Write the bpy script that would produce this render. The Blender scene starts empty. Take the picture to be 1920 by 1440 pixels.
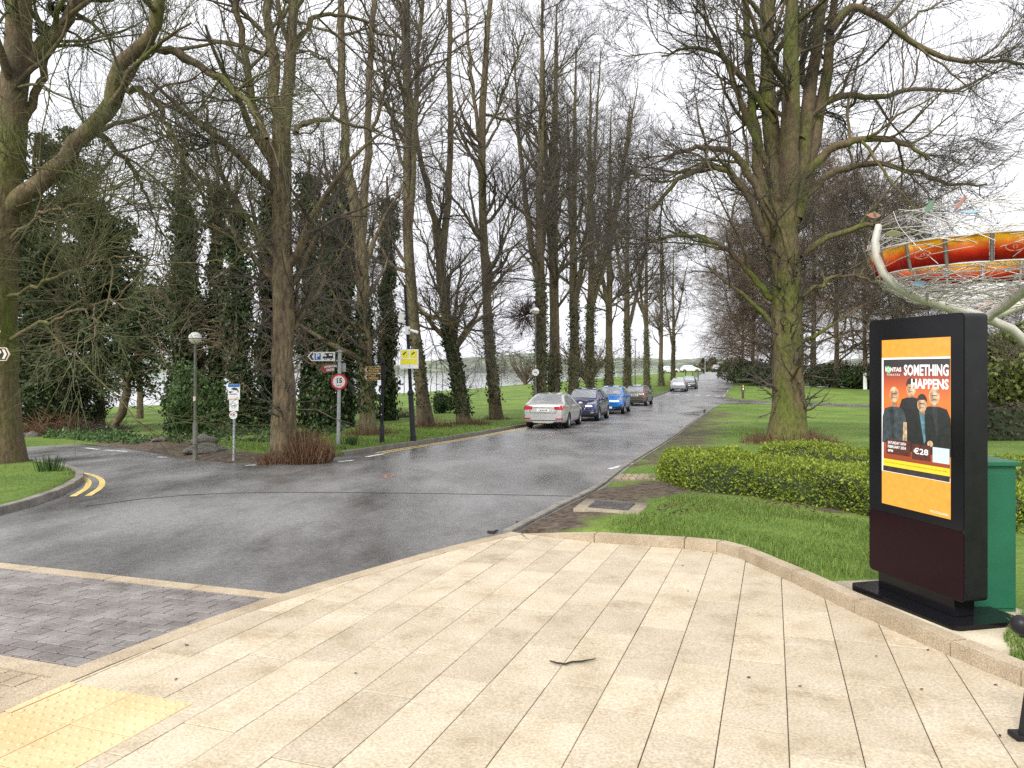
import bpy, bmesh, math, random
import numpy as np
from mathutils import Vector, Matrix, geometry
from mathutils.bvhtree import BVHTree

# ------------------------------------------------------------------ camera, sky, sun, exposure
scene = bpy.context.scene
col = scene.collection
CAMZ, FPX, HOR = 1.65, 1400.0, 694.0          # eye height, focal length in photo pixels, true horizon row
cam_d = bpy.data.cameras.new('camera'); cam = bpy.data.objects.new('camera', cam_d); col.objects.link(cam)
cam.location = (0, 0, CAMZ); cam.rotation_euler = (math.radians(90), 0, 0)
cam_d.sensor_width = 36; cam_d.lens = 36*FPX/1920; cam_d.shift_y = (HOR-720)/1920
cam_d.clip_start = 0.05; cam_d.clip_end = 6000
scene.camera = cam

SUN_EL, SUN_AZ = math.radians(48), math.radians(205)     # azimuth clockwise from +Y
world = bpy.data.worlds.new('World'); scene.world = world; world.use_nodes = True
nt = world.node_tree; nt.nodes.clear()
sky = nt.nodes.new('ShaderNodeTexSky'); sky.sky_type = 'NISHITA'; sky.sun_disc = False
sky.sun_elevation = SUN_EL; sky.sun_rotation = SUN_AZ
sky.air_density = 1.0; sky.dust_density = 6.0; sky.ozone_density = 1.0
hsv = nt.nodes.new('ShaderNodeHueSaturation'); hsv.inputs['Saturation'].default_value = 0.10
tc = nt.nodes.new('ShaderNodeTexCoord')
nz = nt.nodes.new('ShaderNodeTexNoise'); nz.inputs['Scale'].default_value = 2.2; nz.inputs['Detail'].default_value = 5
cr = nt.nodes.new('ShaderNodeValToRGB')
cr.color_ramp.elements[0].position = .3; cr.color_ramp.elements[0].color = (7.6, 7.7, 8.3, 1)
cr.color_ramp.elements[1].position = .72; cr.color_ramp.elements[1].color = (9.6, 9.6, 9.8, 1)
mx = nt.nodes.new('ShaderNodeMix'); mx.data_type = 'RGBA'; mx.inputs[0].default_value = .72
bg = nt.nodes.new('ShaderNodeBackground'); bg.inputs['Strength'].default_value = 0.10
wo = nt.nodes.new('ShaderNodeOutputWorld')
L = nt.links.new
L(sky.outputs[0], hsv.inputs['Color']); L(tc.outputs['Generated'], nz.inputs['Vector']); L(nz.outputs['Fac'], cr.inputs[0])
L(hsv.outputs[0], mx.inputs[6]); L(cr.outputs[0], mx.inputs[7]); L(mx.outputs[2], bg.inputs[0]); L(bg.outputs[0], wo.inputs[0])
sd = bpy.data.lights.new('sun', 'SUN'); sun = bpy.data.objects.new('sun', sd); col.objects.link(sun)
sd.energy = 1.5; sd.angle = math.radians(14); sd.color = (1, .95, .88)
sdir = Vector((math.sin(SUN_AZ)*math.cos(SUN_EL), math.cos(SUN_AZ)*math.cos(SUN_EL), math.sin(SUN_EL)))
sun.rotation_euler = sdir.to_track_quat('Z', 'Y').to_euler()
scene.view_settings.view_transform = 'Standard'; scene.view_settings.look = 'None'
scene.view_settings.gamma = 1; scene.view_settings.exposure = 0.92
scene.render.engine = 'CYCLES'
scene.cycles.max_bounces = 6; scene.cycles.diffuse_bounces = 3; scene.cycles.glossy_bounces = 3
scene.cycles.transparent_max_bounces = 6; scene.cycles.transmission_bounces = 4
scene.cycles.use_denoising = False
scene.cycles.sample_clamp_indirect = 2.5

# ------------------------------------------------------------------ helpers
RS = np.random.default_rng(11)
random.seed(5)

def tag(o, label=None, cat=None, group=None, kind=None):
    if label: o['label'] = label
    if cat: o['category'] = cat
    if group: o['group'] = group
    if kind: o['kind'] = kind
    return o

def empty(name, loc=(0, 0, 0), rz=0.0, label=None, cat=None, group=None):
    o = bpy.data.objects.new(name, None); col.objects.link(o)
    o.location = loc; o.rotation_euler = (0, 0, rz); o.empty_display_size = .2
    return tag(o, label, cat, group)

def mk_mesh(name, V, quads=None, tris=None, smooth=False):
    V = np.asarray(V, dtype=np.float32).reshape(-1, 3)
    me = bpy.data.meshes.new(name)
    nq = 0 if quads is None else len(quads); ntr = 0 if tris is None else len(tris)
    me.vertices.add(len(V)); me.vertices.foreach_set('co', V.ravel())
    idx = []
    if nq: idx.append(np.asarray(quads, dtype=np.int32).ravel())
    if ntr: idx.append(np.asarray(tris, dtype=np.int32).ravel())
    idx = np.concatenate(idx)
    me.loops.add(len(idx)); me.loops.foreach_set('vertex_index', idx)
    starts = np.concatenate([np.arange(nq)*4, nq*4+np.arange(ntr)*3]).astype(np.int32)
    me.polygons.add(nq+ntr); me.polygons.foreach_set('loop_start', starts)
    if smooth: me.polygons.foreach_set('use_smooth', np.ones(nq+ntr, dtype=bool))
    me.update(calc_edges=True)
    return me

def link(name, me, mat=None, parent=None, loc=None, rz=None, kind=None):
    o = bpy.data.objects.new(name, me); col.objects.link(o)
    if mat is not None and len(me.materials) == 0: me.materials.append(mat)
    if parent is not None: o.parent = parent
    if loc is not None: o.location = loc
    if rz is not None: o.rotation_euler = (0, 0, rz)
    if kind: o['kind'] = kind
    return o

class MB:
    """collects shapes, then links them as one mesh object"""
    def __init__(s): s.bm = bmesh.new()
    def box(s, c, d, rot=None, bev=0.0):
        r = bmesh.ops.create_cube(s.bm, size=1.0)
        vs = r['verts']
        M = Matrix.Translation(Vector(c)) @ (rot.to_4x4() if rot is not None else Matrix.Identity(4)) @ Matrix.Diagonal((d[0], d[1], d[2], 1))
        bmesh.ops.transform(s.bm, matrix=M, verts=vs)
        if bev > 0:
            es = list({e for v in vs for e in v.link_edges})
            bmesh.ops.bevel(s.bm, geom=es, offset=bev, segments=2, affect='EDGES', profile=.6)
        return s
    def tube(s, pts, rad, n=10, cap=True):
        pts = [Vector(p) for p in pts]
        if not hasattr(rad, '__len__'): rad = [rad]*len(pts)
        rings = []
        ov = (pts[-1]-pts[0]); ref = Vector((1, 0, 0)) if abs(ov.normalized().x) < .7 else Vector((0, 1, 0))
        for i, p in enumerate(pts):
            t = (pts[min(i+1, len(pts)-1)]-pts[max(i-1, 0)]).normalized()
            u = ref.cross(t).normalized(); v = t.cross(u)
            rings.append([s.bm.verts.new(p+u*math.cos(2*math.pi*k/n)*rad[i]+v*math.sin(2*math.pi*k/n)*rad[i]) for k in range(n)])
        for a, b in zip(rings, rings[1:]):
            for k in range(n): s.bm.faces.new((a[k], a[(k+1) % n], b[(k+1) % n], b[k]))
        if cap:
            s.bm.faces.new(rings[0][::-1]); s.bm.faces.new(rings[-1])
        return s
    def lathe(s, prof, n=20, M=None):
        """prof: list of (radius, z)"""
        rings = []
        for r, z in prof:
            if r < 1e-5: rings.append([s.bm.verts.new((0, 0, z))])
            else: rings.append([s.bm.verts.new((r*math.cos(2*math.pi*k/n), r*math.sin(2*math.pi*k/n), z)) for k in range(n)])
        vs = [v for r in rings for v in r]
        for a, b in zip(rings, rings[1:]):
            for k in range(n):
                k2 = (k+1) % n
                q = [a[k % len(a)], a[k2 % len(a)], b[k2 % len(b)], b[k % len(b)]]
                q2 = []
                for v in q:
                    if v not in q2: q2.append(v)
                if len(q2) > 2: s.bm.faces.new(q2)
        if M is not None: bmesh.ops.transform(s.bm, matrix=M, verts=vs)
        return s
    def prism(s, poly, z0, z1, M=None):
        lo = [s.bm.verts.new((p[0], p[1], z0)) for p in poly]; hi = [s.bm.verts.new((p[0], p[1], z1)) for p in poly]
        s.bm.faces.new(hi); s.bm.faces.new(lo[::-1]); n = len(poly)
        for i in range(n): s.bm.faces.new((lo[i], lo[(i+1) % n], hi[(i+1) % n], hi[i]))
        if M is not None: bmesh.ops.transform(s.bm, matrix=M, verts=lo+hi)
        return s
    def sphere(s, c, r, sc=(1, 1, 1), sub=2):
        q = bmesh.ops.create_icosphere(s.bm, subdivisions=sub, radius=r)
        bmesh.ops.transform(s.bm, matrix=Matrix.Translation(Vector(c)) @ Matrix.Diagonal((*sc, 1)), verts=q['verts'])
        return s
    def build(s, name, mat, parent=None, loc=None, rz=None, smooth=False, kind=None, M=None):
        if M is not None: bmesh.ops.transform(s.bm, matrix=M, verts=s.bm.verts)
        bmesh.ops.recalc_face_normals(s.bm, faces=s.bm.faces)
        me = bpy.data.meshes.new(name); s.bm.to_mesh(me); s.bm.free()
        if smooth:
            me.polygons.foreach_set('use_smooth', np.ones(len(me.polygons), dtype=bool))
            try: me.set_sharp_from_angle(angle=math.radians(40))
            except Exception: pass
        return link(name, me, mat, parent, loc, rz, kind)

def text_mesh(body, size=1.0, xs=1.0, align='LEFT', bold=0.0, depth=0.0, sp=1.0):
    cu = bpy.data.curves.new('lettering', 'FONT'); cu.body = body; cu.size = size
    cu.align_x = align; cu.align_y = 'CENTER'; cu.offset = bold; cu.extrude = depth; cu.resolution_u = 2
    cu.space_character = sp
    o = bpy.data.objects.new('lettering', cu); col.objects.link(o)
    bpy.context.view_layer.update()
    me = bpy.data.meshes.new_from_object(o.evaluated_get(bpy.context.evaluated_depsgraph_get()))
    bpy.data.objects.remove(o); bpy.data.curves.remove(cu)
    if xs != 1.0: me.transform(Matrix.Diagonal((xs, 1, 1, 1)))
    return me

# ------------------------------------------------------------------ materials
def new_mat(name):
    m = bpy.data.materials.new(name); m.use_nodes = True
    n = m.node_tree.nodes; b = n['Principled BSDF']
    return m, m.node_tree, n, b

def mat_flat(name, c, rough=.5, metal=0, spec=.5, coat=0, var=0.0, scale=30, bump=0.0, emit=None, es=1.0):
    m, t, n, b = new_mat(name)
    b.inputs['Base Color'].default_value = (*c, 1); b.inputs['Roughness'].default_value = rough
    b.inputs['Metallic'].default_value = metal; b.inputs['Specular IOR Level'].default_value = spec
    b.inputs['Coat Weight'].default_value = coat; b.inputs['Coat Roughness'].default_value = .04
    if var > 0 or bump > 0:
        tcn = n.new('ShaderNodeTexCoord'); no = n.new('ShaderNodeTexNoise'); no.inputs['Scale'].default_value = scale; no.inputs['Detail'].default_value = 6
        t.links.new(tcn.outputs['Object'], no.inputs['Vector'])
        if var > 0:
            rp = n.new('ShaderNodeValToRGB'); rp.color_ramp.elements[0].position = .3; rp.color_ramp.elements[1].position = .7
            rp.color_ramp.elements[0].color = (*[x*(1-var) for x in c], 1); rp.color_ramp.elements[1].color = (*[min(1, x*(1+var)) for x in c], 1)
            t.links.new(no.outputs['Fac'], rp.inputs[0]); t.links.new(rp.outputs[0], b.inputs['Base Color'])
        if bump > 0:
            bp = n.new('ShaderNodeBump'); bp.inputs['Strength'].default_value = bump; bp.inputs['Distance'].default_value = .02
            t.links.new(no.outputs['Fac'], bp.inputs['Height']); t.links.new(bp.outputs[0], b.inputs['Normal'])
    if emit is not None:
        b.inputs['Emission Color'].default_value = (*emit, 1); b.inputs['Emission Strength'].default_value = es
    return m

def mat_layers(name, stops, scale, detail=8, rough=(.8, .95), bump=.3, bdist=.02, coords='Object', fine=None, stretch=(1, 1, 1), island=0.0):
    """colour from a large noise through a ramp, speckled by a fine noise, with bump; optional per-island brightness"""
    m, t, n, b = new_mat(name); K = t.links.new
    tcn = n.new('ShaderNodeTexCoord'); mp = n.new('ShaderNodeMapping'); mp.inputs['Scale'].default_value = stretch
    if coords == 'World':
        g = n.new('ShaderNodeNewGeometry'); K(g.outputs['Position'], mp.inputs['Vector'])
    else: K(tcn.outputs[coords], mp.inputs['Vector'])
    no = n.new('ShaderNodeTexNoise'); no.inputs['Scale'].default_value = scale; no.inputs['Detail'].default_value = detail; no.inputs['Roughness'].default_value = .6
    K(mp.outputs[0], no.inputs['Vector'])
    rp = n.new('ShaderNodeValToRGB'); e = rp.color_ramp.elements
    while len(e) < len(stops): e.new(.5)
    for i, (p, c) in enumerate(stops): e[i].position = p; e[i].color = (*c, 1)
    K(no.outputs['Fac'], rp.inputs[0]); out = rp.outputs[0]; h = no.outputs['Fac']
    if fine:
        fs, lo, hi = fine
        f = n.new('ShaderNodeTexNoise'); f.inputs['Scale'].default_value = fs; f.inputs['Detail'].default_value = 3
        K(mp.outputs[0], f.inputs['Vector'])
        mr = n.new('ShaderNodeMapRange'); mr.inputs[1].default_value = .3; mr.inputs[2].default_value = .7; mr.inputs[3].default_value = lo; mr.inputs[4].default_value = hi
        K(f.outputs['Fac'], mr.inputs[0])
        mm = n.new('ShaderNodeMix'); mm.data_type = 'RGBA'; mm.blend_type = 'MULTIPLY'; mm.inputs[0].default_value = 1
        cc = n.new('ShaderNodeCombineColor')
        for k in range(3): K(mr.outputs[0], cc.inputs[k])
        K(out, mm.inputs[6]); K(cc.outputs[0], mm.inputs[7]); out = mm.outputs[2]; h = f.outputs['Fac']
    if island > 0:
        g2 = n.new('ShaderNodeNewGeometry'); oi = n.new('ShaderNodeObjectInfo')
        ad = n.new('ShaderNodeMath'); ad.operation = 'ADD'; K(g2.outputs['Random Per Island'], ad.inputs[0]); K(oi.outputs['Random'], ad.inputs[1])
        fr = n.new('ShaderNodeMath'); fr.operation = 'FRACT'; K(ad.outputs[0], fr.inputs[0])
        mr2 = n.new('ShaderNodeMapRange'); mr2.inputs[3].default_value = 1-island; mr2.inputs[4].default_value = 1+island; K(fr.outputs[0], mr2.inputs[0])
        hv = n.new('ShaderNodeHueSaturation'); K(mr2.outputs[0], hv.inputs['Value']); K(out, hv.inputs['Color']); out = hv.outputs[0]
    K(out, b.inputs['Base Color'])
    mr3 = n.new('ShaderNodeMapRange'); mr3.inputs[1].default_value = .3; mr3.inputs[2].default_value = .7; mr3.inputs[3].default_value = rough[0]; mr3.inputs[4].default_value = rough[1]
    K(no.outputs['Fac'], mr3.inputs[0]); K(mr3.outputs[0], b.inputs['Roughness'])
    if bump > 0:
        bp = n.new('ShaderNodeBump'); bp.inputs['Strength'].default_value = bump; bp.inputs['Distance'].default_value = bdist
        K(h, bp.inputs['Height']); K(bp.outputs[0], b.inputs['Normal'])
    return m

def mat_leaf(name, c1, c2, rough=.5, trans=.25):
    m, t, n, b = new_mat(name); K = t.links.new
    g = n.new('ShaderNodeNewGeometry'); rp = n.new('ShaderNodeValToRGB')
    rp.color_ramp.elements[0].color = (*c1, 1); rp.color_ramp.elements[1].color = (*c2, 1)
    K(g.outputs['Random Per Island'], rp.inputs[0]); K(rp.outputs[0], b.inputs['Base Color'])
    b.inputs['Roughness'].default_value = rough; b.inputs['Specular IOR Level'].default_value = .3
    if trans > 0:
        tr = n.new('ShaderNodeBsdfTranslucent'); K(rp.outputs[0], tr.inputs['Color'])
        ms = n.new('ShaderNodeMixShader'); ms.inputs[0].default_value = trans
        K(b.outputs[0], ms.inputs[1]); K(tr.outputs[0], ms.inputs[2]); K(ms.outputs[0], n['Material Output'].inputs['Surface'])
    return m

# ------------------------------------------------------------------ terrain height
ZLAKE = -3.4
_k = np.array([(-60, .6), (0, 0), (10, -.186), (20, -.39), (25, -.58), (31, -.77), (36, -.82), (43, -.92), (54, -.95), (66, -.89), (81, -.72),
               (100, -.27), (125, .47), (150, 1.13), (166, 1.25), (200, .6), (300, -2.0), (700, -3.0), (4000, -3.0)])
_yg = np.arange(-60, 700, .5); _zg = np.interp(_yg, _k[:, 0], _k[:, 1])
_w = np.hanning(17); _w /= _w.sum(); _zs = np.convolve(np.pad(_zg, 8, mode='edge'), _w, 'valid')
_zs[_yg < 12] = -.0186*_yg[_yg < 12]
def prof(y): return np.interp(y, _yg, _zs)
def gz(x, y):
    x = np.asarray(x, float); y = np.asarray(y, float)
    p = prof(y)
    t = np.clip(.06+.318*(y-8.25)-7.6-x-3.0, 0, None)
    T = np.interp(y, [0, 50, 100, 133, 252, 900], [112, 90, 72, 55, 65, 150])
    s = np.clip(t/T, 0, 1.3)**1.1
    return p*(1-s)+ZLAKE*s
def gzf(x, y): return float(gz(x, y))
def gp(px, py, up=0.0):
    """ground point that the photo shows at this place: the view ray met with the terrain"""
    a, b = (px-960)/FPX, (py-HOR)/FPX
    lo, hi = .5, 420.0
    ds = np.concatenate([np.arange(.8, 40, .05), np.arange(40, 420, .5)])
    f = CAMZ-b*ds-(gz(a*ds, ds)+up)
    i = np.argmax(f < 0) if (f < 0).any() else len(ds)-1
    lo, hi = ds[max(i-1, 0)], ds[i]
    for _ in range(30):
        m = (lo+hi)/2
        if CAMZ-b*m-(gzf(a*m, m)+up) > 0: lo = m
        else: hi = m
    return (a*lo, lo)
def g3(px, py, up=0.0):
    x, y = gp(px, py, up); return Vector((x, y, gzf(x, y)+up))
def at(px, py, d): return Vector(((px-960)/FPX*d, d, CAMZ-(py-HOR)/FPX*d))

def in_poly(pts, poly):
    pts = np.asarray(pts); poly = np.asarray(poly); x, y = pts[:, 0], pts[:, 1]
    ins = np.zeros(len(pts), bool); n = len(poly); j = n-1
    for i in range(n):
        xi, yi = poly[i]; xj, yj = poly[j]
        c = ((yi > y) != (yj > y)) & (x < (xj-xi)*(y-yi)/((yj-yi) or 1e-12)+xi)
        ins ^= c; j = i
    return ins
def dist_line(pts, line):
    pts = np.asarray(pts, float); d = np.full(len(pts), 1e9)
    for a, b in zip(line, line[1:]):
        a = np.array(a, float); b = np.array(b, float); ab = b-a
        t = np.clip(((pts-a)@ab)/max(ab@ab, 1e-9), 0, 1)
        d = np.minimum(d, np.linalg.norm(pts-(a+t[:, None]*ab), axis=1))
    return d
def densify(line, step):
    out = []
    for a, b in zip(line, line[1:]):
        a = np.array(a, float); b = np.array(b, float); n = max(1, int(np.linalg.norm(b-a)/step))
        for i in range(n): out.append(tuple(a+(b-a)*i/n))
    out.append(tuple(line[-1])); return out
def smooth_line(line, it=2):
    L_ = [np.array(p, float) for p in line]
    for _ in range(it):
        o = [L_[0]]
        for a, b in zip(L_, L_[1:]): o += [a*.75+b*.25, a*.25+b*.75]
        o.append(L_[-1]); L_ = o
    return [tuple(p) for p in L_]

def sheet(name, outline, zoff, steps, mat, kind='structure', attr=None, skirt=.12, parent=None):
    """a sheet that follows the terrain inside an outline; steps = [(max distance from camera, grid step)...]"""
    outline = [tuple(p) for p in outline]
    o = np.array(outline); lo, hi = o.min(0), o.max(0); P = []
    prev = 0
    for dmax, st in steps:
        l2 = np.maximum(lo, -dmax); h2 = np.minimum(hi, dmax)
        if (h2 <= l2).any(): prev = dmax; continue
        X, Y = np.meshgrid(np.arange(l2[0], h2[0], st), np.arange(l2[1], h2[1], st))
        q = np.stack([X.ravel(), Y.ravel()], 1); r = np.hypot(q[:, 0], q[:, 1])
        q = q[(r < dmax) & (r >= prev)]; P.append(q); prev = dmax
    P = np.concatenate(P) if P else np.zeros((0, 2))
    if len(P):
        P = P[in_poly(P, outline)]
        bd = dist_line(P, outline+[outline[0]]); P = P[bd > .05]
    n = len(outline)
    vs, es, fs, *_ = geometry.delaunay_2d_cdt([Vector(p) for p in outline]+[Vector(p) for p in P], [(i, (i+1) % n) for i in range(n)], [], 0, 1e-4, False)
    V = np.array([(v.x, v.y) for v in vs])
    zo = zoff(V) if callable(zoff) else zoff
    Z = gz(V[:, 0], V[:, 1])+zo
    V3 = np.column_stack([V, Z])
    T = np.array([f for f in fs], dtype=np.int32)
    T = T[in_poly(V[T].mean(axis=1), outline)]
    a, b, c = V[T[:, 0]], V[T[:, 1]], V[T[:, 2]]
    cr_ = (b[:, 0]-a[:, 0])*(c[:, 1]-a[:, 1])-(b[:, 1]-a[:, 1])*(c[:, 0]-a[:, 0])
    T[cr_ < 0] = T[cr_ < 0][:, ::-1]
    quads = None
    if skirt:
        import collections
        ec = collections.Counter()
        for t in T:
            for i in range(3): ec[(int(t[i]), int(t[(i+1) % 3]))] += 1
        be = [(i, j) for (i, j) in ec if (j, i) not in ec]
        ids = sorted({i for e in be for i in e}); mp = {i: len(V3)+k for k, i in enumerate(ids)}
        lowv = V3[ids].copy(); lowv[:, 2] -= skirt; V3 = np.concatenate([V3, lowv])
        quads = np.array([(j, i, mp[i], mp[j]) for i, j in be], dtype=np.int32)
    me = mk_mesh(name, V3, quads, T, smooth=True)
    if attr is not None:
        A = attr(V3[:, :2]).astype(np.float32)
        at_ = me.attributes.new('wear', 'FLOAT', 'POINT'); at_.data.foreach_set('value', A)
    o = link(name, me, mat, parent)
    if kind: o['kind'] = kind
    return o

# ------------------------------------------------------------------ surface materials
M = {}
def make_asphalt():
    m, t, n, b = new_mat('asphalt'); K = t.links.new
    g = n.new('ShaderNodeNewGeometry')
    big = n.new('ShaderNodeTexNoise'); big.inputs['Scale'].default_value = .55; big.inputs['Detail'].default_value = 6; big.inputs['Roughness'].default_value = .62
    mp = n.new('ShaderNodeMapping'); mp.inputs['Rotation'].default_value = (0, 0, math.radians(18)); mp.inputs['Scale'].default_value = (1.0, .45, 1)
    K(g.outputs['Position'], mp.inputs['Vector']); K(mp.outputs[0], big.inputs['Vector'])
    fine = n.new('ShaderNodeTexNoise'); fine.inputs['Scale'].default_value = 75; fine.inputs['Detail'].default_value = 4; fine.inputs['Roughness'].default_value = .7; K(g.outputs['Position'], fine.inputs['Vector'])
    vor = n.new('ShaderNodeTexVoronoi'); vor.inputs['Scale'].default_value = 60; K(g.outputs['Position'], vor.inputs['Vector'])
    rp = n.new('ShaderNodeValToRGB'); e = rp.color_ramp.elements
    e[0].position = .33; e[0].color = (.075, .071, .067, 1); e[1].position = .60; e[1].color = (.205, .203, .202, 1)
    K(big.outputs['Fac'], rp.inputs[0])
    mr = n.new('ShaderNodeMapRange'); mr.inputs[1].default_value = .3; mr.inputs[2].default_value = .72; mr.inputs[3].default_value = .55; mr.inputs[4].default_value = 1.5
    K(fine.outputs['Fac'], mr.inputs[0])
    hv = n.new('ShaderNodeHueSaturation'); K(rp.outputs[0], hv.inputs['Color']); K(mr.outputs[0], hv.inputs['Value'])
    mid = n.new('ShaderNodeTexNoise'); mid.inputs['Scale'].default_value = 16; mid.inputs['Detail'].default_value = 6; mid.inputs['Roughness'].default_value = .75; K(g.outputs['Position'], mid.inputs['Vector'])
    mrm = n.new('ShaderNodeMapRange'); mrm.inputs[1].default_value = .32; mrm.inputs[2].default_value = .68; mrm.inputs[3].default_value = .78; mrm.inputs[4].default_value = 1.22; K(mid.outputs['Fac'], mrm.inputs[0])
    hv0 = hv; hv = n.new('ShaderNodeHueSaturation'); K(hv0.outputs[0], hv.inputs['Color']); K(mrm.outputs[0], hv.inputs['Value'])
    # pale grit specks
    lt = n.new('ShaderNodeMath'); lt.operation = 'LESS_THAN'; lt.inputs[1].default_value = .13; K(vor.outputs['Distance'], lt.inputs[0])
    ml = n.new('ShaderNodeMath'); ml.operation = 'MULTIPLY'; ml.inputs[1].default_value = .35; K(lt.outputs[0], ml.inputs[0])
    mxx = n.new('ShaderNodeMix'); mxx.data_type = 'RGBA'; K(ml.outputs[0], mxx.inputs[0]); K(hv.outputs[0], mxx.inputs[6]); mxx.inputs[7].default_value = (.3, .3, .31, 1)
    # worn old white paint flecks
    wn = n.new('ShaderNodeTexNoise'); wn.inputs['Scale'].default_value = 3.2; wn.inputs['Detail'].default_value = 9; wn.inputs['Roughness'].default_value = .75; K(mp.outputs[0], wn.inputs['Vector'])
    wr = n.new('ShaderNodeMapRange'); wr.inputs[1].default_value = .715; wr.inputs[2].default_value = .73; K(wn.outputs['Fac'], wr.inputs[0])
    wm = n.new('ShaderNodeMath'); wm.operation = 'MULTIPLY'; wm.inputs[1].default_value = .6; K(wr.outputs[0], wm.inputs[0])
    mx2 = n.new('ShaderNodeMix'); mx2.data_type = 'RGBA'; K(wm.outputs[0], mx2.inputs[0]); K(mxx.outputs[2], mx2.inputs[6]); mx2.inputs[7].default_value = (.45, .45, .45, 1)
    K(mx2.outputs[2], b.inputs['Base Color'])
    # damp patches
    r2 = n.new('ShaderNodeMapRange'); r2.inputs[1].default_value = .35; r2.inputs[2].default_value = .65; r2.inputs[3].default_value = .24; r2.inputs[4].default_value = .55
    K(big.outputs['Fac'], r2.inputs[0]); K(r2.outputs[0], b.inputs['Roughness'])
    bp = n.new('ShaderNodeBump'); bp.inputs['Strength'].default_value = .22; bp.inputs['Distance'].default_value = .005
    K(fine.outputs['Fac'], bp.inputs['Height']); K(bp.outputs[0], b.inputs['Normal'])
    return m
def make_lawn():
    m, t, n, b = new_mat('lawn_grass'); K = t.links.new
    g = n.new('ShaderNodeNewGeometry')
    def noise(s, d, r=.6):
        x = n.new('ShaderNodeTexNoise'); x.inputs['Scale'].default_value = s; x.inputs['Detail'].default_value = d; x.inputs['Roughness'].default_value = r
        K(g.outputs['Position'], x.inputs['Vector']); return x
    a = noise(.35, 6); f = noise(9, 5, .7); ff = noise(45, 3, .7)
    rp = n.new('ShaderNodeValToRGB'); e = rp.color_ramp.elements
    e[0].position = .3; e[0].color = (.075, .135, .028, 1); e[1].position = .7; e[1].color = (.175, .245, .05, 1)
    K(a.outputs['Fac'], rp.inputs[0])
    mr = n.new('ShaderNodeMapRange'); mr.inputs[1].default_value = .3; mr.inputs[2].default_value = .7; mr.inputs[3].default_value = .5; mr.inputs[4].default_value = 1.5
    ad = n.new('ShaderNodeMath'); ad.operation = 'ADD'; K(f.outputs['Fac'], ad.inputs[0]); K(ff.outputs['Fac'], ad.inputs[1])
    hf = n.new('ShaderNodeMath'); hf.operation = 'MULTIPLY'; hf.inputs[1].default_value = .5; K(ad.outputs[0], hf.inputs[0])
    K(hf.outputs[0], mr.inputs[0])
    hv = n.new('ShaderNodeHueSaturation'); K(rp.outputs[0], hv.inputs['Color']); K(mr.outputs[0], hv.inputs['Value'])
    # bare soil where feet have worn the grass
    at_ = n.new('ShaderNodeAttribute'); at_.attribute_name = 'wear'
    s1 = n.new('ShaderNodeMath'); s1.operation = 'ADD'; K(at_.outputs['Fac'], s1.inputs[0]); K(hf.outputs[0], s1.inputs[1])
    a2 = noise(1.6, 4)
    s2 = n.new('ShaderNodeMath'); s2.operation = 'ADD'; K(s1.outputs[0], s2.inputs[0]); K(a2.outputs['Fac'], s2.inputs[1])
    wr = n.new('ShaderNodeMapRange'); wr.inputs[1].default_value = 1.34; wr.inputs[2].default_value = 1.52; K(s2.outputs[0], wr.inputs[0])
    so = n.new('ShaderNodeValToRGB'); q = so.color_ramp.elements
    q[0].position = .35; q[0].color = (.045, .032, .024, 1); q[1].position = .68; q[1].color = (.17, .135, .105, 1); K(f.outputs['Fac'], so.inputs[0])
    mxx = n.new('ShaderNodeMix'); mxx.data_type = 'RGBA'; K(wr.outputs[0], mxx.inputs[0]); K(hv.outputs[0], mxx.inputs[6]); K(so.outputs[0], mxx.inputs[7])
    K(mxx.outputs[2], b.inputs['Base Color']); b.inputs['Roughness'].default_value = .9; b.inputs['Specular IOR Level'].default_value = .15
    bp = n.new('ShaderNodeBump'); bp.inputs['Strength'].default_value = .7; bp.inputs['Distance'].default_value = .06
    K(hf.outputs[0], bp.inputs['Height']); K(bp.outputs[0], b.inputs['Normal'])
    return m
M['asphalt'] = make_asphalt(); M['lawn'] = make_lawn()
M['slab'] = mat_layers('granite_slab', [(.28, (.375, .30, .20)), (.44, (.475, .40, .285)), (.72, (.535, .465, .355))], 3.4, rough=(.45, .7), bump=.12, bdist=.004, coords='World', fine=(70, .74, 1.2), island=.10)
M['edge'] = mat_layers('granite_edge', [(.3, (.33, .26, .17)), (.7, (.49, .405, .29))], 3, rough=(.6, .8), bump=.35, bdist=.006, coords='World', fine=(110, .6, 1.25), island=.06)
M['sett'] = mat_layers('grey_sett', [(.3, (.13, .115, .11)), (.5, (.20, .18, .17)), (.72, (.27, .255, .245))], 3.0, rough=(.35, .6), bump=.3, bdist=.004, coords='World', fine=(90, .75, 1.25), island=.16)
M['joint'] = mat_flat('joint_mortar', (.15, .125, .095), .95, var=.3)
M['kerb'] = mat_layers('concrete_kerb', [(.3, (.13, .12, .10)), (.7, (.27, .25, .22))], 4, rough=(.75, .9), bump=.3, coords='World', fine=(60, .75, 1.2), island=.08)
M['tactile'] = mat_layers('ochre_tactile', [(.3, (.53, .385, .19)), (.7, (.66, .51, .30))], 2.4, rough=(.5, .7), bump=.1, bdist=.003, coords='World', fine=(100, .85, 1.12))
M['water'] = mat_layers('lake_water', [(.3, (.14, .16, .17)), (.7, (.18, .20, .21))], .05, rough=(.05, .12), bump=.06, bdist=.05, coords='World', fine=(.7, .95, 1.05))
M['soil'] = mat_layers('soil', [(.3, (.04, .03, .022)), (.7, (.13, .10, .075))], 2, bump=.6, coords='World', fine=(25, .6, 1.3))
M['white_paint'] = mat_layers('white_road_paint', [(.38, (.20, .20, .20)), (.5, (.62, .62, .60))], 9, rough=(.6, .8), bump=.1, coords='World')
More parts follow.
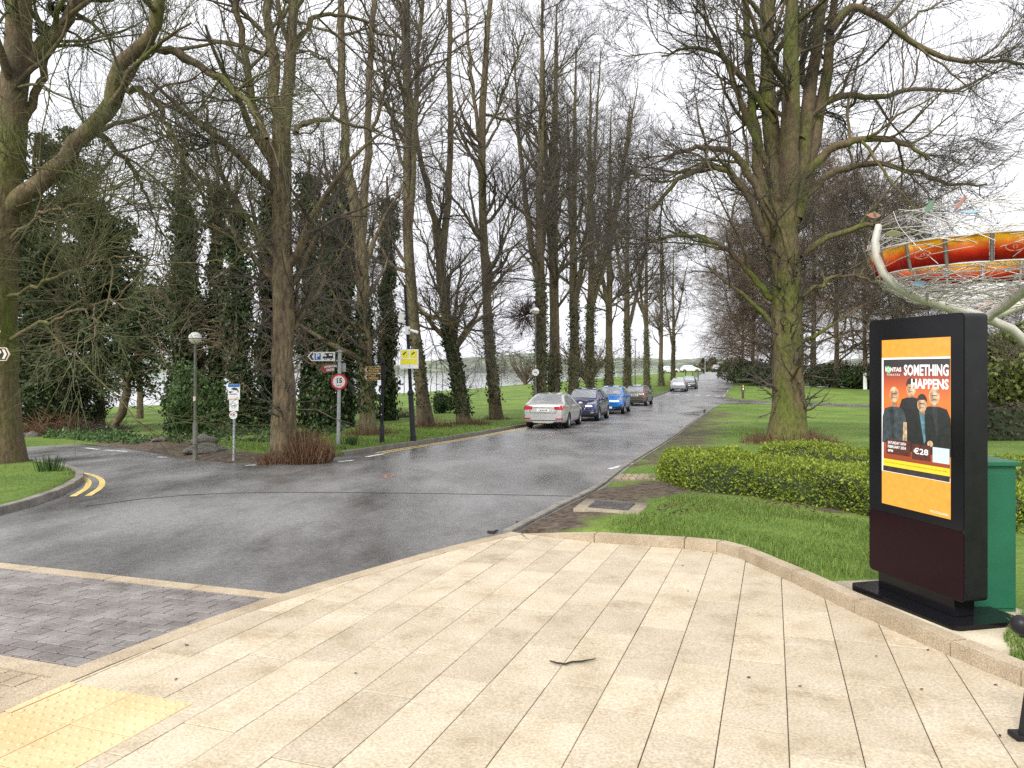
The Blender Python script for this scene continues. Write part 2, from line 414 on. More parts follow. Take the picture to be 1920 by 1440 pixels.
M['yellow_paint'] = mat_layers('yellow_road_paint', [(.3, (.42, .32, .12)), (.55, (.66, .50, .17))], 8, rough=(.6, .8), bump=.1, coords='World')
# ------------------------------------------------------------------ setting: ground, lake, hills, road, lawns
def nonuni(lo, hi):
    a = np.concatenate([np.arange(-120, 241, 6.0), -np.geomspace(130, -lo, 14), np.geomspace(255, hi, 14)])
    return np.unique(a)
def build_ground():
    xs = nonuni(-3500, 3500); ys = np.unique(np.concatenate([np.arange(-30, 330, 5.0), np.geomspace(340, 4000, 16), [-80, -300, -2000]]))
    X, Y = np.meshgrid(xs, ys); Z = gz(X, Y)-.30
    nx, ny = len(xs), len(ys); i = np.arange(nx*ny).reshape(ny, nx)
    Q = np.stack([i[:-1, :-1].ravel(), i[:-1, 1:].ravel(), i[1:, 1:].ravel(), i[1:, :-1].ravel()], 1)
    o = link('ground', mk_mesh('ground', np.stack([X, Y, Z], -1), Q, smooth=True), M['lawn']); o['kind'] = 'structure'
build_ground()

lk = MB(); lk.prism([(-1800, 40), (-40, 40), (-20, 90), (2, 110), (40, 260), (160, 420), (900, 1500), (900, 2100), (-1800, 2100)], ZLAKE-.02, ZLAKE)
lk.build('lake', M['water'], kind='structure')

M['hill'] = mat_layers('hill_fields', [(.36, (.075, .085, .07)), (.48, (.10, .11, .085)), (.56, (.17, .21, .13)), (.66, (.09, .095, .08))], .006, detail=10, bump=0, coords='World', fine=(.05, .6, 1.4))  # winter woodland and field tones, with distance haze greyed into the colour
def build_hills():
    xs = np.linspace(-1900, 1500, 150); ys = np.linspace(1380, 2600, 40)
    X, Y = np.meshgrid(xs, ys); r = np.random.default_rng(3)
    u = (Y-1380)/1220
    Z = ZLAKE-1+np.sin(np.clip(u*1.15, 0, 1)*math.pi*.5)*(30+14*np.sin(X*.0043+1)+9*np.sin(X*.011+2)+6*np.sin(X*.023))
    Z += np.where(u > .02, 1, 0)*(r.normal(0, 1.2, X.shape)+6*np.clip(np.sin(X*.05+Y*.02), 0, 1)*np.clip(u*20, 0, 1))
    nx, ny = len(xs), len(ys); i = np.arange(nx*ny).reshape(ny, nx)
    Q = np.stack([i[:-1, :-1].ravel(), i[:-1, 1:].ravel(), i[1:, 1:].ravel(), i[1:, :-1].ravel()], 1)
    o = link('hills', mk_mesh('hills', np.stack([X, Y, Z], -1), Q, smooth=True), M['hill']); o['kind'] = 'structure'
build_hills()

PXL = lambda pts, up=0.0: [gp(x, y, up) for x, y in pts]
# right edge of the avenue, from the tip of the paving to the crest
RE = PXL([(960, 1000), (1051, 952), (1124, 917), (1144, 901), (1172, 877), (1238, 836), (1264, 819), (1287, 800), (1320, 777), (1341, 763)])
PATH_LOW = PXL([(1352, 759), (1375, 758.5), (1432, 759.5), (1575, 764), (1800, 772)])
PATH_UP = PXL([(1357, 746), (1380, 750), (1432, 754), (1575, 759), (1800, 765)])
RE2 = PXL([(1357, 745), (1365, 733), (1373, 725)])
P2_LOW = PXL([(1380, 723), (1432, 725), (1600, 729)]); P2_UP = PXL([(1376, 720), (1432, 722), (1600, 725)])
CREST_R = (44.6, 152.0)
# left edge, from the side road to the crest
LE0 = PXL([(45, 838), (160, 832), (250, 841), (365, 862), (430, 868), (500, 868), (560, 862), (620, 858), (645, 855)])
LE = PXL([(645, 855), (715, 845), (825, 828), (950, 806), (977, 801)])
lastL = np.array(LE[-1])
tgt = np.array(gp(1232, 743)); tgt2 = np.array(gp(1259, 731.5)); tgt3 = np.array([39.2, 152.0])
LE = LE+[tuple(lastL*.6+tgt*.4), tuple(tgt), tuple(tgt2), tuple(tgt2*.5+tgt3*.5), tuple(tgt3)]
LE = smooth_line(LE, 1)
STEPS = [(14, .35), (30, .8), (70, 2.0), (200, 5.0), (900, 30)]
road_poly = [(-45, 27), (-22, 24.5)]+[(x-.8, y+.8) for x, y in LE0]+[(x-.5, y) for x, y in LE]+[(38.5, 175), (50, 175), (45.3, 152)]+[(x+.4, y) for x, y in reversed(RE2)]+[(x+3, y+1) for x, y in PATH_UP[:2]]+[(x+2, y-1) for x, y in PATH_LOW[:2]]+[(x+.3, y) for x, y in reversed(RE)]+[(.9, 7.6), (.3, 2), (-2, -3), (-40, -3)]
sheet('road', road_poly, 0.0, [(14, .8), (40, 1.5), (100, 3), (400, 6)], M['asphalt'], skirt=.1)
sheet('path', PATH_LOW+[(60, 42), (60, 50)]+PATH_UP[::-1]+[(PATH_UP[0][0]-4, PATH_UP[0][1]), (PATH_LOW[0][0]-3, PATH_LOW[0][1])], .006, [(100, 3)], M['asphalt'], skirt=.1)
sheet('path', P2_LOW+[(80, 92), (80, 99)]+P2_UP[::-1]+[(P2_UP[0][0]-3, P2_UP[0][1]), (P2_LOW[0][0]-3, P2_LOW[0][1])], .006, [(200, 4)], M['asphalt'], skirt=.1)

left_outline = [(-60, 27.5), (-25, 23.5)]+LE0+[(x-.13*.95, y+.13*.3) for x, y in LE[1:]]+[(38.5, 175), (60, 330), (30, 330), (-15, 240), (-45, 150), (-75, 105), (-140, 80), (-140, 27)]
def zl(V):
    d = dist_line(V, LE0); k = dist_line(V, LE)
    return np.where(d < k, np.clip(.012+.12*d, 0, .09), .09)
DIRT = PXL([(170, 834), (260, 838), (330, 850), (380, 860), (470, 866), (560, 861)])
TREEFEET = [gp(x, y, .09) for x, y in [(535, 858), (690, 815), (800, 800), (870, 795), (930, 784)]]
def wl(V):
    d = dist_line(V, DIRT); w = np.clip(1.1-d/1.6, 0, 1)*.75
    w = np.maximum(w, np.clip(.5-dist_line(V, PXL([(215, 812), (300, 835), (350, 850)]))/3.2, 0, .5)*1.5)
    for f in TREEFEET:
        r = np.hypot(V[:, 0]-f[0], V[:, 1]-f[1]); w = np.maximum(w, np.clip(.62-r*.4, 0, .6))
    far = np.hypot(V[:, 0], V[:, 1]) > 45
    w[far] = 0
    return w
sheet('lawn', left_outline, zl, [(14, .5), (32, .6), (60, 2.0), (200, 5.0), (900, 25)], M['lawn'], attr=wl)

# raised stone kerb between paving and lawn
KF = PXL([(972, 1003.5), (1114, 1021), (1283, 1033), (1344, 1039), (1386, 1051), (1484, 1096), (1602, 1155), (1782, 1237), (1914, 1295)])
dk = np.array(KF[-1])-np.array(KF[-2]); dk /= np.linalg.norm(dk)
KF += [tuple(np.array(KF[-1])+dk*.9), tuple(np.array(KF[-1])+dk*1.8), tuple(np.array(KF[-1])+dk*3.2)]
KH = [0.004, .105]+[.115]*(len(KF)-2)
def offset_line(line, d):
    """offset to the left of the direction of travel"""
    P = np.array(line, float); out = []
    for i in range(len(P)):
        a = P[max(i-1, 0)]; b = P[min(i+1, len(P)-1)]
        if 0 < i < len(P)-1:
            t1 = (P[i]-P[i-1])/np.linalg.norm(P[i]-P[i-1]); t2 = (P[i+1]-P[i])/np.linalg.norm(P[i+1]-P[i])
            n1 = np.array([-t1[1], t1[0]]); n2 = np.array([-t2[1], t2[0]]); nn = n1+n2; nn /= np.linalg.norm(nn)
            out.append(P[i]+nn*d/max(.4, nn@n1))
        else:
            t = (b-a)/np.linalg.norm(b-a); out.append(P[i]+np.array([-t[1], t[0]])*d)
    return [tuple(p) for p in out]
KB = offset_line(KF, .135)

def stone(a0, a1, b0, b1, h0, h1, base=-.05, gap=.006, bev=.008, jit=.003):
    """a kerb stone between front points a0,a1 and back points b0,b1, with top heights h0,h1 above the terrain"""
    a0, a1, b0, b1 = [np.array(p, float) for p in (a0, a1, b0, b1)]
    ta = (a1-a0)/np.linalg.norm(a1-a0)*gap*.5; tb = (b1-b0)/max(np.linalg.norm(b1-b0), 1e-6)*gap*.5
    q = [a0+ta, a1-ta, b1-tb, b0+tb]; hs = [h0, h1, h1, h0]; j = random.uniform(-jit, jit)
    bm = bmesh.new()
    lo = [bm.verts.new((p[0], p[1], gzf(*p)+base)) for p in q]; hi = [bm.verts.new((p[0], p[1], gzf(*p)+h+j)) for p, h in zip(q, hs)]
    top = bm.faces.new(hi); bm.faces.new(lo[::-1])
    for i in range(4): bm.faces.new((lo[i], lo[(i+1) % 4], hi[(i+1) % 4], hi[i]))
    bmesh.ops.recalc_face_normals(bm, faces=bm.faces)
    if bev: bmesh.ops.bevel(bm, geom=[e for e in top.edges], offset=bev, segments=2, affect='EDGES')
    me = bpy.data.meshes.new('kerb_stone'); bm.to_mesh(me); bm.free()
    return me
def ribbon(name, line, w, zoff, mat, kind='structure', parent=None, step=.4):
    line = densify(line, step)
    A = offset_line(line, w/2); B = offset_line(line, -w/2); V = []
    for a, b in zip(A, B): V += [(a[0], a[1], gzf(*a)+zoff), (b[0], b[1], gzf(*b)+zoff)]
    n = len(line); Q = [(2*i, 2*i+1, 2*i+3, 2*i+2) for i in range(n-1)]
    o = link(name, mk_mesh(name, V, Q), mat, parent)
    if kind and parent is None: o['kind'] = kind
    return o
def kerb_run(name, front, width, h, mat, step, maxd=60, base=-.06):
    """kerb of single stones along a line; far stones joined"""
    bed = ribbon(name, offset_line(front, width/2), width*.8, -.03, M['joint'])
    pts = []; P = np.array(front); seg = np.linalg.norm(np.diff(P, axis=0), axis=1); s = np.concatenate([[0], np.cumsum(seg)])
    t = np.arange(0, s[-1]-.2, step); t = np.append(t, s[-1])
    fl = [(float(np.interp(q, s, P[:, 0])), float(np.interp(q, s, P[:, 1]))) for q in t]; bl = offset_line(fl, width)
    far = []
    for i in range(len(fl)-1):
        me = stone(fl[i], fl[i+1], bl[i], bl[i+1], h, h, base)
        if fl[i][1] < maxd: link('kerb_stone', me, mat, bed)
        else: far.append(me)
    if far:
        bm = bmesh.new()
        for me in far: bm.from_mesh(me)
        me = bpy.data.meshes.new('kerb_stone'); bm.to_mesh(me); bm.free(); link('kerb_stone', me, mat, bed, kind='stuff')
    return bed

kb = ribbon('kerb', offset_line(KF, .07), .10, -.03, M['joint'])
for i in range(len(KF)-1): link('kerb_stone', stone(KF[i], KF[i+1], KB[i], KB[i+1], KH[i], KH[i+1], gap=.008), M['edge'], kb)
right_outline = [KB[i] for i in range(len(KB)-1, 0, -1)]+[(x+.10, y-.02) for x, y in RE]+[(x+.05, y-.1) for x, y in PATH_LOW]+[(60, 42), (75, 30), (75, -12), (5.5, -12)]
BARE = PXL([(985, 1000), (1060, 965), (1130, 940), (1200, 928), (1262, 922)])
def zr(V):
    d = dist_line(V, RE); k = dist_line(V, KF)
    return np.minimum(np.clip(.03+.10*d, 0, .095), np.clip(.02+.25*k, .085*(k > .2)+.0, .095))
def wr_(V):
    w = np.clip(1.15-dist_line(V, BARE)/.95, 0, .66)
    w = np.maximum(w, np.clip(.62-dist_line(V, PXL([(1262, 925), (1420, 945), (1640, 985)]))*1.1, 0, .5))
    w = np.maximum(w, np.clip(.75-dist_line(V, PXL([(1200, 868), (1260, 826), (1300, 800), (1345, 775)]))/3.6, 0, .5))
    w = np.maximum(w, np.clip(.6-dist_line(V, [gp(1480, 832)]*2)/4.2, 0, .5))
    return w
sheet('lawn', right_outline, zr, [(12, .3), (30, .7), (100, 3)], M['lawn'], attr=wr_)
sheet('lawn', [(x+.05, y+.1) for x, y in PATH_UP[::-1]]+RE2+[(x, y-.1) for x, y in P2_LOW]+[(80, 90), (80, 54), (60, 50.5)], .07, [(120, 3)], M['lawn'])
sheet('lawn', [(x, y+.1) for x, y in P2_UP[::-1]]+[CREST_R, (46, 175), (70, 330), (260, 330), (260, 100), (80, 99.5)], .07, [(300, 6), (900, 20)], M['lawn'])
kerb_run('kerb', smooth_line(LE, 1), .13, .11, M['kerb'], .9, 75)
kerb_run('kerb', [RE[i] for i in range(len(RE)-1, -1, -1)], -.11, .035, M['kerb'], .9, 75)
kerb_run('kerb', PATH_UP[::-1]+RE2, -.1, .09, M['kerb'], .95, 30)

# island on the left with its kerb
IO = PXL([(-260, 1036), (0, 966), (60, 950), (100, 936), (138, 918), (158, 905), (160, 895), (150, 886.5), (100, 875), (45, 866), (-100, 853), (-400, 835)])
IO = smooth_line(IO, 1)
kerb_run('kerb', IO, .13, .10, M['kerb'], .9, 60)
sheet('island_lawn', offset_line(IO, .12), .085, [(40, .4)], M['lawn'])

# ------------------------------------------------------------------ stone paving, setts, tactile slabs
AX = math.atan(.349); e1 = np.array([math.sin(AX), math.cos(AX)]); e2 = np.array([math.cos(AX), -math.sin(AX)])
BO = smooth_line(PXL([(960, 1001), (843, 1028), (720, 1063), (533, 1117), (382, 1168), (260, 1214), (162, 1250), (0, 1320), (-180, 1400), (-420, 1520)]), 1)   # outer edge of the flush stone band
BI = offset_line(BO, .15)
band = ribbon('paving_edge', offset_line(BO, .075), .12, .004, M['joint'])
P_ = np.array(BO); s_ = np.concatenate([[0], np.cumsum(np.linalg.norm(np.diff(P_, axis=0), axis=1))])
tt = np.append(np.arange(0, s_[-1]-.2, .92), s_[-1])
fl = [(float(np.interp(q, s_, P_[:, 0])), float(np.interp(q, s_, P_[:, 1]))) for q in tt]
for i in range(len(tt)-1):
    qs = np.linspace(tt[i]+.003, tt[i+1]-.003, 5); A = [(float(np.interp(q, s_, P_[:, 0])), float(np.interp(q, s_, P_[:, 1]))) for q in qs]
    B = offset_line(A, .148); bm = bmesh.new(); top = []; bot = []
    ring = A+B[::-1]
    hi = [bm.verts.new((x, y, gzf(x, y)+.024)) for x, y in ring]; lo = [bm.verts.new((x, y, gzf(x, y)-.04)) for x, y in ring]
    n = len(A)
    for k in range(n-1): bm.faces.new((hi[k], hi[k+1], hi[2*n-2-k], hi[2*n-1-k]))
    for k in range(2*n): bm.faces.new((lo[k], lo[(k+1) % (2*n)], hi[(k+1) % (2*n)], hi[k]))
    bmesh.ops.recalc_face_normals(bm, faces=bm.faces)
    me = bpy.data.meshes.new('edge_stone'); bm.to_mesh(me); bm.free(); link('edge_stone', me, M['edge'], band)

def clip_convex(subj, clip):
    out = [np.array(p, float) for p in subj]
    n = len(clip)
    for i in range(n):
        a = np.array(clip[i]); b = np.array(clip[(i+1) % n]); nrm = np.array([-(b-a)[1], (b-a)[0]])
        inp = out; out = []
        if not inp: break
        for k in range(len(inp)):
            p, q = inp[k], inp[(k+1) % len(inp)]; dp, dq = (p-a)@nrm, (q-a)@nrm
            if dp >= 0: out.append(p)
            if (dp >= 0) != (dq >= 0): out.append(p+(q-p)*dp/(dp-dq))
    res = []
    for p in out:
        if not res or np.linalg.norm(p-res[-1]) > .004: res.append(p)
    if len(res) > 2 and np.linalg.norm(res[0]-res[-1]) < .004: res.pop()
    return res
def area(p):
    p = np.array(p); x, y = p[:, 0], p[:, 1]; return .5*abs(np.dot(x, np.roll(y, -1))-np.dot(y, np.roll(x, -1)))
def piece(poly, zt, th, bev, tilt=.0015):
    bm = bmesh.new(); c = np.mean(poly, axis=0); tx, ty = random.uniform(-tilt, tilt)/.4, random.uniform(-tilt, tilt)/.4; dz = random.uniform(-tilt, tilt)
    z = lambda p: gzf(*p)+zt+dz+(p[0]-c[0])*tx+(p[1]-c[1])*ty
    hi = [bm.verts.new((p[0], p[1], z(p))) for p in poly]; lo = [bm.verts.new((p[0], p[1], z(p)-th)) for p in poly]
    top = bm.faces.new(hi); n = len(poly)
    for k in range(n): bm.faces.new((lo[k], lo[(k+1) % n], hi[(k+1) % n], hi[k]))
    bmesh.ops.recalc_face_normals(bm, faces=bm.faces)
    if top.normal.z < 0: bmesh.ops.reverse_faces(bm, faces=bm.faces)
    if bev:
        try: bmesh.ops.bevel(bm, geom=list(top.edges), offset=bev, segments=1, affect='EDGES')
        except Exception: pass
    me = bpy.data.meshes.new('piece'); bm.to_mesh(me); bm.free(); return me
def lay(region, orig, du, dv, parent, name, mat, zt, gap, bev, th, limit=300, lens=None, jitter=None, bond=.5, rng=(-60, 60)):
    """pieces laid in courses: u along e1 (length), v along e2 (width)"""
    reg = np.array(region); rel = reg-np.array(orig); U = rel@e1; Vv = rel@e2; items = []
    v = math.floor(Vv.min()/dv)*dv; r = random.Random(9)
    while v < Vv.max():
        row = int(round(v/dv)); u = math.floor(U.min()/du)*du-(du*bond if row % 2 else 0)
        if lens: u = U.min()-r.uniform(0, 1.2)
        while u < U.max():
            l = r.choice(lens) if lens else du
            c = [np.array(orig)+e1*a+e2*b for a, b in ((u+gap/2, v+gap/2), (u+gap/2, v+dv-gap/2), (u+l-gap/2, v+dv-gap/2), (u+l-gap/2, v+gap/2))]
            u += l
            ccw = c if np.cross(c[1]-c[0], c[2]-c[0]) > 0 else c[::-1]
            p = clip_convex(region, ccw)
            if len(p) > 2 and area(p) > .0008: items.append(p)
        v += dv
    items.sort(key=lambda p: np.linalg.norm(np.mean(p, axis=0)+np.array([0, 0])) + (100 if not vis(np.mean(p, axis=0)) else 0))
    rest = []
    for k, p in enumerate(items):
        me = piece(p, zt, th, bev)
        if k < limit and vis(np.mean(p, axis=0), 1.25): me.name = name; link(name, me, mat, parent)
        else: rest.append(me)
    if rest:
        bm = bmesh.new()
        for me in rest: bm.from_mesh(me)
        me = bpy.data.meshes.new(name); bm.to_mesh(me); bm.free(); link(name, me, mat, parent, kind='stuff')
    return len(items)
def vis(p, k=1.08): return p[1] > 2.7 and abs(p[0]/p[1]) < .69*k

T0 = np.array(gp(362, 1327)); TL = .385           # near right corner line of the tactile slabs
T1 = np.array(gp(131, 1288))
tw = abs((T0-T1)@e2)
pav_in = [p for p in BI]
# paving outline: along the band, round the tactile rectangle, then the kerb
pb = np.array(BI); uT = (pb-T0)@e2
k_in = int(np.argmax(uT < -tw))      # first band point left of the tactile corner
far_corner = T0-e2*3.2
paving_region = [tuple(p) for p in BI[:k_in]]+[tuple(T1), tuple(T0), tuple(T0-e1*4.0)]+[tuple(T0-e1*4.0+e2*5.5)]+[tuple(p) for p in KF[::-1][0:]]
bed_out = [tuple(p) for p in BI]+[(-3.0, -2), (3.5, -2)]+[tuple(p) for p in KF[::-1]]
sheet('paving', bed_out, .004, [(20, .8)], M['joint'], skirt=.05)
paving = bpy.data.objects['paving']
OA = np.array(gp(1480.5, 1440))                   # one of the long joints passes here
lay(paving_region, OA, .6, .305, paving, 'paving_slab', M['slab'], .022, .005, .002, .03, 300, lens=[.45, .6, .6, .75, .9])
# tactile slabs with blisters
tact_region = [tuple(p) for p in BI[k_in:]]
tact = sheet('tactile_paving', [tuple(T1), tuple(T0), tuple(T0-e1*3.0), tuple(T0-e1*3.0-e2*2.2)]+[tuple(p) for p in BI[k_in:][::-1] if p[1] > .8], .005, [(20, .8)], M['joint'], skirt=.03)
reg = [tuple(T1), tuple(T0), tuple(T0-e1*3.0), tuple(T0-e1*3.0-e2*2.2)]+[tuple(p) for p in BI[k_in:][::-1] if p[1] > .8]
for a in range(6):
    for b in range(6):
        c0 = T0-e1*TL*(a+1)-e2*TL*(b+1); g = .003
        c = [c0+e1*g+e2*g, c0+e2*(TL-g)+e1*g, c0+e1*(TL-g)+e2*(TL-g), c0+e1*(TL-g)+e2*g]
        ccw = c if np.cross(c[1]-c[0], c[2]-c[0]) > 0 else c[::-1]
        p = clip_convex(reg, ccw)
        if len(p) < 3 or area(p) < .004: continue
        me = piece(p, .024, .03, .002); me.name = 'tactile_slab'; o = link('tactile_slab', me, M['tactile'], tact)
        V = []; Q = []; T = []
        for i in range(6):
            for j in range(6):
                q = c0+e1*TL*(i+.5)/6+e2*TL*(j+.5)/6
                if not in_poly([q], p)[0] or dist_line([q], [tuple(x) for x in p]+[tuple(p[0])])[0] < .02: continue
                z = gzf(*q)+.0235; b0 = len(V); n = 12
                for rr, zz in ((.0135, 0), (.011, .0042), (.006, .0056)):
                    for k in range(n): V.append((q[0]+rr*math.cos(k*2*math.pi/n), q[1]+rr*math.sin(k*2*math.pi/n), z+zz))
                V.append((q[0], q[1], z+.006))
                for l in range(2):
                    for k in range(n): Q.append((b0+l*n+k, b0+l*n+(k+1) % n, b0+(l+1)*n+(k+1) % n, b0+(l+1)*n+k))
                for k in range(n): T.append((b0+2*n+k, b0+2*n+(k+1) % n, b0+3*n))
        if V: link('blisters', mk_mesh('blisters', V, Q, T, smooth=True), M['tactile'], o, kind='stuff')
# grey setts in the carriageway, with stone strips either side
S0 = np.array(gp(525, 1121)); S1 = np.array(gp(131, 1266)); wS = .15
lf = lambda o, d: tuple(o-e2*d)
strip = ribbon('sett_edge', [lf(S0, -.12), lf(S0, 7)], wS-.03, .003, M['joint'])
for k in range(8):
    a, b = S0-e2*(k*.9-.1), S0-e2*((k+1)*.9-.1); n = e1*wS/2
    link('edge_stone', stone(a-n, b-n, a+n, b+n, .012, .012, gap=.006, bev=.003, jit=.001), M['edge'], strip)
strip2 = ribbon('sett_edge', [lf(S1, -.05), lf(S1, 7)], wS-.03, .003, M['joint'])
for k in range(8):
    a, b = S1-e2*(k*.9-.03), S1-e2*((k+1)*.9-.03); n = e1*wS/2
    link('edge_stone', stone(a-n, b-n, a+n, b+n, .012, .012, gap=.006, bev=.003, jit=.001), M['edge'], strip2)
B_out = [tuple(p) for p in BO]
def between(o_hi, o_lo):
    u_hi = o_hi@e1; u_lo = o_lo@e1 if o_lo is not None else -9
    D = densify(B_out, .015); s = [p for p in D if u_lo <= np.array(p)@e1 <= u_hi]
    a = np.array(s[0]); b = np.array(s[-1])
    return [tuple(p) for p in s]+[tuple(e1*(u_lo if o_lo is not None else b@e1)+e2*(-8.0)), tuple(e1*u_hi+e2*(-8.0))]
rA = between(S0-e1*wS/2, S1+e1*wS/2)
sb = sheet('sett_paving', rA, .002, [(20, .8)], M['joint'], skirt=.02)
def lay_setts(region, orig, parent, mat, limit, lu=.105, lv=.21):
    return lay(region, orig, lu, lv, parent, 'sett', mat, .012, .008, .003, .03, limit)
# courses run along e2: swap the roles of the two axes while laying
e1, e2 = e2, -e1
lay(rA, S0, .21, .105, sb, 'sett', M['sett'], .012, .011, .003, .03, 300)
e1, e2 = -e2, e1
rB = between(S1-e1*wS/2, None)
sb2 = sheet('sett_paving', rB, .002, [(20, .8)], M['joint'], skirt=.02)
lay(rB, S1, .12, .12, sb2, 'sett', M['edge'], .012, .009, .003, .03, 200, bond=0)

# small brick strip and inspection cover beside the avenue
bs = np.array(gp(1145, 905)); be = np.array(gp(1265, 905))
br = sheet('brick_strip', [tuple(bs-np.array([.0, .35])), tuple(be-np.array([0, .35])), tuple(be+np.array([.2, .45])), tuple(bs+np.array([.25, .45]))], .085, [(20, .4)], M['joint'], skirt=.06)
M['brick'] = mat_layers('buff_brick', [(.3, (.20, .16, .11)), (.7, (.34, .28, .20))], 5, coords='World', fine=(80, .8, 1.2), island=.12)
bl_ = be-bs; nb = int(np.linalg.norm(bl_)/.108)
for r in range(3):
    for k in range(nb):
        c = bs+bl_*(k+.5)/nb+np.array([.07*r+.02, -.22+.235*r])
        me = piece([c+np.array(q) for q in ((-.049, -.11), (.049, -.11), (.055, .11), (-.043, .11))], .106, .03, .003); me.name = 'brick'
        link('brick', me, M['brick'], br)

# markings
def mark(line, w, mat=None, name='road_marking', zo=.005): return ribbon(name, line, w, zo, mat or M['white_paint'])
yl = [p for p in smooth_line(LE, 1) if p[0] < 2.2 and p[0] > -3.6]
mark(offset_line(yl, -.22), .09, M['yellow_paint']); mark(offset_line(yl, -.42), .09, M['yellow_paint'])
isl = smooth_line(PXL([(40, 869), (100, 878), (150, 886), (178, 892), (193, 901), (190, 915), (165, 930)]), 2)
mark(isl, .09, M['yellow_paint']); mark(offset_line(isl, -.20), .09, M['yellow_paint'])
for a, b in (((633, 866), (664, 863)), ((687, 857), (719, 851)), ((168, 856), (178, 855)), ((188, 854), (199, 853)), ((208, 852.5), (219, 851.5)), ((160, 840), (185, 843)), ((195, 844), (240, 847)),
             ((296, 857), (312, 858)), ((460, 873), (480, 872)), ((1140, 880), (1184, 869.5))):
    mark(PXL([a, b]), .12)
for px, py in ((1250, 739.5), (1268, 740), (1287, 740.5), (1307, 741), (1326, 742), (1345, 743)):
    x, y = gp(px, py); mark([(x-.05, y-.45), (x+.2, y+.45)], .42)
mark(PXL([(1285, 775), (1316, 777)]), .12); mark(PXL([(1357, 744), (1366, 731)]), .15)
M['tar'] = mat_flat('tar_joint', (.02, .02, .02), .6, var=.3)
mark(smooth_line(PXL([(160, 950), (300, 931), (470, 923), (700, 924), (900, 927), (1095, 931)]), 1), .03, M['tar'], 'tar_joint', .004)
M['orange_spray'] = mat_flat('orange_spray', (.30, .13, .08), .8)
for a, b in (((718, 893), (731, 892)), ((724, 890), (722, 897)), ((733, 888), (740, 893)), ((712, 897), (722, 895))): mark(PXL([a, b]), .04, M['orange_spray'])
# ------------------------------------------------------------------ trees
M['bark'] = mat_layers('mossy_bark', [(.30, (.042, .033, .02)), (.45, (.115, .085, .046)), (.58, (.14, .115, .062)), (.70, (.105, .115, .03))], 1.6, rough=(.85, .95), bump=.8, bdist=.05, coords='World', fine=(17, .45, 1.5), stretch=(1, 1, .3))
M['bark_moss'] = mat_layers('very_mossy_bark', [(.30, (.06, .045, .026)), (.45, (.14, .10, .056)), (.54, (.115, .105, .035)), (.66, (.10, .12, .018))], 1.1, rough=(.85, .95), bump=.7, bdist=.04, coords='World', fine=(16, .65, 1.3), stretch=(1, 1, .4))
M['twig'] = mat_layers('twig_bark', [(.3, (.045, .036, .032)), (.55, (.085, .07, .058)), (.75, (.11, .105, .06))], .8, rough=(.8, .95), bump=0, coords='World', fine=(6, .7, 1.3))
M['twig_brown'] = mat_layers('brown_twig_bark', [(.3, (.085, .062, .045)), (.7, (.21, .155, .11))], .7, rough=(.85, .95), bump=0, coords='World', fine=(5, .7, 1.3))
M['twig_moss'] = mat_layers('mossy_twig_bark', [(.3, (.06, .062, .03)), (.7, (.14, .15, .06))], .8, rough=(.85, .95), bump=0, coords='World', fine=(6, .7, 1.3))
M['shoot'] = mat_leaf('rusty_shoot', (.07, .038, .024), (.25, .145, .08), .8, 0)
M['ivy'] = mat_leaf('ivy_leaf', (.016, .034, .014), (.08, .12, .04), .42, .2)
M['conifer'] = mat_leaf('conifer_leaf', (.018, .034, .014), (.085, .11, .04), .6, .25)
M['laurel'] = mat_leaf('laurel_leaf', (.03, .07, .02), (.10, .17, .05), .4, .2)
M['hedge_leaf'] = mat_leaf('hedge_leaf', (.09, .145, .016), (.40, .48, .07), .5, .4)
M['moss'] = mat_layers('moss', [(.3, (.08, .12, .012)), (.7, (.20, .25, .03))], 9, bump=.8, coords='World', fine=(60, .6, 1.3))
NTRI = [0]
def nrm(a): return a/np.maximum(np.linalg.norm(a, axis=-1, keepdims=True), 1e-9)
def tubes(P, R, S):
    """tapered tubes for N polylines of K points: P (N,K,3), R (N,K)"""
    N, K, _ = P.shape
    T = np.empty_like(P); T[:, 1:-1] = P[:, 2:]-P[:, :-2]; T[:, 0] = P[:, 1]-P[:, 0]; T[:, -1] = P[:, -1]-P[:, -2]; T = nrm(T)
    ov = np.abs(nrm(P[:, -1]-P[:, 0])); ref = np.eye(3)[np.argmin(ov, axis=1)][:, None, :]
    U = nrm(np.cross(ref, T)); W = np.cross(T, U)
    a = np.arange(S)*2*math.pi/S
    V = P[:, :, None, :]+(U[:, :, None, :]*np.cos(a)[None, None, :, None]+W[:, :, None, :]*np.sin(a)[None, None, :, None])*R[:, :, None, None]
    idx = np.arange(N*K*S).reshape(N, K, S); b = np.roll(idx, -1, axis=2)
    Q = np.stack([idx[:, :-1], b[:, :-1], b[:, 1:], idx[:, 1:]], -1).reshape(-1, 4)
    return V.reshape(-1, 3), Q
def join(parts):
    Vs, Qs, o = [], [], 0
    for V, Q in parts:
        Vs.append(V); Qs.append(Q+o); o += len(V)
    Q = np.concatenate(Qs); NTRI[0] += 2*len(Q)
    return np.concatenate(Vs), Q
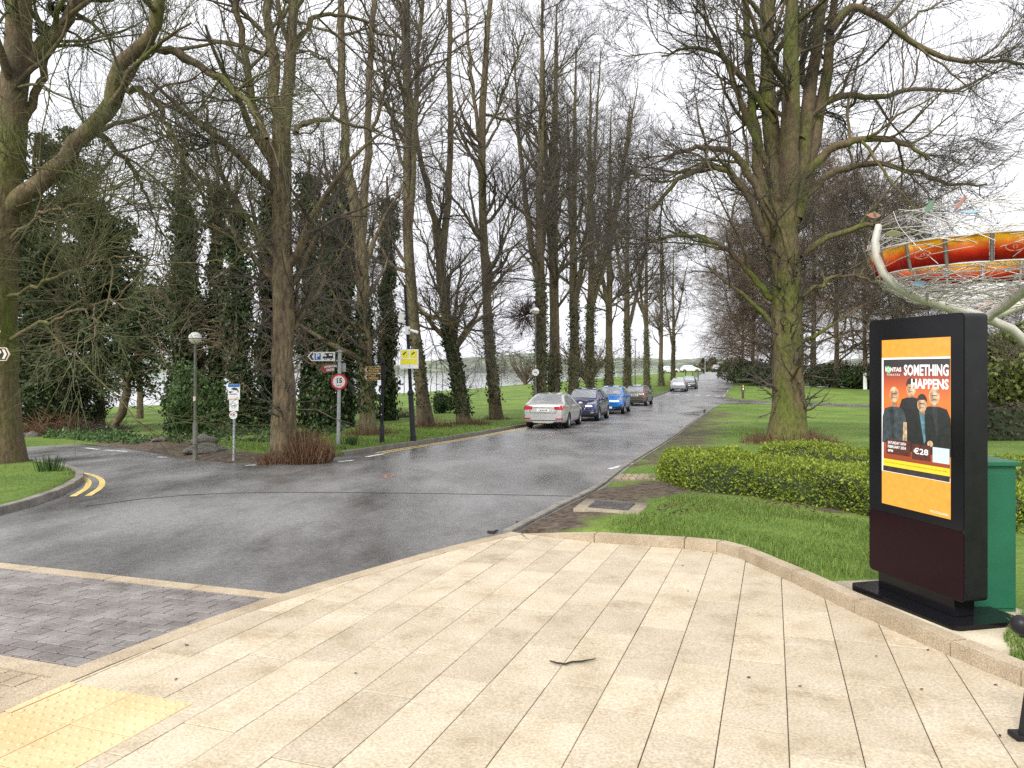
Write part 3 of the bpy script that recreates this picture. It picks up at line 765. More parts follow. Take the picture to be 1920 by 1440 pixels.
def grow(P, R, n, rs, tmin=.2, tmax=1.0, ang=(.5, 1.0), ratio=(.3, .6), K=5, rr=.55, rmin=.004, up=.05, wob=.2, lenabs=None, taper=.25, shrink=.5, tpow=1.0, flat=0.0):
    N, Kp, _ = P.shape
    if N == 0: return np.zeros((0, K, 3)), np.zeros((0, K))
    t = tmin+(tmax-tmin)*rs.random((N, n))**tpow
    f = t*(Kp-1); i = np.minimum(f.astype(int), Kp-2); w = f-i; ni = np.arange(N)[:, None]
    p0, p1 = P[ni, i], P[ni, i+1]; pos = p0+(p1-p0)*w[..., None]; tan = nrm(p1-p0)
    rad = R[ni, i]*(1-w)+R[ni, i+1]*w
    pl = np.linalg.norm(np.diff(P, axis=1), axis=2).sum(1)[:, None]
    q = rs.normal(size=(N, n, 3)); q[..., 2] *= (1-flat); perp = nrm(q-(q*tan).sum(-1, keepdims=True)*tan)
    a = rs.uniform(ang[0], ang[1], (N, n))[..., None]
    d = tan*np.cos(a)+perp*np.sin(a)
    Ln = (rs.uniform(*lenabs, (N, n)) if lenabs else pl*rs.uniform(*ratio, (N, n)))*(1-shrink*t)
    seg = (Ln/(K-1))[..., None]; pts = [pos]
    for k in range(1, K):
        d = nrm(d+rs.normal(size=d.shape)*wob+np.array([0, 0, up])); pts.append(pts[-1]+d*seg)
    PP = np.stack(pts, 2).reshape(-1, K, 3)
    r0 = np.maximum(np.minimum(rad*rr, .03*Ln+.006), rmin).reshape(-1, 1)
    RR = np.maximum(r0*np.linspace(1, taper, K)[None, :], rmin*.6)
    return PP, RR
def resample(pts, radii, K, rs, wob=0.0):
    pts = np.array(pts, float); radii = np.array(radii, float)
    s = np.concatenate([[0], np.cumsum(np.linalg.norm(np.diff(pts, axis=0), axis=1))]); q = np.linspace(0, s[-1], K)
    # smooth: catmull-like through repeated interpolation
    P = np.stack([np.interp(q, s, pts[:, k]) for k in range(3)], 1); R = np.interp(q, s, radii)
    if K > 6:
        P2 = P.copy(); P2[1:-1] = (P[:-2]+2*P[1:-1]+P[2:])/4; P = P2
    if wob: P[1:-1] += rs.normal(size=P[1:-1].shape)*wob
    return P, R
def leaves(C, size, rs, up=0.3, asp=.55, fold=0):
    """diamond leaves at points C"""
    N = len(C); nn = nrm(rs.normal(size=(N, 3))+np.array([0, 0, up])); a = nrm(np.cross(nn, rs.normal(size=(N, 3)))); b = np.cross(nn, a)
    s = rs.uniform(*size, (N, 1)); w = s*asp
    V = np.stack([C-a*s*.5, C+b*w*.5-a*s*.08, C+a*s*.5, C-b*w*.5-a*s*.08], 1).reshape(-1, 3)
    return V, np.arange(N*4).reshape(N, 4)
def along(P, n, rs, spread):
    """n random points along each polyline"""
    N, K, _ = P.shape; f = rs.random((N, n))*(K-1); i = np.minimum(f.astype(int), K-2); w = (f-i)[..., None]; ni = np.arange(N)[:, None]
    C = P[ni, i]*(1-w)+P[ni, i+1]*w
    return (C+rs.normal(size=C.shape)*spread).reshape(-1, 3)
def bark_tube(P, R, S, rs, rough=.06):
    V, Q = tubes(P[None], R[None], S)
    c = np.repeat(P, S, axis=0); k = np.repeat(R, S)[:, None]
    ang = np.tile(np.arange(S)*2*math.pi/S, len(P))[:, None]; ph = rs.uniform(0, 6, 3)
    m = 1+rough*(np.sin(ang*3+ph[0])+.7*np.sin(ang*5+ph[1]+V[:, 2:]*1.1)+.8*rs.normal(size=ang.shape)*.6)
    return c+(V-c)*m, Q

def ivy_on(P, R, z0, z1, n, rs, size=(.07, .15), thick=.12):
    """ivy leaves wrapped round a stem between two heights"""
    zz = P[:, 2]; s = np.linspace(0, 1, len(P)); q = rs.random(n*2)
    C = np.stack([np.interp(q, s, P[:, k]) for k in range(3)], 1); rad = np.interp(q, s, R)
    m = (C[:, 2] > z0) & (C[:, 2] < z1); C, rad = C[m][:n], rad[m][:n]
    a = rs.uniform(0, 2*math.pi, len(C)); lump = 1+.5*np.sin(a*2+C[:, 2]*1.7)+.4*np.sin(C[:, 2]*3.1+a)
    rr = rad+np.abs(rs.normal(0, thick, len(C)))*np.clip(lump, .2, 2)
    C = C+np.stack([np.cos(a)*rr, np.sin(a)*rr, rs.normal(0, .05, len(C))], 1)
    return leaves(C, size, rs, up=.1, asp=.85)

def shoots(n, rad, h, rs, off=(0, 0), lean=.5):
    """mound of thin upright rusty shoots round a trunk foot"""
    a = rs.uniform(0, 2*math.pi, n); r = rad*np.sqrt(rs.random(n))
    b = np.stack([off[0]+np.cos(a)*r, off[1]+np.sin(a)*r, np.full(n, -.06)], 1)
    hh = h*rs.uniform(.45, 1.05, n)*np.clip(1.1-(r/rad)**2*.75, .2, 1)
    d = nrm(np.stack([np.cos(a)*lean*r/rad+rs.normal(0, .14, n), np.sin(a)*lean*r/rad+rs.normal(0, .14, n), np.ones(n)], 1))
    P = np.stack([b, b+d*(hh*.5)[:, None]+rs.normal(0, .012, (n, 3)), b+d*hh[:, None]+rs.normal(0, .03, (n, 3))], 1)
    R = np.array([.009, .007, .004])[None, :]*rs.uniform(.6, 1.3, (n, 1))
    return tubes(P, R, 3)

def make_tree(name, base, stems, seed, label, group, n1=26, len1=(2.2, 4.8), lv=(6, 6, 4), zcut=99, ang1=(.6, 1.15), up1=.10, mats=('bark', 'twig'), rmin=.006, epi=60, ivy=None, foot=None, t1=.22,
              flat=0, up2=.05, extra=None, sides=12, S=18, tip=True, up1b=0.0, cat='tree', flare=.32):
    """stems: list of (world points, radii). The first is the trunk."""
    rs = np.random.default_rng(seed); base = np.array(base)
    SP, SR = [], []; parts = []
    for k, (pts, rad) in enumerate(stems):
        P, R = resample(np.array(pts)-base, rad, S, rs, .03 if k else .015)
        if k == 0:   # root flare
            h = np.clip(P[:, 2], 0, None); R = R*(1+flare*np.exp(-h/.4))
            P = np.concatenate([P[:1]-np.array([0, 0, .25]), P]); R = np.concatenate([R[:1]*1.08, R])
            parts.append(bark_tube(P, R, sides+6, rs)); P, R = P[1:], R[1:]
        else: parts.append(bark_tube(P, R, sides, rs, .04))
        SP.append(P); SR.append(R)
    SP, SR = np.array(SP), np.array(SR)
    hs = SP[:, :, 2]
    main = SP[:, :, 2].max(1) > 0
    P1, R1 = grow(SP[main], SR[main], n1, rs, t1, .98, ang1, K=9, rr=.5, rmin=.02, up=up1, wob=.17, lenabs=len1, shrink=.45, flat=flat)
    P2, R2 = grow(P1, R1, lv[0], rs, .12, 1, (.4, 1.0), (.42, .85), 6, .55, rmin*1.5, up2, .20, shrink=.35)
    pe, re_ = grow(SP[:1], SR[:1], epi, rs, .12, .75, (.7, 1.4), K=5, rr=.1, rmin=rmin, up=.06, wob=.3, lenabs=(.5, 1.7), shrink=.2) if epi else (P2[:0, :5], R2[:0, :5])
    keep = (P2[:, :, 2].mean(1) < zcut) | (rs.random(len(P2)) < .3)
    P3, R3 = grow(P2[keep], R2[keep], lv[1], rs, .1, 1, (.3, .8), (.45, .95), 5, .6, rmin, up2, .16, shrink=.3)
    keep = P3[:, :, 2].mean(1) < zcut
    P4, R4 = grow(P3[keep], R3[keep], lv[2], rs, .1, 1, (.25, .7), (.6, 1.2), 3, .7, rmin*.8, up2, .12, shrink=.25) if lv[2] else (P3[:0, :3], R3[:0, :3])
    root = empty(name, base, 0, label, cat, group)
    parts.append(tubes(P1, R1, 6))
    V, Q = join(parts); link('trunk', mk_mesh('trunk', V, Q, smooth=True), M[mats[0]], root)
    cp = [tubes(P2, R2, 4), tubes(P3, R3, 3), tubes(P4, R4, 3)]
    if epi:
        pe2, re2 = grow(pe, re_, 4, rs, .2, 1, (.4, 1), (.3, .6), 4, .7, rmin*.75, .05, .25); cp += [tubes(pe, re_, 3), tubes(pe2, re2, 3)]
    V, Q = join(cp); link('crown', mk_mesh('crown', V, Q, smooth=True), M[mats[1]], root)
    if ivy:
        ip = []
        for (k, z0, z1, n, th) in ivy: ip.append(ivy_on(SP[k], SR[k], z0, z1, n, rs, thick=th))
        V, Q = join(ip); link('ivy', mk_mesh('ivy', V, Q), M['ivy'], root, kind='stuff')
    if foot:
        V, Q = join([shoots(*f[:3], rs, *f[3:]) for f in foot]); link('basal_shoots', mk_mesh('basal_shoots', V, Q), M['shoot'], root, kind='stuff')
    return root
def pix(base, d, pts, rs, spread=.25):
    """stem drawn from the photo, at the tree's own distance, bulging towards or away from the viewer"""
    s = rs.uniform(-1, 1); n = len(pts); x0 = pts[0][0]; out = []
    for k, (x, y) in enumerate(pts):
        out.append(at(x, y, d+s*spread*k+(x-x0)/FPX*d*s*.5))
    return out
def tree_px(name, foot_px, trunk, limbs, seed, label, group, thin=1.0, **kw):
    b = g3(*foot_px, .07); d = b.y; rs = np.random.default_rng(seed+100)
    st = []
    pts, rad = trunk
    st.append(([tuple(b)]+[tuple(at(x, y, d)) for x, y in pts], rad))
    rad = [r*thin for r in rad]; st[0] = (st[0][0], rad)
    for pts, rad in limbs: st.append(([tuple(p) for p in pix(b, d, pts, rs)], [r*thin for r in rad]))
    return make_tree(name, tuple(b), st, seed, label, group, **kw)

def avenue_spot(px, off):
    """where the row of trees left of the kerb crosses this sight line"""
    ln = offset_line(LE, off); a = (px-960)/FPX
    for p, q in zip(ln, ln[1:]):
        f0, f1 = p[0]-a*p[1], q[0]-a*q[1]
        if f0*f1 <= 0:
            t = f0/(f0-f1); x, y = p[0]+(q[0]-p[0])*t, p[1]+(q[1]-p[1])*t; return Vector((x, y, gzf(x, y)+.07))
    raise ValueError(px)
AV = 'bare lime trees along the left side of the avenue'
def tone(lo, hi, n): return list(np.linspace(lo, hi, n))

# the tree on the island
tree_px('mossy_tree', (-6, 869), ([(-9, 760), (-12, 640), (-7, 520), (3, 400), (18, 250), (29, 100), (36, -50), (42, -250)], [.40, .41, .39, .37, .33, .28, .25, .22, .16]),
  [([(2, 405), (58, 360), (112, 312), (158, 257), (203, 207), (219, 150), (230, 107), (268, 81), (290, 40), (303, 0), (315, -60), (330, -220)], tone(.185, .09, 12)),
   ([(268, 82), (325, 97), (378, 122), (428, 160), (478, 207), (500, 260)], tone(.09, .04, 6)),
   ([(224, 162), (268, 172), (299, 195), (314, 240), (322, 258), (350, 290)], tone(.075, .035, 6)),
   ([(180, 252), (212, 273), (243, 309), (270, 354), (287, 402)], tone(.07, .025, 5)),
   ([(33, 130), (78, 85), (118, 50), (148, 0), (170, -60), (185, -160)], tone(.15, .09, 6)),
   ([(14, 300), (45, 220), (75, 160), (95, 90), (130, 20), (150, -60)], tone(.10, .05, 6)),
   ([(12, 560), (60, 541), (120, 512), (200, 482), (292, 478)], tone(.045, .012, 5)),
   ([(14, 640), (60, 612), (120, 592), (190, 566), (245, 560)], tone(.045, .012, 5)),
   ([(12, 455), (80, 402), (150, 380), (230, 345)], tone(.04, .012, 4)),
   ([(10, 430), (70, 396), (140, 362), (215, 342)], tone(.04, .012, 4))],
  201, 'thick mossy bare tree on the grass island, one long limb reaching over the side road', None, n1=8, len1=(1.6, 4.4), lv=(5, 5, 4), zcut=11, mats=('bark_moss', 'twig_moss'), rmin=.0052, epi=16, up1=.03, t1=.2, S=22)

# the five nearest limes of the avenue
near = {
 1: dict(foot=(535, 860), trunk=([(533, 700), (532, 500), (530, 330), (527, 225)], [.34, .29, .27, .25, .24]),
   limbs=[([(526, 250), (515, 150), (505, 60), (498, -60), (490, -300)], tone(.17, .08, 5)), ([(531, 250), (543, 150), (547, 50), (550, -80), (556, -320)], tone(.19, .08, 5)),
     ([(522, 330), (482, 222), (455, 100), (445, 0), (432, -160)], tone(.13, .06, 5)), ([(515, 480), (452, 400), (415, 330), (395, 250), (380, 170)], tone(.08, .03, 5)),
     ([(555, 250), (578, 226), (620, 222), (665, 235), (715, 250)], tone(.08, .03, 5)), ([(512, 520), (470, 480), (420, 430), (400, 380)], tone(.06, .02, 4)), ([(552, 620), (582, 560), (600, 490), (612, 430)], tone(.055, .02, 4)),
     ([(548, 90), (580, 40), (620, 25), (690, 45), (740, 70)], tone(.08, .03, 5))],
   foot_s=[(800, .50, .74, (.50, -.10), .45), (160, .36, .3, (-.15, -.32), .3)], ivy=None, epi=75, n1=8, seed=301,
   label='thick lime tree at the side road corner with a rusty mound of shoots'),
 2: dict(foot=(690, 816), trunk=([(686, 700), (683, 600), (678, 480), (668, 400), (657, 340)], [.33, .28, .27, .26, .24, .20]),
   limbs=[([(659, 360), (646, 250), (640, 100), (638, -50), (634, -300)], tone(.2, .1, 5)), ([(675, 470), (688, 330), (690, 200), (697, 60), (706, -60), (716, -300)], tone(.19, .08, 6)),
     ([(690, 260), (715, 190), (735, 130), (742, 60)], tone(.09, .04, 4)), ([(640, 150), (610, 110), (570, 95), (530, 110)], tone(.07, .03, 4))],
   foot_s=[(520, .95, .46, (.1, -.15), .5)], ivy=[(0, .8, 4.2, 1500, .06)], epi=60, n1=10, seed=302, label='lime tree forking low into two straight stems behind the finger sign post'),
 3: dict(foot=(798, 802), trunk=([(788, 700), (775, 600), (767, 500), (763, 380), (765, 250), (762, 120), (760, 0), (757, -260)], [.36, .30, .28, .26, .24, .23, .22, .21, .12]),
   limbs=[([(767, 440), (777, 300), (783, 150), (791, 0), (800, -220)], tone(.15, .07, 5)), ([(762, 330), (738, 250), (722, 150), (715, 60)], tone(.09, .04, 4)), ([(776, 560), (800, 595), (840, 600), (880, 620)], tone(.08, .03, 4))],
   foot_s=[(520, .95, .5, (.25, -.1), .5)], ivy=[(0, .8, 3.6, 1300, .05)], epi=50, n1=24, seed=303, label='leaning lime tree right behind the black camera pole'),
 4: dict(foot=(872, 797), trunk=([(856, 700), (838, 600), (827, 500), (818, 420)], [.36, .31, .29, .27, .25]),
   limbs=[([(827, 500), (838, 400), (845, 300), (842, 150), (845, 0), (846, -200)], tone(.22, .09, 6)), ([(818, 425), (795, 330), (778, 240), (765, 140), (752, 40)], tone(.18, .07, 5)), ([(830, 540), (810, 490), (790, 440), (770, 400)], tone(.08, .03, 4))],
   foot_s=[(480, .95, .42, (.2, 0), .5)], ivy=[(0, .5, 4.6, 2600, .07)], epi=60, n1=12, seed=304, label='lime tree leaning back over the grass, ivy up one side, round bush beside it'),
 5: dict(foot=(931, 787), trunk=([(922, 700), (915, 600), (910, 500), (905, 400), (903, 280), (907, 150), (915, 50), (932, -120)], [.36, .31, .28, .26, .25, .23, .20, .16, .08]),
   limbs=[([(904, 300), (890, 190), (880, 90), (873, 0), (865, -100)], tone(.13, .05, 5)), ([(905, 260), (935, 200), (960, 130), (985, 60)], tone(.09, .04, 4)), ([(911, 520), (935, 470), (960, 420), (970, 350)], tone(.08, .03, 4))],
   foot_s=[(360, .8, .32, (0, 0), .5)], ivy=[(0, .8, 5.2, 2600, .06)], epi=50, n1=24, seed=305, label='straight lime tree on the bright grass next behind the silver saloon car')}
for k, q in near.items():
    tree_px('lime_tree', q['foot'], q['trunk'], q['limbs'], q['seed'], q['label'], AV, thin=.78, n1=q['n1'], len1=(2.3, 5.4), lv=(5, 5, 3), zcut=12.5, epi=q['epi'], ivy=q['ivy'], foot=q['foot_s'], rmin=.0062)

# three grown variants serve the farther limes
def generic(seed, H, fork=.36, nst=3, r0=.36, spread=.09):
    rs = np.random.default_rng(seed); st = []
    st.append(([(0, 0, 0), (.1, 0, H*fork*.5), (.0, .1, H*fork), (.1, 0, H*.7), (.2, .1, H*.98)], [r0, r0*.82, r0*.72, r0*.42, r0*.12]))
    for k in range(nst-1):
        a = rs.uniform(0, 6.28); z0 = H*fork*rs.uniform(.7, 1.1); d = H*spread*rs.uniform(.7, 1.3)
        st.append(([(0, 0, z0), (math.cos(a)*d*.6, math.sin(a)*d*.6, z0+H*.16), (math.cos(a)*d, math.sin(a)*d, z0+H*.34), (math.cos(a)*d*1.4, math.sin(a)*d*1.4, H*rs.uniform(.85, .97))], [r0*.55, r0*.45, r0*.32, r0*.08]))
    return st
def copy_thing(o, loc, rz=0, sc=1.0, label=None, group=None, scz=None):
    c = o.copy(); col.objects.link(c); c.location = loc; c.rotation_euler = (0, 0, rz); c.scale = (sc, sc, scz or sc)
    for ch in o.children:
        q = ch.copy(); col.objects.link(q); q.parent = c
        for g in ch.children:
            w = g.copy(); col.objects.link(w); w.parent = q
    if label: c['label'] = label
    if group: c['group'] = group
    return c
far_specs = [  # px of foot, row offset, top row in photo, variant, label
 (1012, 2.4, -70, 0, 'ivy footed lime tree standing right behind the lamp post with the round white sign'),
 (1038, 2.2, -10, 1, 'lime tree between the round white sign and the dark blue car'),
 (1075, 2.4, 70, 2, 'ivy wrapped lime tree behind the bonnet of the dark blue car'),
 (1107, 2.3, 115, 0, 'lime tree rising behind the roof of the dark blue car'),
 (1141, 2.3, 195, 1, 'lime tree rising behind the roof of the bright blue car'),
 (1176, 2.3, 265, 2, 'lime tree beside the lamp post near the grey brown hatchback'),
 (1213, 2.3, 350, 0, 'lime tree on the verge behind the grey brown hatchback'),
 (1240, 2.0, 415, 1, 'ivy covered lime tree, last but one before the far silver hatchback'),
 (1262, 1.4, 455, 2, 'dark lime tree at the end of the row, next to the far silver hatchback')]
gvar = []
for k, (px, off, top, v, lab) in enumerate(far_specs):
    b = avenue_spot(px, off); H = CAMZ+(HOR-top)/FPX*b.y-b.z
    if len(gvar) <= v:
        st = [([tuple(np.array(p)+np.array(b)) for p in pts], rad) for pts, rad in generic(400+v, H, nst=3 if v != 1 else 2)]
        o = make_tree('lime_tree', tuple(b), st, 410+v, lab, AV, n1=16 if v != 1 else 24, len1=(2.6, 5.6), lv=(5, 5, 3), ang1=(.55, 1.15), up1=.07, rmin=.0085, epi=40, ivy=[(0, .2, H*.30 if v != 1 else 3.5, 3800, .10)], foot=[(260, .9, .45, (0, 0), .5)])
        o['H'] = H; gvar.append(o)
    else:
        s = H/gvar[v]['H']; copy_thing(gvar[v], b, 1.3*k+.4, max(.62, s), lab, AV, s)
for o in gvar: del o['H']

# ------------------------------------------------------------------ the great tree on the right
tree_px('great_lime_tree', (1480, 832), ([(1479, 740), (1477, 650), (1475, 560), (1471, 470), (1467, 395)], [.50, .41, .39, .38, .37, .36]),
 [([(1462, 430), (1450, 300), (1441, 180), (1438, 60), (1440, -80), (1446, -320)], tone(.27, .10, 6)), ([(1473, 420), (1479, 250), (1483, 120), (1485, 0), (1490, -280)], tone(.30, .10, 5)),
  ([(1481, 430), (1505, 280), (1521, 160), (1536, 60), (1552, -60), (1578, -260)], tone(.24, .08, 6)), ([(1492, 410), (1536, 222), (1553, 120), (1562, 20), (1585, -110)], tone(.20, .07, 5)),
  ([(1450, 440), (1425, 330), (1415, 230), (1405, 120), (1395, 0), (1378, -170)], tone(.18, .06, 6)), ([(1442, 400), (1411, 332), (1380, 291), (1340, 275), (1290, 279), (1238, 302)], tone(.13, .04, 6)),
  ([(1442, 460), (1401, 362), (1360, 311), (1310, 312), (1258, 352), (1225, 395)], tone(.13, .04, 6)), ([(1446, 560), (1391, 492), (1340, 452), (1290, 441), (1240, 446)], tone(.09, .025, 5)),
  ([(1500, 340), (1550, 281), (1600, 266), (1660, 256), (1705, 272), (1740, 300)], tone(.13, .04, 6)), ([(1502, 262), (1540, 192), (1590, 176), (1655, 186), (1702, 166), (1795, 172), (1850, 140)], tone(.12, .035, 7)),
  ([(1556, 60), (1598, 2), (1650, 32), (1700, 72), (1790, 118), (1850, 110), (1930, 122)], tone(.12, .035, 7)), ([(1500, 480), (1560, 441), (1620, 420), (1705, 432), (1770, 470)], tone(.10, .03, 5)),
  ([(1500, 380), (1560, 322), (1640, 300), (1720, 325), (1790, 350), (1850, 345)], tone(.11, .03, 6)), ([(1448, 330), (1400, 220), (1370, 130), (1340, 60), (1300, 10)], tone(.11, .03, 5)),
  ([(1452, 230), (1400, 150), (1350, 100), (1290, 90), (1240, 105)], tone(.09, .025, 5)), ([(1505, 560), (1560, 520), (1610, 515), (1660, 540)], tone(.07, .02, 4))],
 501, 'huge bare lime tree with spreading limbs on the right lawn behind the low hedges', None, n1=9, len1=(1.8, 4.8), lv=(6, 6, 4), zcut=12.5, mats=('bark_moss', 'twig'), epi=150, rmin=.0065, flare=.2, foot=[(1100, 1.3, .52, (0, -.12), .5)], up1=.07, up2=.02, ang1=(.5, 1.1), S=20)

# ------------------------------------------------------------------ evergreens and ivy clad trees behind
def make_evergreen(name, base, H, rad, seed, label, group, n1=60, nleaf=14, size=(.14, .34), droop=-.07, z0=.12, mat='conifer', asp=.4, lean=(0, 0), trunk_r=.25, lv=8, pw=1.0, cat='tree'):
    rs = np.random.default_rng(seed); base = np.array(base, float)
    P, R = resample([(0, 0, 0), (lean[0]*.4, lean[1]*.4, H*.45), (lean[0], lean[1], H)], [trunk_r, trunk_r*.7, .04], 16, rs, .04)
    P1, R1 = grow(P[None], R[None], n1, rs, z0, .98, (1.0, 1.6), K=6, rr=.35, rmin=.018, up=droop, wob=.12, lenabs=(rad*.7, rad*1.3), shrink=.72, tpow=pw)
    P2, R2 = grow(P1, R1, lv, rs, .12, 1, (.4, 1.0), (.3, .6), 4, .5, .009, droop*.8, .2)
    C = np.concatenate([along(P2, nleaf, rs, .10), along(P1[:, 2:], nleaf, rs, .14)])
    root = empty(name, base, 0, label, cat, group)
    V, Q = join([bark_tube(P, R, 10, rs), tubes(P1, R1, 4), tubes(P2[::2], R2[::2], 3)]); link('trunk', mk_mesh('trunk', V, Q, smooth=True), M['bark'], root)
    V, Q = join([leaves(C, size, rs, .5, asp)]); link('crown', mk_mesh('crown', V, Q), M[mat], root)
    return root
EG = 'dark evergreens beyond the side road'
def foot_at(px, py): return tuple(g3(px, py, .05))
ev1 = make_evergreen('evergreen_tree', foot_at(112, 812), 13.0, 4.0, 601, 'broad dark conifer filling the corner beyond the side road', EG, n1=130, nleaf=18, lv=9, z0=.15)
copy_thing(ev1, foot_at(5, 806), 2.0, .95, 'dark conifer behind the mossy island tree', EG)
copy_thing(ev1, foot_at(95, 790), 4.0, .9, 'far dark conifer standing behind the broad conifer', EG)
copy_thing(ev1, foot_at(55, 786), 5.2, 1.1, 'tall dark conifer between the island tree and the broad conifer', EG)
ev2 = make_evergreen('evergreen_tree', foot_at(188, 806), 9.8, 3.9, 603, 'drooping yew over the gap to the bright field', EG, n1=110, nleaf=17, lv=9, size=(.12, .3), z0=.5, droop=-.04)
copy_thing(ev2, foot_at(262, 786), 2.6, .85, 'smaller drooping yew behind the leaning ivy tree', EG)
ev4 = make_evergreen('ivy_tree', foot_at(213, 812), 6.6, 2.1, 604, 'small leaning ivy grown tree beside the gap to the bright field', EG, n1=60, nleaf=16, lv=6, size=(.08, .18), z0=.3, mat='ivy', asp=.8, lean=(2.0, .3), trunk_r=.2)
def make_ivy_tree(seed, H, w, ivy_frac, lean):
    rs = np.random.default_rng(seed)
    P, R = resample([(0, 0, 0), (lean*.3, .1, H*.35), (lean*.8, -.1, H*.7), (lean, .0, H)], [.2, .16, .12, .05], 24, rs, .05)
    P1, R1 = grow(P[None], R[None], 46, rs, .15, .98, (.5, 1.3), K=6, rr=.35, rmin=.013, up=.02, wob=.25, lenabs=(.8, 2.6), shrink=.2)
    P2, R2 = grow(P1, R1, 6, rs, .2, 1, (.4, 1.0), (.4, .8), 5, .5, .009, .0, .25)
    P3, R3 = grow(P2, R2, 4, rs, .2, 1, (.4, 1.0), (.4, .8), 4, .6, .007, .0, .25)
    root = empty('ivy_tree', (0, 0, 0), 0, 'x', 'tree', 'ivy clad trunks in front of the lake field')
    V, Q = join([bark_tube(P, R, 9, rs), tubes(P1, R1, 4)]); link('trunk', mk_mesh('trunk', V, Q, smooth=True), M['bark'], root)
    V, Q = join([tubes(P2, R2, 3), tubes(P3, R3, 3)]); link('crown', mk_mesh('crown', V, Q, smooth=True), M['twig_brown'], root)
    low = P1[P1[:, 0, 2] < H*ivy_frac]
    V, Q = join([ivy_on(P, R, .05, H*ivy_frac, 9500, rs, (.09, .2), w), leaves(along(low[:, :3], 60, rs, .13), (.08, .19), rs, .2, .8)])
    link('ivy', mk_mesh('ivy', V, Q), M['ivy'], root, kind='stuff')
    return root
IV = [(332, 812, 285, 'ivy clad trunk left of the grey lamp post'), (366, 806, 330, 'ivy clad trunk directly behind the grey lamp post'), (405, 808, 300, 'ivy clad trunk between the lamp post and the dog notices'),
      (456, 810, 330, 'ivy clad trunk right behind the dog notices'), (497, 804, 260, 'ivy clad trunk close behind the corner lime tree'), (578, 803, 280, 'ivy clad trunk under the motorhome parking sign'),
      (612, 806, 300, 'ivy clad trunk behind the speed limit pole'), (648, 802, 270, 'ivy clad trunk between the speed limit sign and the forked lime'), (728, 790, 330, 'ivy clad trunk between finger sign and camera pole')]
iv_var = [make_ivy_tree(620, 9.0, .19, .86, .3), make_ivy_tree(621, 9.0, .23, .80, -.5), make_ivy_tree(622, 9.0, .17, .9, .1)]
used = set()
for k, (px, py, top, lab) in enumerate(IV):
    b = g3(px, py, .05); s = (CAMZ+(HOR-top)/FPX*b.y-b.z)/9.0; v = iv_var[k % 3]
    if k % 3 in used: copy_thing(v, b, k*1.1, .95, lab, None, s)
    else:
        used.add(k % 3); v.location = b; v.scale = (.95, .95, s); v['label'] = lab

# bare brown trees behind the right lawn
BR = 'dense brown bare trees behind the right lawn'
def bushy(base, H, seed, label, rmin=.011, lv=(8, 6, 4), n1=34, ln=(2.4, 5.2), up1=-.015, nst=2, mats=('bark', 'twig_brown'), name='brown_tree', group=BR):
    st = [([tuple(np.array(p)+np.array(base)) for p in pts], rad) for pts, rad in generic(seed, H, .3, nst, .34, .12)]
    return make_tree(name, base, st, seed, label, group, n1=n1, len1=ln, lv=lv, ang1=(.9, 1.5), up1=up1, up2=-.02, rmin=rmin, epi=40, t1=.08, mats=mats, flat=.4)
def topH(b, top): return CAMZ+(HOR-top)/FPX*b[1]-b[2]
fA = foot_at(1568, 727); HA = topH(fA, 300); bA = bushy(fA, HA, 701, 'dense brown bare tree close beside the great lime tree', rmin=.016, ln=(5, 10), n1=44, lv=(7, 5, 4))
fB = foot_at(1412, 716); HB = topH(fB, 400); bB = copy_thing(bA, fB, 3.9, HB/HA, 'brown bare tree at the avenue edge over dark evergreen shrubs', BR); bB, HB = bA, HA
for px, py, top, rz, lab, src, H in ((1622, 729, 350, 1.0, 'brown bare tree behind the white notice board', bA, HA), (1690, 731, 470, 2.2, 'low brown bare tree behind the screen kiosk', bA, HA), (1780, 733, 530, 3.3, 'low brown bare tree under the steel sculpture', bA, HA),
                        (1525, 722, 260, 4.1, 'brown bare tree directly behind the trunk of the great lime', bB, HB), (1448, 719, 330, 5.2, 'brown bare tree left of the great lime trunk', bB, HB), (1880, 737, 540, .6, 'small brown bare tree behind the green cabinet', bA, HA), (1393, 711, 480, 2.9, 'farther brown bare tree where the avenue narrows', bB, HB)):
    f = foot_at(px, py); s = topH(f, top)/H; copy_thing(src, f, rz, max(s, .5), lab, BR, s)
copy_thing(bA, foot_at(596, 782), .7, .42, 'brown bare tree rising behind the ivy clad trunks', 'brown bare trees behind the ivy clad trunks')
print('tree tris', NTRI[0])
# ------------------------------------------------------------------ materials for made things
M['black'] = mat_flat('black_gloss_paint', (.006, .006, .008), .14, spec=.25)
M['black_satin'] = mat_flat('black_satin_paint', (.009, .009, .011), .42, spec=.3, var=.3, scale=8)
M['maroon'] = mat_flat('dark_maroon_panel', (.014, .0035, .006), .15, spec=.12)
M['green_metal'] = mat_flat('green_cabinet_paint', (.012, .115, .06), .45, var=.12, scale=5)
M['galv'] = mat_flat('galvanised_steel', (.42, .43, .44), .5, metal=.4, var=.15, scale=12)
M['lamp_post'] = mat_flat('weathered_grey_post', (.13, .135, .11), .65, var=.3, scale=6)
M['globe'] = mat_flat('opal_globe', (.78, .78, .76), .3)
M['globe_low'] = mat_flat('opal_globe_lower', (.70, .66, .54), .3)
M['white'] = mat_flat('white_sign', (.8, .8, .8), .4)
M['dark'] = mat_flat('black_print', (.015, .015, .018), .5)
M['red'] = mat_flat('red_sign', (.62, .03, .05), .4)
M['blue'] = mat_flat('blue_sign', (.02, .10, .42), .4)
M['blue2'] = mat_flat('light_blue_header', (.03, .16, .42), .4)
M['brown_sign'] = mat_flat('brown_sign', (.30, .055, .035), .45)
M['gold'] = mat_flat('gold_lettering', (.55, .36, .12), .4)
M['cream'] = mat_flat('cream_lettering', (.72, .62, .48), .5)
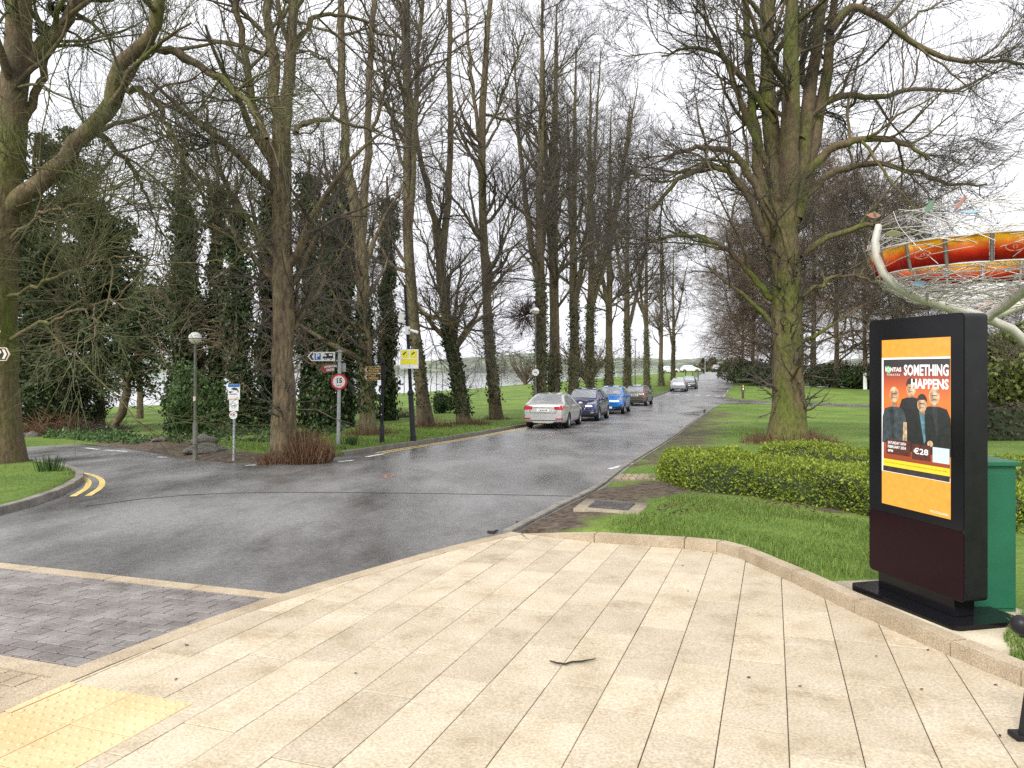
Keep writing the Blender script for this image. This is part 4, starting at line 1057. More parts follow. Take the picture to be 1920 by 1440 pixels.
M['yellow'] = mat_flat('yellow_sign', (.82, .74, .03), .45)
M['teal'] = mat_flat('pale_teal_panel', (.35, .68, .66), .4)
M['steel'] = mat_flat('brushed_steel', (.60, .58, .52), .45, metal=.3, var=.15, scale=5)
M['wire'] = mat_flat('steel_wire', (.58, .56, .52), .35, metal=.5)
M['stone'] = mat_layers('rough_boulder', [(.3, (.05, .045, .04)), (.6, (.14, .13, .11)), (.75, (.12, .14, .04))], 2.5, bump=.8, bdist=.05, coords='World', fine=(25, .7, 1.3))
M['concrete'] = mat_layers('pale_concrete', [(.3, (.36, .31, .22)), (.7, (.52, .46, .35))], 2.5, rough=(.8, .9), bump=.2, coords='World', fine=(70, .8, 1.15))
M['iron'] = mat_layers('cast_iron', [(.3, (.05, .045, .045)), (.7, (.10, .095, .09))], 4, bump=.3, coords='World', fine=(40, .6, 1.4))
M['wood_post'] = mat_flat('tarred_wood', (.07, .05, .025), .8, var=.3, scale=10)

def put_text(body, size, parent, mat, loc, rot, xs=1.0, align='LEFT', bold=0.0, sp=1.0, name='lettering'):
    me = text_mesh(body, size, xs, align, bold, 0, sp); me.name = name
    o = link(name, me, mat, parent); o.location = loc; o.rotation_euler = rot
    return o
def plate(name, poly, t, mat, parent, loc=(0, 0, 0), rot=(0, 0, 0)):
    """flat plate in local x,z with thickness t along y (front at -y)"""
    m = MB(); m.prism(poly, 0, t, Matrix.Rotation(math.radians(90), 4, 'X'))
    o = m.build(name, mat, parent); o.location = loc; o.rotation_euler = rot
    return o
UP = (math.radians(90), 0, 0)
def rect(x0, z0, x1, z1): return [(x0, z0), (x1, z0), (x1, z1), (x0, z1)]
def rrect(x0, z0, x1, z1, r, n=4):
    o = []
    for cx, cz, a0 in ((x1-r, z0+r, -90), (x1-r, z1-r, 0), (x0+r, z1-r, 90), (x0+r, z0+r, 180)):
        for k in range(n+1):
            a = math.radians(a0+90*k/n); o.append((cx+r*math.cos(a), cz+r*math.sin(a)))
    return o
def circ(cx, cz, r, n=24): return [(cx+r*math.cos(2*math.pi*k/n), cz+r*math.sin(2*math.pi*k/n)) for k in range(n)]

# ------------------------------------------------------------------ screen kiosk
KX = gzf(2.78, 5.15)+.095
kiosk = empty('screen_kiosk', (2.68, 5.60, KX), math.atan2(-.85, .20), 'black outdoor screen kiosk showing an orange concert poster beside the stone kerb', 'kiosk')
m = MB(); m.prism(rrect(-.07, -.12, .93, .43, .05), 0, .045); pl = m.build('base_plate', M['black'], kiosk, smooth=True)
m = MB(); m.box((.42, .10, .11), (.70, .16, .14), bev=.008); m.build('neck', M['black'], kiosk)
m = MB(); m.prism(rrect(0, .165, .875, 2.02, .035, 5), -.175, 0, Matrix.Rotation(math.radians(90), 4, 'X')); m.build('casing', M['black_satin'], kiosk, smooth=True)
plate('front_glass', rrect(.006, .62, .869, 2.014, .03), .004, M['black'], kiosk, (0, -.0005, 0))
plate('lower_panel', rrect(.006, .172, .869, .617, .03), .004, M['maroon'], kiosk, (0, -.0005, 0))
SX0, SX1, SZ0, SZ1 = .142, .767, .68, 1.868
def emis(name, c, s=.8):
    m_, t, n, b = new_mat(name); b.inputs['Base Color'].default_value = (.02, .02, .02, 1); b.inputs['Roughness'].default_value = .12
    
    tcn = n.new('ShaderNodeTexCoord'); no = n.new('ShaderNodeTexNoise'); no.inputs['Scale'].default_value = 26; no.inputs['Detail'].default_value = 5; t.links.new(tcn.outputs['Object'], no.inputs['Vector'])
    k = 0 if name in ('screen_white', 'screen_yellow', 'screen_pale') else (.10 if name == 'screen_orange' else .55)
    rp = n.new('ShaderNodeValToRGB'); rp.color_ramp.elements[0].position = .32; rp.color_ramp.elements[1].position = .68
    rp.color_ramp.elements[0].color = (*[x*(1-k) for x in c], 1); rp.color_ramp.elements[1].color = (*[min(1, x*(1+k)) for x in c], 1)
    t.links.new(no.outputs['Fac'], rp.inputs[0]); t.links.new(rp.outputs[0], b.inputs['Emission Color']); b.inputs['Emission Strength'].default_value = s; return m_
ES = .66
E = {'orange': emis('screen_orange', (1.0, .40, .035), ES), 'white': emis('screen_white', (1, .98, .93), ES*1.1), 'skin': emis('screen_skin', (.80, .47, .27), ES), 'skin2': emis('screen_skin_shade', (.45, .22, .11), ES), 'hair': emis('screen_hair', (.035, .018, .012), ES),
     'black': emis('screen_black', (.010, .011, .014), ES), 'slate': emis('screen_slate', (.045, .06, .068), ES), 'slate2': emis('screen_slate_dark', (.025, .032, .038), ES), 'box': emis('screen_brown', (.10, .022, .012), ES), 'yellow': emis('screen_yellow', (1.0, .72, .02), ES), 'dark': emis('screen_dark', (.03, .02, .02), ES),
     'green': emis('screen_green', (.08, .55, .16), ES), 'pale': emis('screen_pale', (.70, .85, .85), ES), 'shirt': emis('screen_blue_print', (.10, .24, .30), ES)}
def emis_grad():
    m_, t, n, b = new_mat('screen_poster_ground'); K = t.links.new
    b.inputs['Base Color'].default_value = (.02, .02, .02, 1); b.inputs['Roughness'].default_value = .12
    tcn = n.new('ShaderNodeTexCoord'); sp = n.new('ShaderNodeSeparateXYZ'); K(tcn.outputs['Object'], sp.inputs[0])
    mr = n.new('ShaderNodeMapRange'); mr.inputs[1].default_value = SZ0+(SZ1-SZ0)*.22; mr.inputs[2].default_value = SZ0+(SZ1-SZ0)*.89; K(sp.outputs['Z'], mr.inputs[0])
    rp = n.new('ShaderNodeValToRGB'); e = rp.color_ramp.elements
    for _ in range(3): e.new(.5)
    for i, (p, c) in enumerate([(0, (.22, .035, .015)), (.3, (.62, .10, .02)), (.62, (.95, .22, .03)), (.80, (.55, .09, .03)), (.93, (.035, .028, .03))]): e[i].position = p; e[i].color = (*c, 1)
    K(mr.outputs[0], rp.inputs[0]); K(rp.outputs[0], b.inputs['Emission Color']); b.inputs['Emission Strength'].default_value = ES
    return m_
E['grad'] = emis_grad()
scr = plate('screen', rect(SX0, SZ0, SX1, SZ1), .003, E['orange'], kiosk, (0, -.005, 0))
lay_i = [0]
def S(u, v): return (SX0+(SX1-SX0)*u, SZ1-(SZ1-SZ0)*v)
def ink(name, pts, mat, step=True):
    if step: lay_i[0] += 1
    m = MB(); vs = [m.bm.verts.new((p[0], 0, p[1])) for p in [S(u, v) for u, v in pts]]; m.bm.faces.new(vs)
    if m.bm.faces: pass
    o = m.build(name, mat, scr); o.location = (0, -.0035-.00008*lay_i[0], 0); return o
def ell(cu, cv, ru, rv, n=20): return [(cu+ru*math.cos(2*math.pi*k/n), cv+rv*math.sin(2*math.pi*k/n)) for k in range(n)]
R4 = lambda a, b, c, d: [(a, d), (c, d), (c, b), (a, b)]
ink('poster', R4(0, .108, 1, .80), E['white']); ink('poster_ground', R4(.028, .119, 1, .775), E['grad'])
# four standing figures, plain and faceless at this size apart from simple shading
def figure(cx, hv, hr, shoulder, foot, wd, coat, hair=None, arms=None, skin='skin', open_=None, name='poster_figure'):
    lay_i[0] += 1
    ink(name, [(cx-hr*.55, hv+.03), (cx+hr*.55, hv+.03), (cx+hr*.7, shoulder+.015), (cx-hr*.7, shoulder+.015)], E['skin2'])
    ink(name, [(cx-wd*.42, shoulder), (cx-wd*.18, shoulder-.012), (cx+wd*.18, shoulder-.012), (cx+wd*.42, shoulder), (cx+wd*.54, shoulder+.05), (cx+wd*.56, foot), (cx-wd*.56, foot), (cx-wd*.54, shoulder+.05)], E[coat])
    if open_: ink(name, [(cx-.035, shoulder-.01), (cx+.035, shoulder-.01), (cx+.05, shoulder+.14), (cx+.03, shoulder+.16)], E[open_])
    if hair: ink(name, ell(cx, hv-.012, hr*1.08, hr*.66), E[hair])
    ink(name, ell(cx, hv+.004, hr, hr*.66), E[skin]); ink(name, [(cx-hr*.95, hv-.01), (cx-hr*.3, hv-.02), (cx-hr*.25, hv+.03), (cx-hr*.7, hv+.035)], E['skin2'])
    ink(name, [(cx-hr*.5, hv-.002), (cx+hr*.55, hv-.002), (cx+hr*.55, hv+.003), (cx-hr*.5, hv+.003)], E['hair']); ink(name, [(cx-hr*.25, hv+.022), (cx+hr*.3, hv+.022), (cx+hr*.3, hv+.026), (cx-hr*.25, hv+.026)], E['box'])
    if hair: ink(name, [(cx-hr*1.05, hv-.008), (cx-hr*.8, hv-.04), (cx, hv-.05), (cx+hr*.8, hv-.04), (cx+hr*1.05, hv-.008), (cx+hr*.6, hv-.022), (cx-hr*.5, hv-.02)], E[hair])
figure(.46, .285, .072, .355, .66, .34, 'black', 'hair'); figure(.79, .325, .075, .40, .66, .40, 'black', None, open_='slate2')
figure(.20, .325, .072, .415, .625, .34, 'slate', None)
ink('poster_figure', [(.345, .49), (.395, .49), (.40, .60), (.335, .60)], E['skin']); ink('poster_figure', [(.11, .42), (.19, .62), (.20, .62), (.20, .42)], E['slate2'])
figure(.62, .375, .068, .445, .66, .30, 'black', 'hair', open_='shirt'); ink('poster_figure', ell(.735, .60, .04, .018), E['skin'])
ink('poster_box', R4(.08, .60, .455, .69), E['box']); ink('poster_box', R4(.475, .61, .74, .70), E['box'], False); ink('poster_box', R4(.77, .615, .995, .70), E['pale'], False)
ink('poster_strip', R4(.028, .722, 1, .765), E['yellow']); ink('poster_strip', R4(.028, .765, 1, .797), E['dark'], False)
lay_i[0] += 1
def ptext(body, u, v, h, wd, mat, align='LEFT', bold=.0, sp=1.0):
    """poster lettering: h and wd as fractions of the screen height and width; stretched to fit"""
    me = text_mesh(body, 1.0, 1.0, 'LEFT', bold, 0, sp); co = np.empty(len(me.vertices)*3, np.float32); me.vertices.foreach_get('co', co); co = co.reshape(-1, 3)
    lo, hi = co.min(0), co.max(0); W, H = wd*(SX1-SX0), h*(SZ1-SZ0)
    x0, z0 = S(u, v); co[:, 0] = (co[:, 0]-lo[0])/(hi[0]-lo[0])*W+x0-(W if align == 'RIGHT' else 0); zz = (co[:, 1]-lo[1])/(hi[1]-lo[1])*H+z0-H
    me.vertices.foreach_set('co', np.stack([co[:, 0], np.full(len(co), -.0035-.00008*(lay_i[0]+2)), zz], 1).astype(np.float32).ravel()); me.update(); me.name = 'lettering'
    return link('lettering', me, mat, scr)
ptext('SOMETHING', .985, .150, .066, .63, E['white'], 'RIGHT', .03); ptext('HAPPENS', .985, .232, .058, .52, E['white'], 'RIGHT', .03)
ptext('\u00cdONTAS', .065, .160, .032, .25, E['white'], bold=.03); ptext('THEATRE', .085, .205, .012, .21, E['white'], sp=1.3)
ink('poster_logo', ell(.115, .18, .045, .022), E['green']); lay_i[0] += 1
ptext('SATURDAY 24TH', .105, .612, .017, .28, E['white'], bold=.02); ptext('FEBRUARY 2024', .105, .636, .017, .28, E['white'], bold=.02); ptext('8PM', .105, .662, .015, .08, E['white'], bold=.02)
ptext('\u20ac28', .50, .632, .036, .21, E['white'], bold=.02); ptext('more info at www.iontascastleblayney.ie or phone 042', .05, .736, .013, .92, E['dark'])
ptext('PIC\u2022COLLAGE', .98, .972, .012, .24, E['white'], 'RIGHT')
pad = sheet('concrete_pad', [tuple(np.array([2.68, 5.60])+np.array([.229, -.973])*a+np.array([.973, .229])*b) for a, b in ((-.30, -.10), (1.25, -.30), (1.30, .75), (-.22, .62))], .10, [(20, .5)], M['concrete'], skirt=.08)

# green service cabinet
cab = empty('green_cabinet', (3.10, 5.08, gzf(3.3, 5.2)+.09), 0, 'green metal service cabinet tucked behind the screen kiosk', 'cabinet')
m = MB(); m.box((.165, .16, .50), (.33, .32, 1.0), bev=.006); m.build('body', M['green_metal'], cab)
m = MB(); m.box((.165, .16, 1.02), (.37, .36, .035), bev=.008); m.build('lid', M['green_metal'], cab)
m = MB(); m.box((.165, -.004, .50), (.29, .010, .92), bev=.003); m.build('door', M['green_metal'], cab)
m = MB(); m.tube([(.338, .04, .12), (.338, .04, 1.0)], .007); m.build('conduit', M['galv'], cab)

# leaning guard rail with a ball end at the paving edge
fx, fy = gp(1910, 1393)
gr = empty('guard_rail', (fx, fy, gzf(fx, fy)+.024), 0, 'black metal guard rail with ball end standing on the pale paving', 'railing')
m = MB(); m.box((.02, 0, .012), (.10, .075, .024), bev=.006); m.build('foot_plate', M['black_satin'], gr)
m = MB(); m.tube([(.02, 0, .02), (.075, .02, .30), (.10, .03, .47)], [.020, .019, .019], 10); m.build('post', M['black_satin'], gr)
m = MB(); m.tube([(.03, .03, .465), (.30, .06, .47), (.9, .12, .47)], .016, 10); m.build('rail', M['black_satin'], gr)
bx_, by_, bz_ = at(1914, 1172, fy+.03); m = MB(); m.sphere((bx_-fx, .03, bz_-gr.location.z), .046, sub=3); m.build('ball_finial', M['black_satin'], gr, smooth=True)
m = MB(); m.tube([(.9, .12, .0), (.9, .12, .47)], .02, 10); m.build('post', M['black_satin'], gr)

# ------------------------------------------------------------------ steel nest sculpture
SC = Vector((5.85, 9.2, gzf(5.85, 9.2)+.08))
scu = empty('steel_sculpture', SC, 0, 'steel nest sculpture with a ring of orange glass panels on crossed tubes', 'sculpture')
zz = lambda z: z-SC.z
def bowl_r(z): return float(np.interp(z, [2.36, 2.42, 2.55, 2.70, 2.85, 3.10, 3.35, 3.6], [.05, .45, .85, 1.10, 1.24, 1.34, 1.33, 1.22]))
for ph in (180, 24, 262):
    a = math.radians(ph); c, s_ = math.cos(a), math.sin(a); pts = [(c*bowl_r(z)*1.03, s_*bowl_r(z)*1.03, zz(z)) for z in (3.44, 3.25, 3.05, 2.85, 2.70, 2.55)]+[(c*.42, s_*.42, zz(2.40)), (c*.12, s_*.12, zz(2.33)), (-c*.30, -s_*.30, zz(2.16)), (-c*.75, -s_*.75, zz(1.75)), (-c*1.15, -s_*1.15, zz(1.05)), (-c*1.35, -s_*1.35, zz(.3)), (-c*1.4, -s_*1.4, -.1)]
    m = MB(); m.tube(pts, [.040, .046, .05, .052, .054, .056]+[.058]*7, 12); m.build('leg', M['steel'], scu, smooth=True)
def glass_grad():
    m_, t, n, b = new_mat('stained_glass'); K = t.links.new
    tcn = n.new('ShaderNodeTexCoord'); sp = n.new('ShaderNodeSeparateXYZ'); K(tcn.outputs['Object'], sp.inputs[0])
    no = n.new('ShaderNodeTexNoise'); no.inputs['Scale'].default_value = 14; K(tcn.outputs['Object'], no.inputs['Vector'])
    mr = n.new('ShaderNodeMapRange'); mr.inputs[1].default_value = -.13; mr.inputs[2].default_value = .13; K(sp.outputs['Z'], mr.inputs[0])
    ad = n.new('ShaderNodeMath'); ad.operation = 'MULTIPLY_ADD'; ad.inputs[1].default_value = .3; K(no.outputs['Fac'], ad.inputs[0]); K(mr.outputs[0], ad.inputs[2])
    rp = n.new('ShaderNodeValToRGB'); e = rp.color_ramp.elements; e.new(.5); e.new(.6)
    for i, (p, c) in enumerate([(.2, (.42, .015, .012)), (.5, (.75, .05, .012)), (.8, (.85, .26, .02)), (1.05, (.85, .52, .03))]): e[i].position = min(p, 1); e[i].color = (*c, 1)
    K(ad.outputs[0], rp.inputs[0]); K(rp.outputs[0], b.inputs['Base Color']); b.inputs['Roughness'].default_value = .45
    tr = n.new('ShaderNodeBsdfTranslucent'); K(rp.outputs[0], tr.inputs['Color']); ms = n.new('ShaderNodeMixShader'); ms.inputs[0].default_value = .62
    K(b.outputs[0], ms.inputs[1]); K(tr.outputs[0], ms.inputs[2]); K(ms.outputs[0], n['Material Output'].inputs['Surface'])
    return m_
M['glass_panel'] = glass_grad(); M['strip'] = mat_flat('dull_steel_strip', (.16, .15, .14), .5, metal=.3)
NP = 18
for k in range(NP):
    a0, a1 = 2*math.pi*(k+.04)/NP, 2*math.pi*(k+.93)/NP; V = []; Q = []
    for i in range(2):
        a = a0+(a1-a0)*i
        for (r, z) in ((1.22, -.145), (1.235, -.145), (1.305, .145), (1.29, .145)): V.append((r*math.cos(a), r*math.sin(a), z))
    for i in range(1):
        for j in range(4): Q.append((4*i+j, 4*i+(j+1) % 4, 4*i+4+(j+1) % 4, 4*i+4+j))
    Q += [(0, 1, 2, 3), (7, 6, 5, 4)]
    o = link('glass_panel', mk_mesh('glass_panel', V, Q, smooth=False), M['glass_panel'], scu); o.location = (0, 0, zz(2.99))
for k in range(NP):
    a = 2*math.pi*(k-.015)/NP; m = MB(); m.tube([(1.228*math.cos(a), 1.228*math.sin(a), zz(2.845)), (1.298*math.cos(a), 1.298*math.sin(a), zz(3.135))], .022, 6); m.build('panel_strip', M['strip'], scu)
m = MB()
for z, r in ((2.84, 1.225), (3.14, 1.30)): m.tube([(r*math.cos(t), r*math.sin(t), zz(z)) for t in np.linspace(0, 2*math.pi, 49)], .011, 6, cap=False)
m.build('ring_frame', M['steel'], scu)
eye_m = mat_flat('copper_eye', (.34, .10, .06), .4)
for k in range(0, NP, 2):
    a = 2*math.pi*(k+.45)/NP; m = MB()
    for r_, n_ in ((.07, 14),): m.tube([(r_*math.cos(t)*1.3, 0, r_*math.sin(t)*.6) for t in np.linspace(0, 2*math.pi, 15)], .009, 5, cap=False)
    m.tube([(.02*math.cos(t), 0, .02*math.sin(t)) for t in np.linspace(0, 2*math.pi, 9)], .008, 5, cap=False)
    o = m.build('eye_ornament', eye_m, scu); o.location = (1.30*math.cos(a), 1.30*math.sin(a), zz(2.97)); o.rotation_euler = (0, 0, a+math.pi/2)
rw = np.random.default_rng(77); Pw = []; 
for k in range(330):
    low = k < 190
    a = rw.uniform(0, 6.283); z0, z1 = (rw.uniform(2.38, 2.84, 2) if low else rw.uniform(3.0, 3.62, 2)); da = rw.uniform(.5, 1.5)*rw.choice([-1, 1]); t = np.linspace(0, 1, 7)
    if not low and rw.random() < .45: z0 = rw.uniform(2.6, 2.95)
    z = z0+(z1-z0)*t; r = np.array([bowl_r(q) for q in z])+rw.normal(0, .03); r = r*(1-.10*np.sin(t*math.pi)*rw.random())
    Pw.append(np.stack([np.cos(a+da*t)*r, np.sin(a+da*t)*r, z-SC.z], 1))
V, Q = tubes(np.array(Pw), np.full((330, 7), .0052), 4); link('wire_nest', mk_mesh('wire_nest', V, Q, smooth=True), M['wire'], scu, kind='stuff')
leaf_m = [mat_flat('leaf_'+n_, c, .3, spec=.6) for n_, c in (('copper', (.40, .19, .13)), ('green', (.20, .32, .22)), ('blue', (.22, .34, .42)), ('grey', (.40, .40, .40)), ('olive', (.36, .34, .20)))]
for k in range(28):
    a = rw.uniform(0, 6.283); z = rw.uniform(2.45, 2.8) if k % 3 == 0 else rw.uniform(3.05, 3.75); r = bowl_r(z)*1.03
    m = MB(); lf_ = [(-.10, 0), (-.06, .025), (-.02, .038), (.03, .033), (.07, .015), (.11, 0), (.07, -.015), (.03, -.033), (-.02, -.038), (-.06, -.025)]
    m.prism(lf_, -.004, .004, Matrix.Rotation(a+1.57+rw.normal(0, .5), 4, 'Z') @ Matrix.Rotation(1.57+rw.normal(0, .4), 4, 'X') @ Matrix.Rotation(rw.uniform(-.9, .9), 4, 'Z'))
    o = m.build('metal_leaf', leaf_m[k % 5], scu); o.location = (r*math.cos(a), r*math.sin(a), zz(z))

# ------------------------------------------------------------------ lamps
LG = 'globe lamp posts along the avenue'
def lamp(foot, top_row, label, col_r=.045, gr_=None, sign=False):
    """foot: ground point; top_row: row of the globe's top in the photo"""
    H = CAMZ+(HOR-top_row)/FPX*foot.y-foot.z; g = gr_
    r = empty('lamp_post', foot, 0, label, 'lamp post', LG)
    m = MB(); m.tube([(0, 0, -.1), (0, 0, H*.27), (0, 0, H*.285)], [col_r*1.5, col_r*1.45, col_r]); m.build('base_column', M['lamp_post'], r, smooth=True)
    m = MB(); m.tube([(0, 0, H*.28), (0, 0, H-2*g)], [col_r*.95, col_r*.75]); m.build('pole', M['lamp_post'], r, smooth=True)
    m = MB(); n = 9; m.lathe([(g*math.cos(t), g*math.sin(t)*.95+H-g) for t in np.linspace(.02, math.pi/2-.001, n)]+[(0, H-.05*g)], 24); m.build('globe_top', M['globe'], r, smooth=True)
    m = MB(); m.lathe([(.22*g, H-1.9*g), (.3*g, H-1.86*g)]+[(g*.96*math.cos(t), g*.85*math.sin(t)+H-1.06*g) for t in np.linspace(-1.25, -.03, 8)], 24); m.build('globe_bowl', M['globe_low'], r, smooth=True)
    m = MB(); m.lathe([(g*.9, H-1.10*g), (g*1.05, H-1.08*g), (g*1.06, H-1.0*g), (g*.9, H-.98*g)], 24); m.build('globe_rim', M['lamp_post'], r, smooth=True)
    m = MB(); m.box((0, -col_r*1.0, H*.47), (.05, .03, .10)); m.build('number_tag', M['cream'], r)
    if sign:
        zz_ = CAMZ-(698-HOR)/FPX*foot.y-foot.z
        d = plate('round_sign', circ(0, 0, 6.6/FPX*foot.y), .012, M['white'], r, (0, -.06, zz_)); plate('sign_mark', rect(-.07, -.02, .07, .02), .004, M['lamp_post'], d, (0, -.012, 0))
    return r
lamp(g3(366, 859, .03), 622, 'grey globe lamp post on the dirt edge of the side road', .036, .142)
lamp(avenue_spot(1004, .9), 576, 'globe lamp post with a round white sign, behind the silver saloon', .045, .19, True)
lamp(avenue_spot(1191, 1.2), 632, 'distant globe lamp post behind the grey brown hatchback', .05, .19)

# ------------------------------------------------------------------ signs
# motorhome parking / brown sign / speed limit
f = g3(634, 834, .09); d = f.y; W = lambda n: n/FPX*d
def zrow(r, y=None, base=None): return CAMZ-(r-HOR)/FPX*d-f.z
sp_ = empty('road_sign', f, 0, 'galvanised pole with motorhome parking, brown visitor and 15 speed limit signs', 'sign')
m = MB(); m.tube([(0, 0, -.1), (W(3), 0, zrow(656))], W(3.4), 12); m.build('pole', M['galv'], sp_, smooth=True)
m = MB()
for rr in (659, 676): m.box((W(3), 0, zrow(rr)), (W(11), W(10), W(2)))
m.build('bracket', M['galv'], sp_)
x0, x1, z0, z1 = W(578-634), W(629-634), zrow(677), zrow(660); zm = (z0+z1)/2; h = z1-z0
s1 = plate('parking_sign', [(x0, zm), (x0+h*.42, z0), (x1, z0), (x1, z1), (x0+h*.42, z1)], .02, M['white'], sp_, (0, -.05, 0))
plate('arrow_mark', [(x0+h*.18, zm), (x0+h*.45, zm-h*.36), (x0+h*.72, zm-h*.36), (x0+h*.45, zm), (x0+h*.72, zm+h*.36), (x0+h*.45, zm+h*.36)], .004, M['dark'], s1, (0, -.021, 0))
pb0 = W(591-634); plate('parking_mark', rect(pb0, zm-h*.36, pb0+h*.68, zm+h*.36), .004, M['blue'], s1, (0, -.021, 0)); put_text('P', h*.85, s1, M['white'], (pb0+h*.34, -.027, zm), UP, align='CENTER', bold=.006)
v0 = W(606-634); vw = W(20); plate('motorhome_mark', [(v0, zm-h*.22), (v0+vw, zm-h*.22), (v0+vw, zm+h*.36), (v0+vw*.22, zm+h*.36), (v0+vw*.18, zm+h*.12), (v0+vw*.04, zm-.02*h)], .004, M['dark'], s1, (0, -.021, 0))
plate('window_mark', rect(v0+vw*.6, zm+h*.08, v0+vw*.9, zm+h*.26), .004, M['white'], s1, (0, -.025, 0)); plate('window_mark', [(v0+vw*.14, zm), (v0+vw*.36, zm), (v0+vw*.36, zm+h*.2), (v0+vw*.24, zm+h*.2)], .004, M['white'], s1, (0, -.025, 0))
for q in (.25, .78):
    w_ = plate('wheel_mark', circ(v0+vw*q, zm-h*.24, h*.13, 16), .004, M['dark'], s1, (0, -.025, 0)); plate('wheel_mark', circ(v0+vw*q, zm-h*.24, h*.06, 12), .003, M['white'], s1, (0, -.0285, 0))
x0, x1, z0, z1 = W(604-634), W(641-634), zrow(697.5), zrow(681); zm = (z0+z1)/2; h = z1-z0
s2 = plate('visitor_sign', [(x0, zm), (x0+h*.5, z0), (W(0), z0+.01), (W(0), z1), (x0+h*.5, z1)], .02, M['brown_sign'], sp_, (0, .06, 0), (0, math.radians(-4), math.radians(-18)))
put_text('ADVENTURE', h*.34, s2, M['white'], (x0+h*.6, -.024, zm+h*.17), UP, xs=.85, bold=.004); put_text('CENTRE', h*.34, s2, M['white'], (x0+h*.85, -.024, zm-h*.2), UP, xs=.85, bold=.004)
plate('sign_back', rect(W(5), zrow(697), W(13), zrow(681)), .015, M['galv'], sp_, (0, .09, 0))
zc = zrow(715.5); rs_ = W(15)
s3 = plate('speed_sign', circ(W(3), zc, rs_, 36), .02, M['red'], sp_, (0, -.06, 0)); plate('speed_face', circ(W(3), zc, rs_*.76, 36), .004, M['white'], s3, (0, -.021, 0))
put_text('15', rs_*.82, s3, M['dark'], (W(3), -.027, zc+rs_*.10), UP, align='CENTER', bold=.006); put_text('km/h', rs_*.34, s3, M['dark'], (W(3), -.027, zc-rs_*.48), UP, align='CENTER')

# black finger post
f = g3(716, 831, .09); d = f.y
fp = empty('finger_post', f, 0, 'black finger post pointing to a playpark and parking, gold letters', 'sign')
m = MB(); m.tube([(0, 0, -.1), (0, 0, zrow(797)), (W(.2), 0, zrow(795))], [W(4.6), W(4.6), W(3.2)]); m.build('base_column', M['black_satin'], fp, smooth=True)
m = MB(); m.tube([(0, 0, zrow(797)), (W(2), 0, zrow(672))], W(3), 10); m.build('pole', M['black_satin'], fp, smooth=True)
m = MB(); m.lathe([(W(3), zrow(712)), (W(5), zrow(711)), (W(5), zrow(685)), (W(3), zrow(684)), (W(4.5), zrow(680)), (W(3.5), zrow(675)), (W(1), zrow(669)), (0, zrow(668))], 12, Matrix.Translation((W(2), 0, 0))); m.build('finial', M['black_satin'], fp, smooth=True)
for a, b_, t1_, t2_ in ((699.5, 687, 'C\u00fal na Sop\u00f3g', 'PLAYPARK'), (713, 700.5, 'P\u00e1irce\u00e1il', 'PARKING')):
    x0, x1, z0, z1 = W(683-716), W(-1), zrow(a), zrow(b_); zm = (z0+z1)/2; h = z1-z0
    o = plate('finger_sign', [(x0, zm), (x0+h*.3, z0), (x1, z0), (x1, z1), (x0+h*.3, z1)], .02, M['gold'], fp, (0, -.03, 0)); e_ = h*.07
    plate('sign_face', [(x0+e_*1.3, zm), (x0+h*.33, z0+e_), (x1-e_, z0+e_), (x1-e_, z1-e_), (x0+h*.33, z1-e_)], .003, M['dark'], o, (0, -.0205, 0))
    plate('arrow_mark', [(x0+h*.18, zm), (x0+h*.42, z0+h*.15), (x0+h*.56, z0+h*.15), (x0+h*.34, zm), (x0+h*.56, z1-h*.15), (x0+h*.42, z1-h*.15)], .002, M['cream'], o, (0, -.0245, 0))
    put_text(t1_, h*.42, o, M['gold'], (x0+h*.72, -.028, zm+h*.2), UP, xs=.78, bold=.003); put_text(t2_, h*.42, o, M['gold'], (x0+h*.72, -.028, zm-h*.2), UP, xs=.82, bold=.003)
m = MB(); m.tube([(W(-.3), -W(3.2), zrow(776)), (W(-.3), -W(3.4), zrow(778))], W(.8), 8); m.tube([(0, -W(3.2), zrow(757)), (0, -W(3.4), zrow(759))], W(.8), 8); m.build('white_tag', M['white'], fp)

# black camera pole with its yellow notice
f = g3(775, 828, .09); d = f.y
cp_ = empty('camera_pole', f, 0, 'leaning black pole with security camera, white box and yellow camera notice', 'pole')
X = lambda px: W(px-775)
m = MB(); m.tube([(0, 0, -.1), (0, 0, zrow(818)), (X(774.5), 0, zrow(816)), (X(770), 0, zrow(738)), (X(770), 0, zrow(733))], [W(6), W(6), W(5.3), W(5.0), W(3.4)]); m.build('base_column', M['black_satin'], cp_, smooth=True)
m = MB(); m.lathe([(W(3.4), zrow(742)), (W(6.4), zrow(740)), (W(6.4), zrow(736)), (W(3.2), zrow(730))], 14, Matrix.Translation((X(770), 0, 0))); m.build('collar', M['black_satin'], cp_, smooth=True)
m = MB(); m.tube([(X(770), 0, zrow(738)), (X(766), 0, zrow(650)), (X(759), 0, zrow(534))], [W(3.4), W(3.2), W(2.5)], 10); m.build('pole', M['black_satin'], cp_, smooth=True)
nb_ = plate('camera_notice', rect(X(751), zrow(691), X(785.5), zrow(655)), .012, M['white'], cp_, (0, -.10, 0))
for a in (754, 770): 
    plate('yellow_panel', rect(X(a), zrow(671), X(a+13), zrow(657)), .003, M['yellow'], nb_, (0, -.013, 0))
    q = plate('camera_mark', [(X(a+2), zrow(664)), (X(a+7.5), zrow(659.5)), (X(a+9), zrow(661)), (X(a+3.5), zrow(666))], .003, M['dark'], nb_, (0, -.017, 0))
plate('yellow_panel', rect(X(752.5), zrow(683), X(783.5), zrow(673)), .003, M['yellow'], nb_, (0, -.013, 0)); plate('small_mark', circ(X(769), zrow(686.5), W(1.1), 10), .003, M['galv'], nb_, (0, -.013, 0))
